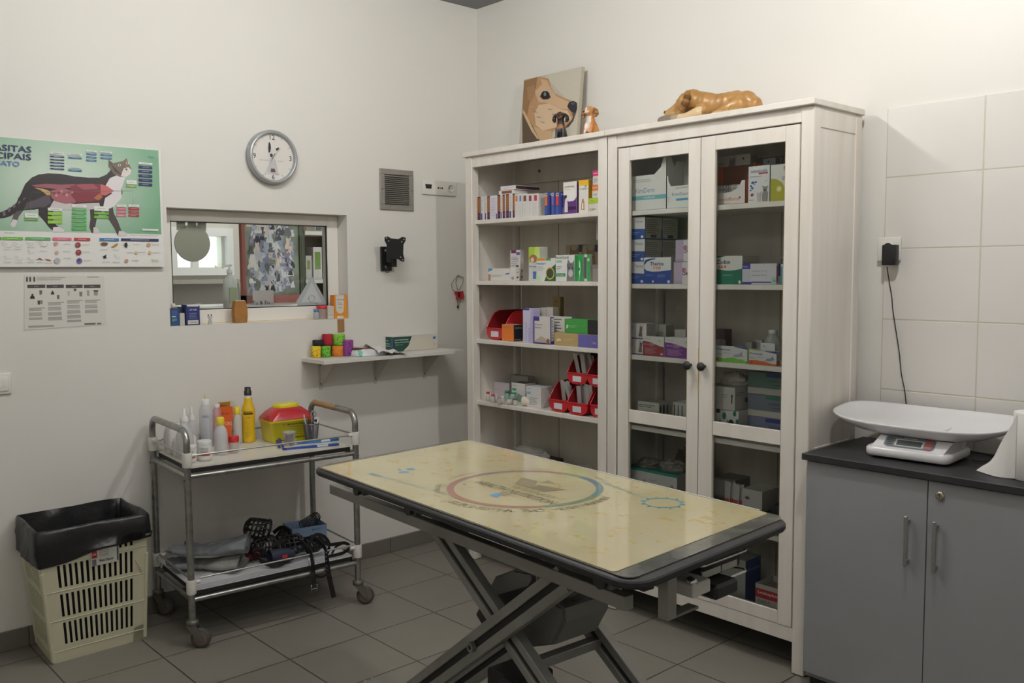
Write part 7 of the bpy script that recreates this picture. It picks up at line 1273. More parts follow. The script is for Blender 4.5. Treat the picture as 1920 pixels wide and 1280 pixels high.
mu = N('ShaderNodeMath'); mu.operation = 'MULTIPLY'; L(sp.outputs[0], mu.inputs[0]); L(sp3.outputs[0], mu.inputs[1]); mu2 = N('ShaderNodeMath'); mu2.operation = 'MULTIPLY'; L(mu.outputs[0], mu2.inputs[0]); mu2.inputs[1].default_value = .8
mx = N('ShaderNodeMix'); mx.data_type = 'RGBA'; L(mu2.outputs[0], mx.inputs[0]); L(base.outputs[0], mx.inputs[6]); mx.inputs[7].default_value = lin('#bda044')
n4_ = N('ShaderNodeTexNoise'); n4_.inputs['Scale'].default_value = 14; n4_.inputs['Detail'].default_value = 3; L(tc.outputs['Object'], n4_.inputs['Vector']); sp4 = ramp(n4_.outputs['Fac'], .66, .74, (0, 0, 0, 1), (.55, .55, .55, 1))
mx2 = N('ShaderNodeMix'); mx2.data_type = 'RGBA'; L(sp4.outputs[0], mx2.inputs[0]); L(mx.outputs[2], mx2.inputs[6]); mx2.inputs[7].default_value = lin('#b39a4e')
L(mx2.outputs[2], bs.inputs['Base Color']); bs.inputs['Roughness'].default_value = .45; bs.inputs['Coat Weight'].default_value = .9; bs.inputs['Coat Roughness'].default_value = .06
MT = TOP+.0035; k = MB(); rings(k, [rrect(e0+.046, 2.352, n0+.014, n1-.008, TOP+.0023, .012), rrect(e0+.046, 2.352, n0+.014, n1-.008, MT, .012)], mm); mat_o = k.build('cream_mat', table)
k = MB()
def mp_(px, py): return onZ(px, py, MT)
cc = tb(1.774, -1.103, MT); RR = .192
def seg(a0, a1, r0, r1, h, dz=.0003, n=14):
    V = []
    for i in range(n+1): a = math.radians(a0+(a1-a0)*i/n); d = TE*math.cos(a)+TN*math.sin(a); V += [cc+d*r0+UPZ*dz, cc+d*r1+UPZ*dz]
    k.add(V, [(2*i, 2*i+1, 2*i+3, 2*i+2) for i in range(n)], M(h, .5, coat=.6), False)
for a0, a1, h in ((22, 60, '#5f8080'), (60, 88, '#677c90'), (88, 108, '#8f8a70'), (108, 150, '#9a7d66'), (150, 195, '#8a7a7c'), (195, 240, '#9c726a'), (240, 275, '#a07464'), (275, 333, '#9a7058'), (333, 382, '#73896a')): seg(a0, a1, RR-.009, RR+.009, h)
seg(0, 360, RR+.010, RR+.012, '#a89a74', .00025, 48)
for a in (100, 150, 225, 262, 330, 385): d = TE*math.cos(math.radians(a))+TN*math.sin(math.radians(a)); k.quad([cc+d*(RR+.009)+d.orthogonal()*0+UPZ*.0003, cc+d*(RR+.03)+UPZ*.0003, cc+d*(RR+.03)+Vector((-d.y, d.x, 0))*.002+UPZ*.0003, cc+d*(RR+.009)+Vector((-d.y, d.x, 0))*.002+UPZ*.0003], M('#7a6f52', .5))
def atext(t, r, a_mid, span, h, colr, inward=True):      # letters along an arc
    n = len(t)
    for i, ch in enumerate(t):
        if ch == ' ': continue
        a = math.radians(a_mid+(i-(n-1)/2)*span/n*(1 if inward else -1)); d = TE*math.cos(a)+TN*math.sin(a); tg = Vector((-d.y, d.x, 0))
        k.text(ch, cc+d*r+UPZ*.0005, tg if inward else -tg, -d if inward else d, h, M(colr, .5, coat=.6))
atext('GASTROINTESTINAL TRACT', RR+.034, 300, 66, .022, '#989072'); atext('WEIGHT MANAGEMENT', RR+.034, 2, 46, .020, '#989072'); atext('URINARY', RR+.034, 233, 24, .015, '#978c6c')
atext('DERMATOLOGY', RR+.032, 135, 34, .012, '#a2977a', False); atext('MOBILITY', RR+.032, 70, 24, .012, '#a2977a', False); atext('DENTAL', RR+.032, 190, 22, .012, '#a2977a', False)
a, b = mp_(898, 903), mp_(1040, 944); d = (b-a).normalized(); up = Vector((-d.y, d.x, 0)); c_ = (a+b)/2
k.text('HEALTH NUTRITION', c_+UPZ*.0005, d, up, .030, M('#736d57', .5, coat=.6), w=(b-a).length, bold=.01); k.text('VETERINARY', c_+up*.036+d*.03+UPZ*.0005, d, up, .022, M('#948a68', .5, coat=.6), w=(b-a).length*.55)
def mpoly(l, h, dz=.0005): k.add([mp_(x, y)+UPZ*dz for x, y in l], [tuple(range(len(l)))[::-1]], M(h, .5, coat=.6))
mpoly([(965, 907), (978, 895), (1008, 902), (1003, 911), (990, 914)], '#8f876a'); mpoly([(990, 914), (1010, 909), (1062, 918), (1020, 922)], '#857d60'); mpoly([(1014, 905), (1028, 900), (1040, 906)], '#9a9070')
mpoly([(918, 928), (930, 924), (940, 928), (932, 933)], '#4f93b8'); mpoly([(932, 925), (944, 921), (962, 926), (944, 930)], '#948b72')
for x, y, w_, h_ in ((757, 885, 10, 2.2), (770, 879, 8, 2), (749, 880, 3, 1.2), (871, 908, 3, 1)): mpoly([(x+w_*math.cos(t), y+h_*math.sin(t)+.25*w_*0) for t in [-2*PI*i/12 for i in range(12)]], '#6aa0b8')
a, b = mp_(695, 888), mp_(838, 926); d = (b-a).normalized(); up = Vector((-d.y, d.x, 0)); k.text('MONITORING Y EE', (a+b)/2+UPZ*.0004, d, up, .017, M('#9db4b0', .5, coat=.6), w=(b-a).length); k.text('MONI', a+d*.02+UPZ*.0006, d, up, .017, M('#6f9fb5', .5, coat=.6), w=.05)
a, b = mp_(1125, 903), mp_(1212, 934); d = (b-a).normalized(); up = Vector((-d.y, d.x, 0)); k.text('ENDOCRINOLOGY', (a+b)/2+UPZ*.0004, d, up, .013, M('#7fa9b0', .5, coat=.6), w=(b-a).length)
g_ = mp_(1243, 943); gm = M('#5f9aaa', .5, coat=.6); k.tube([g_+TE*(.044*math.cos(t))+TN*(.044*math.sin(t)*1)+UPZ*.0006 for t in [2*PI*i/30 for i in range(30)]], .0014, gm, 5, closed=True)
for i in range(12): t = 2*PI*i/12; q = TE*math.cos(t)+TN*math.sin(t); k.tube([g_+q*.045+UPZ*.0006, g_+q*.053+UPZ*.0006], .0022, gm, 5)
for i in range(10): p = mp_(690+i*17, 868-i*2.5+(i % 3)*6); 
k.build('mat_print', mat_o)
# underframe
FR = M('#93928d', .38, .35, mix='#85847f', ms=8); FR2 = M('#62615e', .45, .35)
for n_, nm in ((-1.262, 0), (-.955, 1)):
    k = MB(); k.obox(tb(1.008, n_-.013, .735-.012), TE*1.27, TN*.026, UPZ*.030, FR, .0015); k.build('side_rail', table)
for e_ in (1.06, 1.55, 2.05, 2.21): k = MB(); k.obox(tb(e_, -1.25, .753), TE*.03, TN*.30, UPZ*.012, FR2, .001); k.build('cross_member', table)
for n_ in (-1.30, -.93): k = MB(); k.obox(tb(1.19, n_, .790), TE*1.16, TN*.03, UPZ*.029, M('#262625', .5), .001); k.build('top_bearer', table)
for e_, n_ in ((1.14+.05, -1.29), (1.14+.05, -.92), (1.47, -1.29), (1.47, -.93), (2.2, -1.29), (2.2, -.93)): k = MB(); k.obox(tb(e_, n_, .764), TE*.055, TN*.022, UPZ*.0262, FR2, .001); k.lathe([(.016, -.004), (.016, .004)], tb(e_+.027, n_-.006, .777), M('#3a3a38', .4, .6), 14, axis=tuple(TN)); k.build('spacer_block', table)
for i, e_ in enumerate((1.50, 1.62, 1.80, 2.0, 2.09)): k = MB(); k.obox(tb(e_, -1.21, .745), TE*.05, TN*.20, UPZ*(.04+.006*(i % 2)), M('#3a3a39', .5), .003); k.build('mechanism_bracket', table)
def leg(a, b, n_, w, t, nm, gap=.012):
    """scissor arm made of two parallel flat tubes"""
    a, b = Vector(a), Vector(b); d = (b-a).normalized(); s_ = Vector((-d.y, d.x)); k = MB()
    for off in (-1, 1):
        o = tb(a.x, n_, a.y); D = TE*d.x+UPZ*d.y; S = TE*s_.x+UPZ*s_.y; c_ = o+S*(off*(w/2-.0))-S*(w*.29); k.obox(c_, D*(b-a).length, S*(w*.58), TN*t, FR, .0018)
    k.obox(tb(a.x, n_+t*.25, a.y)-S*.012, D*(b-a).length, S*.024, TN*t*.5, M('#1d1d1c', .6)); return k.build(nm, table)
A0, A1, B0, B1 = (1.515, .735), (2.58, .045), (2.085, .738), (1.20, .045)
for n_a, n_b in ((-1.235, -1.272), (-.985, -.948)):
    leg(A0, A1, n_a, .038, .028, 'scissor_arm'); leg(B0, B1, n_b, .040, .028, 'scissor_arm')
k = MB(); q = tb(1.755, -1.272, .478); k.lathe([(.013, -.012), (.013, .0)], q, M('#8d8d8a', .3, .8), 16, axis=tuple(TN)); k.lathe([(.006, -.0125), (.006, -.009), (0, -.009)], q, M('#1d1d1c', .5), 12, axis=tuple(TN)); k.build('pivot_bolt', table)
k = MB(); k.tube([tb(1.765, -1.262, .48), tb(1.765, -.95, .48)], .012, FR2, 12); k.build('pivot_shaft', table)
k = MB(); k.obox(tb(1.885, -1.21, .444), TE*.03, TN*.25, UPZ*.024, FR, .0015); k.build('cross_bar', table)
k = MB(); k.obox(tb(2.12, -1.22, .300), TE*.03, TN*.25, UPZ*.024, FR, .0015); k.build('cross_bar', table)
# motor and its plastic housing, hung between the arms
pm = [onN(x, y, -1.15) for x, y in ((893, 1150), (905, 1128), (930, 1080), (968, 1066), (1000, 1072), (1012, 1110), (1060, 1140), (1062, 1165), (1040, 1208), (1000, 1212), (975, 1185), (925, 1185))]
k = MB(); k.prism(pm, TN*.14, M('#6e6f6b', .55)); cm = sum(pm, Vector())/len(pm); k.prism([cm+(p-cm)*.94-TN*.008 for p in pm], TN*.009, M('#777873', .55)); k.build('motor_housing', table)
k = MB(); pm = [onN(x, y, -1.172) for x, y in ((893, 1152), (912, 1120), (950, 1110), (990, 1098), (1000, 1080), (1018, 1088), (1005, 1110), (960, 1128), (925, 1150), (905, 1172))]; k.prism(pm, TN*.012, M('#1e1f20', .5)); k.build('motor_bracket', table)
k = MB(); a = onN(1005, 1075, -1.18)
for i in range(5): k.tube([a+TE*(.008*i)+UPZ*(.004*i), a+TE*(.008*i+.004)+UPZ*(.004*i-.018)], .002, M('#8d8d8a', .3, .8), 6)
for x, y in ((958, 1078), (970, 1074), (985, 1070)): pass
k.build('spring_clamp', table)
k = MB(); k.tube([onN(925, 1205, -1.1), tb(2.02, -1.1, .66)], .014, M('#8a8a86', .3, .8), 14); k.build('lift_piston', table)
k = MB(); k.obox(tb(1.72, -1.20, .30), TE*.12, TN*.13, UPZ*.09, M('#1c1c1d', .5), .006); k.tube([tb(1.78, -1.21, .36), tb(1.82, -1.22, .40), tb(1.87, -1.2, .38)], .008, M('#222222', .5), 8); k.build('pump_unit', table)
# base on the floor
for n_ in (-1.262, -.955): k = MB(); k.obox(tb(1.10, n_-.015, .022), TE*1.56, TN*.03, UPZ*.04, FR, .002); k.build('base_rail', table)
for e_ in (.945, 2.66):
    k = MB(); k.obox(tb(e_, -1.30, .022), TE*.05, TN*.215 if e_ < 1 else TN*.38, UPZ*.03, M('#8a8a86', .5, .3), .004); b = k.build('base_foot', table); k = MB()
    for n_ in ((-1.29, -1.11) if e_ < 1 else (-1.29, -.94)): k.lathe([(.018, 0), (.018, .016), (.008, .022)], tb(e_+.025, n_, .001), M('#2a2a2a', .6), 14)
    for n_ in (-1.13, -1.10): k.lathe([(.004, .0525), (.004, .056), (0, .0562)], tb(e_+.02, n_, 0), M('#bdbdb8', .3, .8), 8)
    k.build('foot_pad', b)
k = MB(); k.obox(tb(.985, -1.275, .024), TE*.14, TN*.03, UPZ*.03, FR, .002); k.obox(tb(2.62, -1.275, .024), TE*.06, TN*.03, UPZ*.03, FR, .002); k.build('base_link', table)
# control parts below the right end
k = MB(); a0 = onX(1245, 1085, 2.30); k.box((2.285, a0.y-.0, .728), (2.31, a0.y+.028, .819), M('#8a8983', .45, .3), .001); k.box((2.285, a0.y+.028, .728), (2.31, a0.y+.10, .733), M('#77766f', .45, .3)); k.build('hanger_post', table)
k = MB(); a, b, c = onY(1300, 1097, -1.34), onY(1300, 1123, -1.34), onY(1222, 1092, -1.34); k.box((c.x, -1.34, b.z), (a.x, -1.28, a.z), M('#b9b8b2', .5), .003); k.build('control_box', table)
k = MB(); a, b, c = onY(1344, 1100, -1.27), onY(1344, 1128, -1.27), onY(1300, 1095, -1.27); k.box((c.x, -1.27, b.z), (a.x, -1.19, a.z), M('#1b1c1e', .5), .006); k.build('black_module', table)
CH = M('#c4c4c2', .15, .95); X_ = 2.305
for z, y0_, y1_ in ((.809, -1.290, -1.125), (.763, -1.290, -1.125)):
    k = MB(); k.tube([(X_-.085, y0_+.012, z-.004)]+arc((X_-.012, y0_+.012, z), (1, 0, 0), (0, -1, 0), .012, PI/2, 0, 5)+[(X_, y1_-.012, z)]+arc((X_-.012, y1_-.012, z), (1, 0, 0), (0, 1, 0), .012, 0, PI/2, 5)+[(X_-.085, y1_-.01, z-.004)], .0035, CH, 10); k.build('chrome_rail', table)
k = MB(); k.prism([(2.21, -1.275, .812), (2.298, -1.275, .806), (2.285, -1.262, .770), (2.22, -1.262, .765)], (0, .135, 0), M('#19191a', .45)); k.box((2.289, -1.27, .775), (2.292, -1.205, .800), M('#a5a49e', .4)); k.box((2.289, -1.20, .775), (2.292, -1.145, .800), M('#a5a49e', .4)); k.build('instrument_tray', table)
k = MB(); k.lathe([(.009, 0), (.009, .018), (0, .019)], (2.30, -1.325, .788), CH, 12, axis=(1, -.4, 0)); k.build('clamp_knob', table)
# ================================================================ grey cupboard with black top, right
CX0, CX1, CY0, CY1, CZ = 1.838, 2.65, -.050, .362, .777
GR = M('#8e9092', .5, mix='#8b8d8f', ms=5); root = thing('storage_cupboard', 'grey two door cupboard with a black worktop beside the glass cabinet', 'cupboard', ((CX0+CX1)/2, .16, 0))
k = MB(); k.box((CX0, CY0+.019, .03), (CX0+.018, CY1, CZ), GR); k.box((CX1-.018, CY0+.019, .03), (CX1, CY1, CZ), GR); k.box((CX0+.018, CY1-.01, .03), (CX1-.018, CY1, CZ), GR); k.box((CX0+.018, CY0+.019, .03), (CX1-.018, CY1-.01, .048), GR); k.box((CX0+.018, CY0+.02, CZ-.018), (CX1-.018, CY1-.01, CZ), GR); k.box((CX0+.01, CY0+.03, .001), (CX1-.01, CY1-.01, .03), M('#2a2a2b', .6)); k.build('carcass', root)
xm = 2.2375
for s, (a, b) in enumerate(((CX0+.002, xm-.0015), (xm+.0015, CX1-.002))):
    k = MB(); k.box((a, CY0, .05), (b, CY0+.018, CZ-.003), GR, .0008); d = k.build('door', root)
    hx = 2.184 if s == 0 else 2.269; k = MB(); hm = M('#a9a9a4', .3, .7); k.box((hx-.005, CY0-.028, .502), (hx+.005, CY0-.019, .658), hm, .0015)
    for z in (.515, .640): k.box((hx-.004, CY0-.020, z-.005), (hx+.004, CY0-.0003, z+.005), hm)
    k.build('handle', d)
    if s: k = MB(); k.lathe([(.0135, 0), (.0135, -.003), (.011, -.006), (.006, -.006), (0, -.005)], (2.274, CY0-.0003, .734), M('#b8b2a2', .25, .8), 22, axis=(0, 1, 0)); k.box((2.2732, CY0-.0067, .729), (2.2748, CY0-.0055, .739), M('#222222', .5)); k.build('lock', d)
k = MB(); k.box((CX0-.012, CY0-.014, CZ+.001), (CX1+.012, WR-.0085, .800), M('#2a2a2c', .5, mix='#262628', ms=12, bump=.1, bs=150), .0015); k.build('worktop', root)
# ---------------------------------------------------------------- baby scale
SX, SY = 2.118, .19; SO = Vector((SX, SY, .8008)); root = thing('digital_scale', 'white digital baby scale with a long curved tray on the cupboard', 'scale', SO); WP = M('#dcdbdc', .28, coat=.3)
k = MB(); n = 48; V = []
def sup(q, ex): c, s = math.cos(q), math.sin(q); return (abs(c)**ex)*(1 if c > 0 else -1), (abs(s)**ex)*(1 if s > 0 else -1)
AX, AY = .292, .140
prof = [(.30, -.046), (.56, -.045), (.74, -.038), (.90, -.022), (.985, -.006), (1.0, -.0), (.985, .003), (.96, .000), (.90, -.014), (.78, -.028), (.6, -.035), (.0, -.036)]
for f_, dz in prof:
    for j in range(n):
        q = 2*PI*j/n; cx, cy = sup(q, .62); x, y = cx*f_, cy*f_
        zz = .127+dz+.016*y*1.0+.012*abs(x)**3-.004; V.append((SX+AX*x, SY+AY*y, .8+zz))
k.add(V, [(i*n+j, i*n+(j+1) % n, i*n+n+(j+1) % n, i*n+n+j) for i in range(len(prof)-1) for j in range(n)]+[tuple(range(n))[::-1]], WP, True); k.build('weighing_tray', root)
RZ = Matrix.Rotation(math.radians(3), 4, 'Z'); 
def sb(x, y, z): return SO+(RZ @ Vector((x, y, 0)))+Vector((0, 0, z))
def srr(hx, hy, z, r, y0=0, q=6):
    o = []
    for sx_, sy_, a0 in ((1, 1, 0), (-1, 1, PI/2), (-1, -1, PI), (1, -1, 1.5*PI)):
        for i in range(q+1): a = a0+PI/2*i/q; o.append(sb(sx_*(hx-r)+r*math.cos(a), y0+sy_*(hy-r)+r*math.sin(a), z))
    return o
k = MB(); oy = -.075; rings(k, [srr(.128, .105, .008, .025, oy+.03), srr(.133, .110, .014, .03, oy+.03), srr(.133, .110, .030, .03, oy+.03), srr(.128, .105, .036, .03, oy+.03)], WP)
# sloping console
FY = -.155
prs = [(-.125, .034), (-.118, .050), (-.100, .062)]
k.prism([sb(-.112, oy-.070, .034), sb(-.112, oy-.058, .040), sb(-.100, oy-.020, .068), sb(-.100, oy+.11, .070), sb(-.112, oy+.125, .034)], RZ @ Vector((.225, 0, 0)), WP)
k.build('base_body', root)
k = MB(); rings(k, [srr(.095, .07, .066, .02, oy+.075), srr(.075, .055, .094, .02, oy+.075)], WP); k.build('tray_support', root)
# display panel lies on the slope
P0 = sb(0, oy-.0585, .0405); P1 = sb(0, oy-.0205, .0685); SU = (P1-P0).normalized(); SXV = (RZ @ Vector((1, 0, 0))); SN = SXV.cross(SU)
def sp_(x, t, e=.0006): return P0+SXV*x+SU*(t*(P1-P0).length)+SN*e
k = MB(); k.add([sp_(x, t) for x, t in ((-.068, .0), (.068, .0), (.078, .15), (.078, .9), (.070, 1.0), (-.070, 1.0), (-.078, .9), (-.078, .15))], [tuple(range(8))], M('#6f7478', .4)); 
k.add([sp_(x, t, .0010) for x, t in ((-.045, .12), (.045, .12), (.045, .78), (-.045, .78))], [(0, 1, 2, 3)], M('#b9bab8', .4)); k.add([sp_(x, t, .0013) for x, t in ((-.039, .2), (.039, .2), (.039, .68), (-.039, .68))], [(0, 1, 2, 3)], M('#4d5352', .2))
k.text('MARSDEN', sp_(.0, .9, .0012), SXV, SU, .0042, M('#d8dadb', .5), w=.04, bold=.02); k.add([sp_(x, t, .0012) for x, t in ((-.028, .84), (-.022, .84), (-.025, .98))], [(0, 1, 2)], M('#c23a3a', .5))
for i in range(3): k.add([sp_(x, t, .0012) for x, t in ((.050, .14+.27*i), (.068, .14+.27*i), (.068, .32+.27*i), (.050, .32+.27*i))], [(0, 1, 2, 3)], M('#c4564e', .4))
for i in range(4): k.add([sp_(x, t, .0012) for x, t in ((-.072, .2+.17*i), (-.052, .2+.17*i), (-.052, .26+.17*i), (-.072, .26+.17*i))], [(0, 1, 2, 3)], M('#2b2d30', .4))
k.build('display_panel', root)
k = MB(); q = sb(.105, oy+.09, .052); k.lathe([(.012, 0), (.014, .012), (.012, .022), (0, .023)], q, WP, 16, axis=(.5, -.85, 0)); k.build('side_knob', root)
for a, b in ((-.10, oy-.045), (.10, oy-.045), (-.10, oy+.105), (.10, oy+.105)): k = MB(); k.lathe([(.014, 0), (.014, .008)], sb(a, b, .0002), M('#2a2a2c', .6), 14); k.build('foot', root)
# ---------------------------------------------------------------- adapter, socket and cable
root = thing('wall_socket', 'white square wall socket at the edge of the tiles', 'socket', (1.905, WR-.01, 1.44)); k = MB(); k.box((1.865, WR-.019, 1.440), (1.948, WR-.009, 1.523), M('#e4e1da', .35), .003, 2); k.build('plate', root)
k = MB(); k.lathe([(.021, 0), (.021, -.004), (.018, -.004), (.018, 0)], (1.905, WR-.019, 1.484), M('#dedbd4', .4), 24, axis=(0, 1, 0), cap=False); k.build('socket_ring', root)
root = thing('power_adapter', 'black plug-in power adapter in the white wall socket', 'adapter', (1.90, WR-.03, 1.43)); a0, a1 = onY(1653, 459, WR-.055), onY(1678, 497, WR-.055); k = MB(); k.box((a0.x, WR-.055, a1.z), (a1.x, WR-.0235, a0.z), M('#19191b', .4), .004, 2); k.lathe([(.017, 0), (.017, -.006)], (1.905, WR-.0175, 1.484), M('#19191b', .5), 18, axis=(0, 1, 0)); k.build('plug_body', root)
k = MB(); yc = WR-.018; cp_ = [onY(1663, 500, WR-.035)]+[onY(x, y, yc) for x, y in ((1666, 520), (1672, 555), (1674, 580), (1680, 620), (1686, 660), (1690, 700), (1696, 730), (1699, 757), (1701, 785), (1708, 812))]
cp_ += [Vector((cp_[-1].x+.03, .355, .812)), Vector((2.26, .33, .8045)), Vector((2.31, .27, .804)), Vector((2.30, .21, .804)), Vector((2.272, .19, .806))]
k.tube(sm(cp_, 5), .0018, M('#19191b', .5), 8); k.build('cable', root)
# ---------------------------------------------------------------- paper roll
c_ = Vector((2.487, .075, .8008)); root = thing('paper_roll', 'upright white paper towel roll at the right end of the black worktop', 'roll', c_); h_ = .195; k = MB()
zt = onX(1918, 767, c_.x-.045)
k.lathe([(.056, 0), (.058, .002), (.058, h_-.002), (.056, h_), (.022, h_)], c_, M('#dddbd6', .8, bump=.2, bs=80), 36, cap=False); k.lathe([(.022, h_+.0004), (.0205, h_+.0004), (.0205, .01)], c_, M('#6a3340', .7), 24, cap=False); k.build('roll_body', root)
tgt = onZ(1830, 884, .8012); k = MB(); V = []; n, m = 16, 8; s0 = c_+Vector((-.036, -.047, 0)); 
for i in range(n+1):
    t = i/n
    for j in range(m+1):
        u = j/m; top = .188-.150*t**.8; z = .001+.006*t*math.sin(PI*u)+(top)*u*(1 if u > 0 else 0)+.001
        p = s0+(Vector((tgt.x, tgt.y, 0))-Vector((s0.x, s0.y, 0)))*(t*(1-.45*u*t)); p.z = c_.z+z*(1-.1*t); p += Vector((.35, -.9, 0))*(.018*math.sin(PI*t)*(1-u)+.012*math.sin(5*t)*t)
        V.append(p)
pm_ = M('#e0deda', .8); k.add(V, [(i*(m+1)+j, (i+1)*(m+1)+j, (i+1)*(m+1)+j+1, i*(m+1)+j+1) for i in range(n) for j in range(m)], pm_, True); k.add([p+Vector((.0006, .0006, 0)) for p in V], [(i*(m+1)+j, i*(m+1)+j+1, (i+1)*(m+1)+j+1, (i+1)*(m+1)+j) for i in range(n) for j in range(m)], pm_, True); k.build('loose_sheet', root)
# ================================================================ dogs on the cabinets
TB = 1.9755
# canvas print of a dog's face
f6 = lambda x, y: (940+x/3.692, 110+y/3.692)
YB_, YT_ = .285, .330      # leaning: foot and head distance
pt0 = Vector((.1, YB_, TB)); nn = Vector((0, -(2.36-TB), (YT_-YB_))).normalized()*1.0; nn = Vector((0, -(.385), .045)).normalized()
def oc(x, y, e=0): p = onP(*f6(x, y), pt0, nn); return p+nn*e
x0 = oc(146, 300).x; x1 = oc(548, 200).x; tl = oc(146, 150); tr_ = oc(546, 58); upv = Vector((0, .045, .385)).normalized(); z_top = (tl.z+tr_.z)/2; Lh = (z_top-TB)/upv.z
root = thing('canvas_picture', 'square canvas print of a golden dog face leaning on the wall above the bookcase', 'picture', ((x0+x1)/2, .30, TB)); o = Vector((x0, YB_, TB)); W_ = x1-x0
k = MB(); k.obox(o-nn*.018, Vector((W_, 0, 0)), upv*Lh, nn*.018, M('#b7ad99', .7)); k.build('canvas', root)
k = MB()
def cpz(l, h, e): 
    P = []
    for x, y in l:
        p = oc(x, y); s = min(max(p.x, x0), x1); v = (p.z-TB)/upv.z; v = min(max(v, 0), Lh); P.append(Vector((s, YB_, TB))+upv*v+nn*(.0003+.0002*e))
    k.add(P, [tuple(range(len(P)))], M(h, .7))
cpz([(100, 700), (700, 700), (700, 0), (100, 0)], '#b9b2a2', 0)
cpz([(300, 100), (560, 40), (560, 560), (480, 560), (470, 300)], '#c4bfae', 1)
# face
cpz([(146, 700), (146, 150), (260, 120), (330, 140), (345, 200), (370, 240), (430, 270), (500, 295), (525, 330), (520, 380), (495, 430), (470, 470), (440, 480), (380, 490), (340, 520), (330, 580), (260, 700)], '#b58d66', 2)
cpz([(230, 230), (290, 170), (340, 200), (380, 260), (470, 300), (460, 350), (400, 350), (330, 310), (260, 300)], '#c9a987', 3)
cpz([(260, 320), (330, 310), (400, 350), (460, 360), (490, 420), (440, 470), (360, 480), (290, 500), (240, 460), (230, 380)], '#d0b596', 4)
cpz([(230, 470), (300, 500), (350, 500), (350, 560), (260, 600), (220, 520)], '#c2a27c', 4)
cpz([(146, 160), (250, 125), (240, 200), (210, 260), (190, 330), (180, 400), (146, 380)], '#93714e', 5)
cpz([(146, 380), (175, 400), (215, 460), (250, 530), (265, 560), (255, 700), (146, 700)], '#5c4a3c', 6)
cpz([(150, 350), (165, 370), (195, 430), (230, 500), (262, 556), (250, 556), (210, 500), (175, 430), (150, 375)], '#c9ae86', 7)
cpz([(270, 140), (320, 150), (340, 200), (310, 195), (285, 180)], '#caa683', 5); cpz([(180, 200), (230, 180), (235, 240), (205, 300), (185, 280)], '#a37f5a', 6)
cpz([(380, 420), (470, 430), (500, 415), (470, 470), (420, 482), (385, 470)], '#a88869', 5)
cpz([(500, 400), (515, 380), (500, 430), (470, 470), (440, 485), (455, 460), (485, 430)], '#4a3c34', 6)
cpz([(268, 262), (290, 225), (320, 225), (345, 268), (325, 282), (290, 284)], '#4a362a', 7)
cpz([(306+30*math.cos(t), 252+28*math.sin(t)) for t in [2*PI*i/20 for i in range(20)]], '#1c1a1e', 8); cpz([(304+9*math.cos(t), 246+14*math.sin(t)) for t in [2*PI*i/12 for i in range(12)]], '#6f7c8c', 9)
cpz([(458, 330), (470, 302), (500, 292), (525, 305), (527, 345), (515, 380), (490, 372), (470, 350)], '#2a2a2e', 8); cpz([(480, 310), (500, 300), (515, 312), (498, 322)], '#4f5158', 9); cpz([(490, 378), (515, 372), (512, 395), (496, 398)], '#5a4e50', 8)
for i in range(26): x, y = 200+(i*53) % 240, 330+(i*71) % 160; cpz([(x, y), (x+26, y+5), (x+24, y+9), (x-2, y+5)], '#c4a684' if i % 2 else '#c9ad8c', 10) if y < 470 and x < 420 else None
k.build('printed_face', root)
# sculpted dogs: ellipsoids along bones fused into one skin
def sk(r, pts_, n=16):
    """chain of (x,y,z,radius) fused"""
    for (a, b) in zip(pts_[:-1], pts_[1:]):
        a_, b_ = Vector(a[:3]), Vector(b[:3]); L = max(1, int((b_-a_).length/(min(a[3], b[3])*.55)))
        for i in range(L+1): t = i/L; r.ball(a_+(b_-a_)*t, a[3]+(b[3]-a[3])*t, 'x', n)
def dog(name, label, origin, yaw, s, chains, balls, colour, vox, extra=(), parts=(), fat=1):
    root = thing(name, label, 'figurine', origin); r = MB(); 
    for c in chains: sk(r, c)
    for c in balls: r.ball(c[0], c[1], 'x', 18)
    me = remesh(r, vox, 10, .5); R_ = Matrix.Translation(origin) @ Matrix.Rotation(yaw, 4, 'Z') @ Matrix.Diagonal((s*fat, s*fat, s, 1))
    k = MB(); lo_z = min(v.co.z for v in me.vertices); 
    me.transform(Matrix.Translation((0, 0, -lo_z))); k.merge(me, lambda c, n: M(colour(c, n), .45, coat=.15)); k.v = [R_ @ v for v in k.v]; k.build('dog_body', root)
    for nm, fn in parts:
        q = MB(); q.T = R_ @ Matrix.Translation((0, 0, -lo_z)); fn(q); q.T = None; q.build(nm, root)
    return root
# sitting spaniel: faces local -Y (towards the room), sits on z=0, unit = 1 body height
def sp_col(c, n):
    x, y, z = c
    if z > .66:
        if abs(x) < .018 and y < -.06 and z < .92: return '#dcd4ca'
        if y < -.15 and z < .80: return '#d8d0c6'
        return '#b98246'
    if abs(x) < .065 and y < -.06: return '#d9cdbf'
    if y < -.05 and z < .12: return '#cfc3b4'
    return '#b9743a' if (c-Vector((.12, .0, .3))).length > .1 else '#c98a3e'
sit_ch = [[(0, .10, .14, .15), (0, .04, .34, .135), (0, -.01, .52, .10), (0, -.03, .68, .085)],
          [(-.075, -.07, .42, .055), (-.08, -.12, .22, .042), (-.08, -.15, .05, .036), (-.08, -.20, .03, .034)], [(.075, -.07, .42, .055), (.08, -.12, .22, .042), (.08, -.15, .05, .036), (.08, -.20, .03, .034)],
          [(-.13, .10, .12, .085), (-.16, .0, .07, .06), (-.15, -.10, .035, .035)], [(.13, .10, .12, .085), (.16, .0, .07, .06), (.15, -.10, .035, .035)], [(0, .22, .05, .03), (.10, .27, .03, .025)],
          [(0, -.05, .80, .115), (0, -.08, .84, .105)], [(0, -.13, .77, .062), (0, -.21, .745, .048)]]
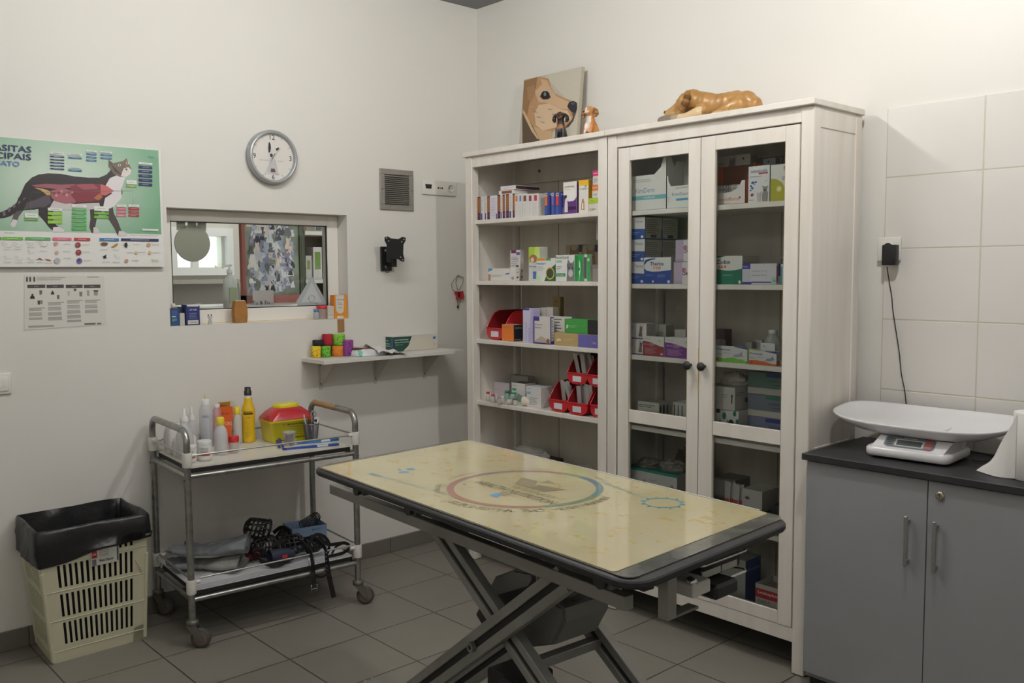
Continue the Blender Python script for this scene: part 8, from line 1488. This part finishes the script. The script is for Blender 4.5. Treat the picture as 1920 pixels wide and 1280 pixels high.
def ear(col, sx_):
    def fn(q):
        r = MB(); sk(r, [(sx_*.10, -.03, .87, .03), (sx_*.155, -.03, .80, .042), (sx_*.165, -.04, .70, .05), (sx_*.15, -.05, .64, .035)]); q.add(r.v, r.f, M(col, .5), True)
    return fn
def eyes(y=-.155, z=.83, dx=.05, r_=.014):
    def fn(q): [q.ball((sx_*dx, y, z), r_, M('#141112', .2), 10) for sx_ in (-1, 1)]
    return fn
def nose(y, z, r_=.022):
    def fn(q): q.ball((0, y, z), (r_*1.1, r_*.8, r_*.8), M('#17161a', .25), 10)
    return fn
def mouth(col, y, z):
    def fn(q): q.ball((0, y, z), (.026, .02, .018), M(col, .4), 10)
    return fn
pb = onY(1108, 230, .13); hS = (onY(1106, 201, .14).z-TB)/.95
dog('dog_figurine', 'small brown and white sitting spaniel figurine beside the canvas picture', Vector((pb.x, .13, TB)), math.radians(8), hS, sit_ch, [], sp_col, .02, fat=1.4, parts=[('ear', ear('#9c6a38', -1)), ('ear', ear('#9c6a38', 1)), ('eyes', eyes(-.15, .84)), ('nose', nose(-.26, .755))])
def rt_col(c, n):
    x, y, z = c
    if z > .66: return '#8a5526' if (y < -.14 and z < .80) or ((abs(abs(x)-.045) < .02) and z > .87 and y < -.1) else '#1c1b1c'
    if y < -.10 and z < .14: return '#9a5f2a'
    if abs(x) < .08 and y < -.08 and .42 < z < .56: return '#8a5526'
    return '#1f2022'
pb = onY(1052, 240, .10); hS = (onY(1052, 211, .11).z-TB)/.95
dog('dog_figurine', 'small black and tan sitting puppy figurine with an open red mouth', Vector((pb.x, .10, TB)), math.radians(32), hS, sit_ch, [], rt_col, .02, fat=1.3, parts=[('ear', ear('#181718', -1)), ('ear', ear('#181718', 1)), ('eyes', eyes(-.15, .84)), ('nose', nose(-.26, .765)), ('tongue', mouth('#a8281f', -.235, .715))])
# lying retriever: along local X, head at -X, unit metres
def lie_col(c, n):
    x, y, z = c
    if x < -.168: 
        return '#7d7365' if z < .040 else ('#8d8374' if z < .042 and x < -.14 else '#b58d58')
    if x < -.13 and z < .045: return '#9a8c78'
    if -.13 < x < .00 and z < .058 and y < -.02: return '#cdb48c'
    if z < .02: return '#c0a173'
    if -.10 < x < .0 and z > .07: return '#a07840'
    v = noise.noise(Vector((x*20, y*20, z*30))); return '#ab8049' if v > 0 else '#a37841'
lie_ch = [[(.0, 0, .064, .052), (.07, .0, .062, .052), (.14, .0, .062, .052), (.19, .0, .056, .050), (.225, .005, .04, .038)],
          [(.0, -.005, .075, .05), (-.05, -.005, .092, .046), (-.085, -.01, .100, .045)],
          [(-.085, -.012, .102, .050), (-.115, -.014, .098, .046), (-.135, -.015, .090, .038)], [(-.150, -.016, .078, .032), (-.19, -.018, .064, .025), (-.218, -.018, .058, .020)], [(-.14, -.016, .060, .028), (-.195, -.018, .050, .017)],
          [(-.02, -.045, .035, .030), (-.09, -.055, .022, .019), (-.17, -.050, .024, .022), (-.215, -.046, .026, .022), (-.24, -.045, .024, .020)], [(-.02, .045, .035, .030), (-.09, .045, .022, .019), (-.16, .03, .020, .018), (-.22, .0, .022, .020)],
          [(.18, -.04, .040, .040), (.14, -.060, .028, .028), (.10, -.068, .018, .018), (.07, -.066, .014, .014)], [(.18, .04, .038, .038), (.14, .058, .026, .026), (.10, .06, .016, .016)], [(.24, .0, .02, .016), (.275, .03, .014, .012), (.27, .07, .012, .009)]]
def l_ear(sy_):
  def fn(q):
    r = MB(); y0 = -.052 if sy_ < 0 else .030; sk(r, [(-.085, y0, .128, .013), (-.080, y0+sy_*.008, .105, .018), (-.090, y0+sy_*.012, .078, .018), (-.108, y0+sy_*.012, .058, .013)])
    q.add(r.v, r.f, M('#8a6234', .55), True)
  return fn
def l_eye(q): [q.ball((-.152, y_, .104), .005, M('#1a1412', .25), 8) for y_ in (-.040, .010)]
def l_nose(q): q.ball((-.236, -.018, .066), (.009, .010, .008), M('#2b2423', .3), 10)
pc = onY(1248, 222, .11), onY(1428, 200, .13); sc_ = 1.0; Lx = pc[1].x-pc[0].x; s_ = Lx/.50
dog('dog_figurine', 'golden lying dog sculpture with its head on its paws on the glass cabinet', Vector((pc[0].x+.245*s_, .115, TB)), math.radians(0), s_, lie_ch, [], lie_col, .0050, parts=[('ear', l_ear(-1)), ('ear', l_ear(1)), ('eyes', l_eye), ('nose', l_nose)])
# ================================================================ ceiling lamps (above the view); the one near the camera is added fill
for x, y, sx_, sy_ in ((2.35, -.62, .26, .40), (.98, -1.35, .20, 1.52), (3.1, -3.3, .34, 1.26)):
    root = thing('ceiling_lamp', {2.35: 'compact white ceiling lamp above the glass cabinet side', .98: 'long white ceiling lamp nearest the window wall', 3.1: 'long white fill lamp added on the ceiling near the camera'}[x], 'lamp', (x, y, 2.71)); k = MB(); k.box((x-sx_/2, y-sy_/2, 2.705), (x+sx_/2, y+sy_/2, 2.75), M('#e6e6e4', .4), .004); k.build('housing', root)
    k = MB(); k.tube([(x, y-sy_*.3, 2.75), (x, y-sy_*.3, CEIL-.001)], .004, M('#bbbbbb', .3, .8), 6); k.tube([(x, y+sy_*.3, 2.75), (x, y+sy_*.3, CEIL-.001)], .004, M('#bbbbbb', .3, .8), 6); k.build('suspension', root)
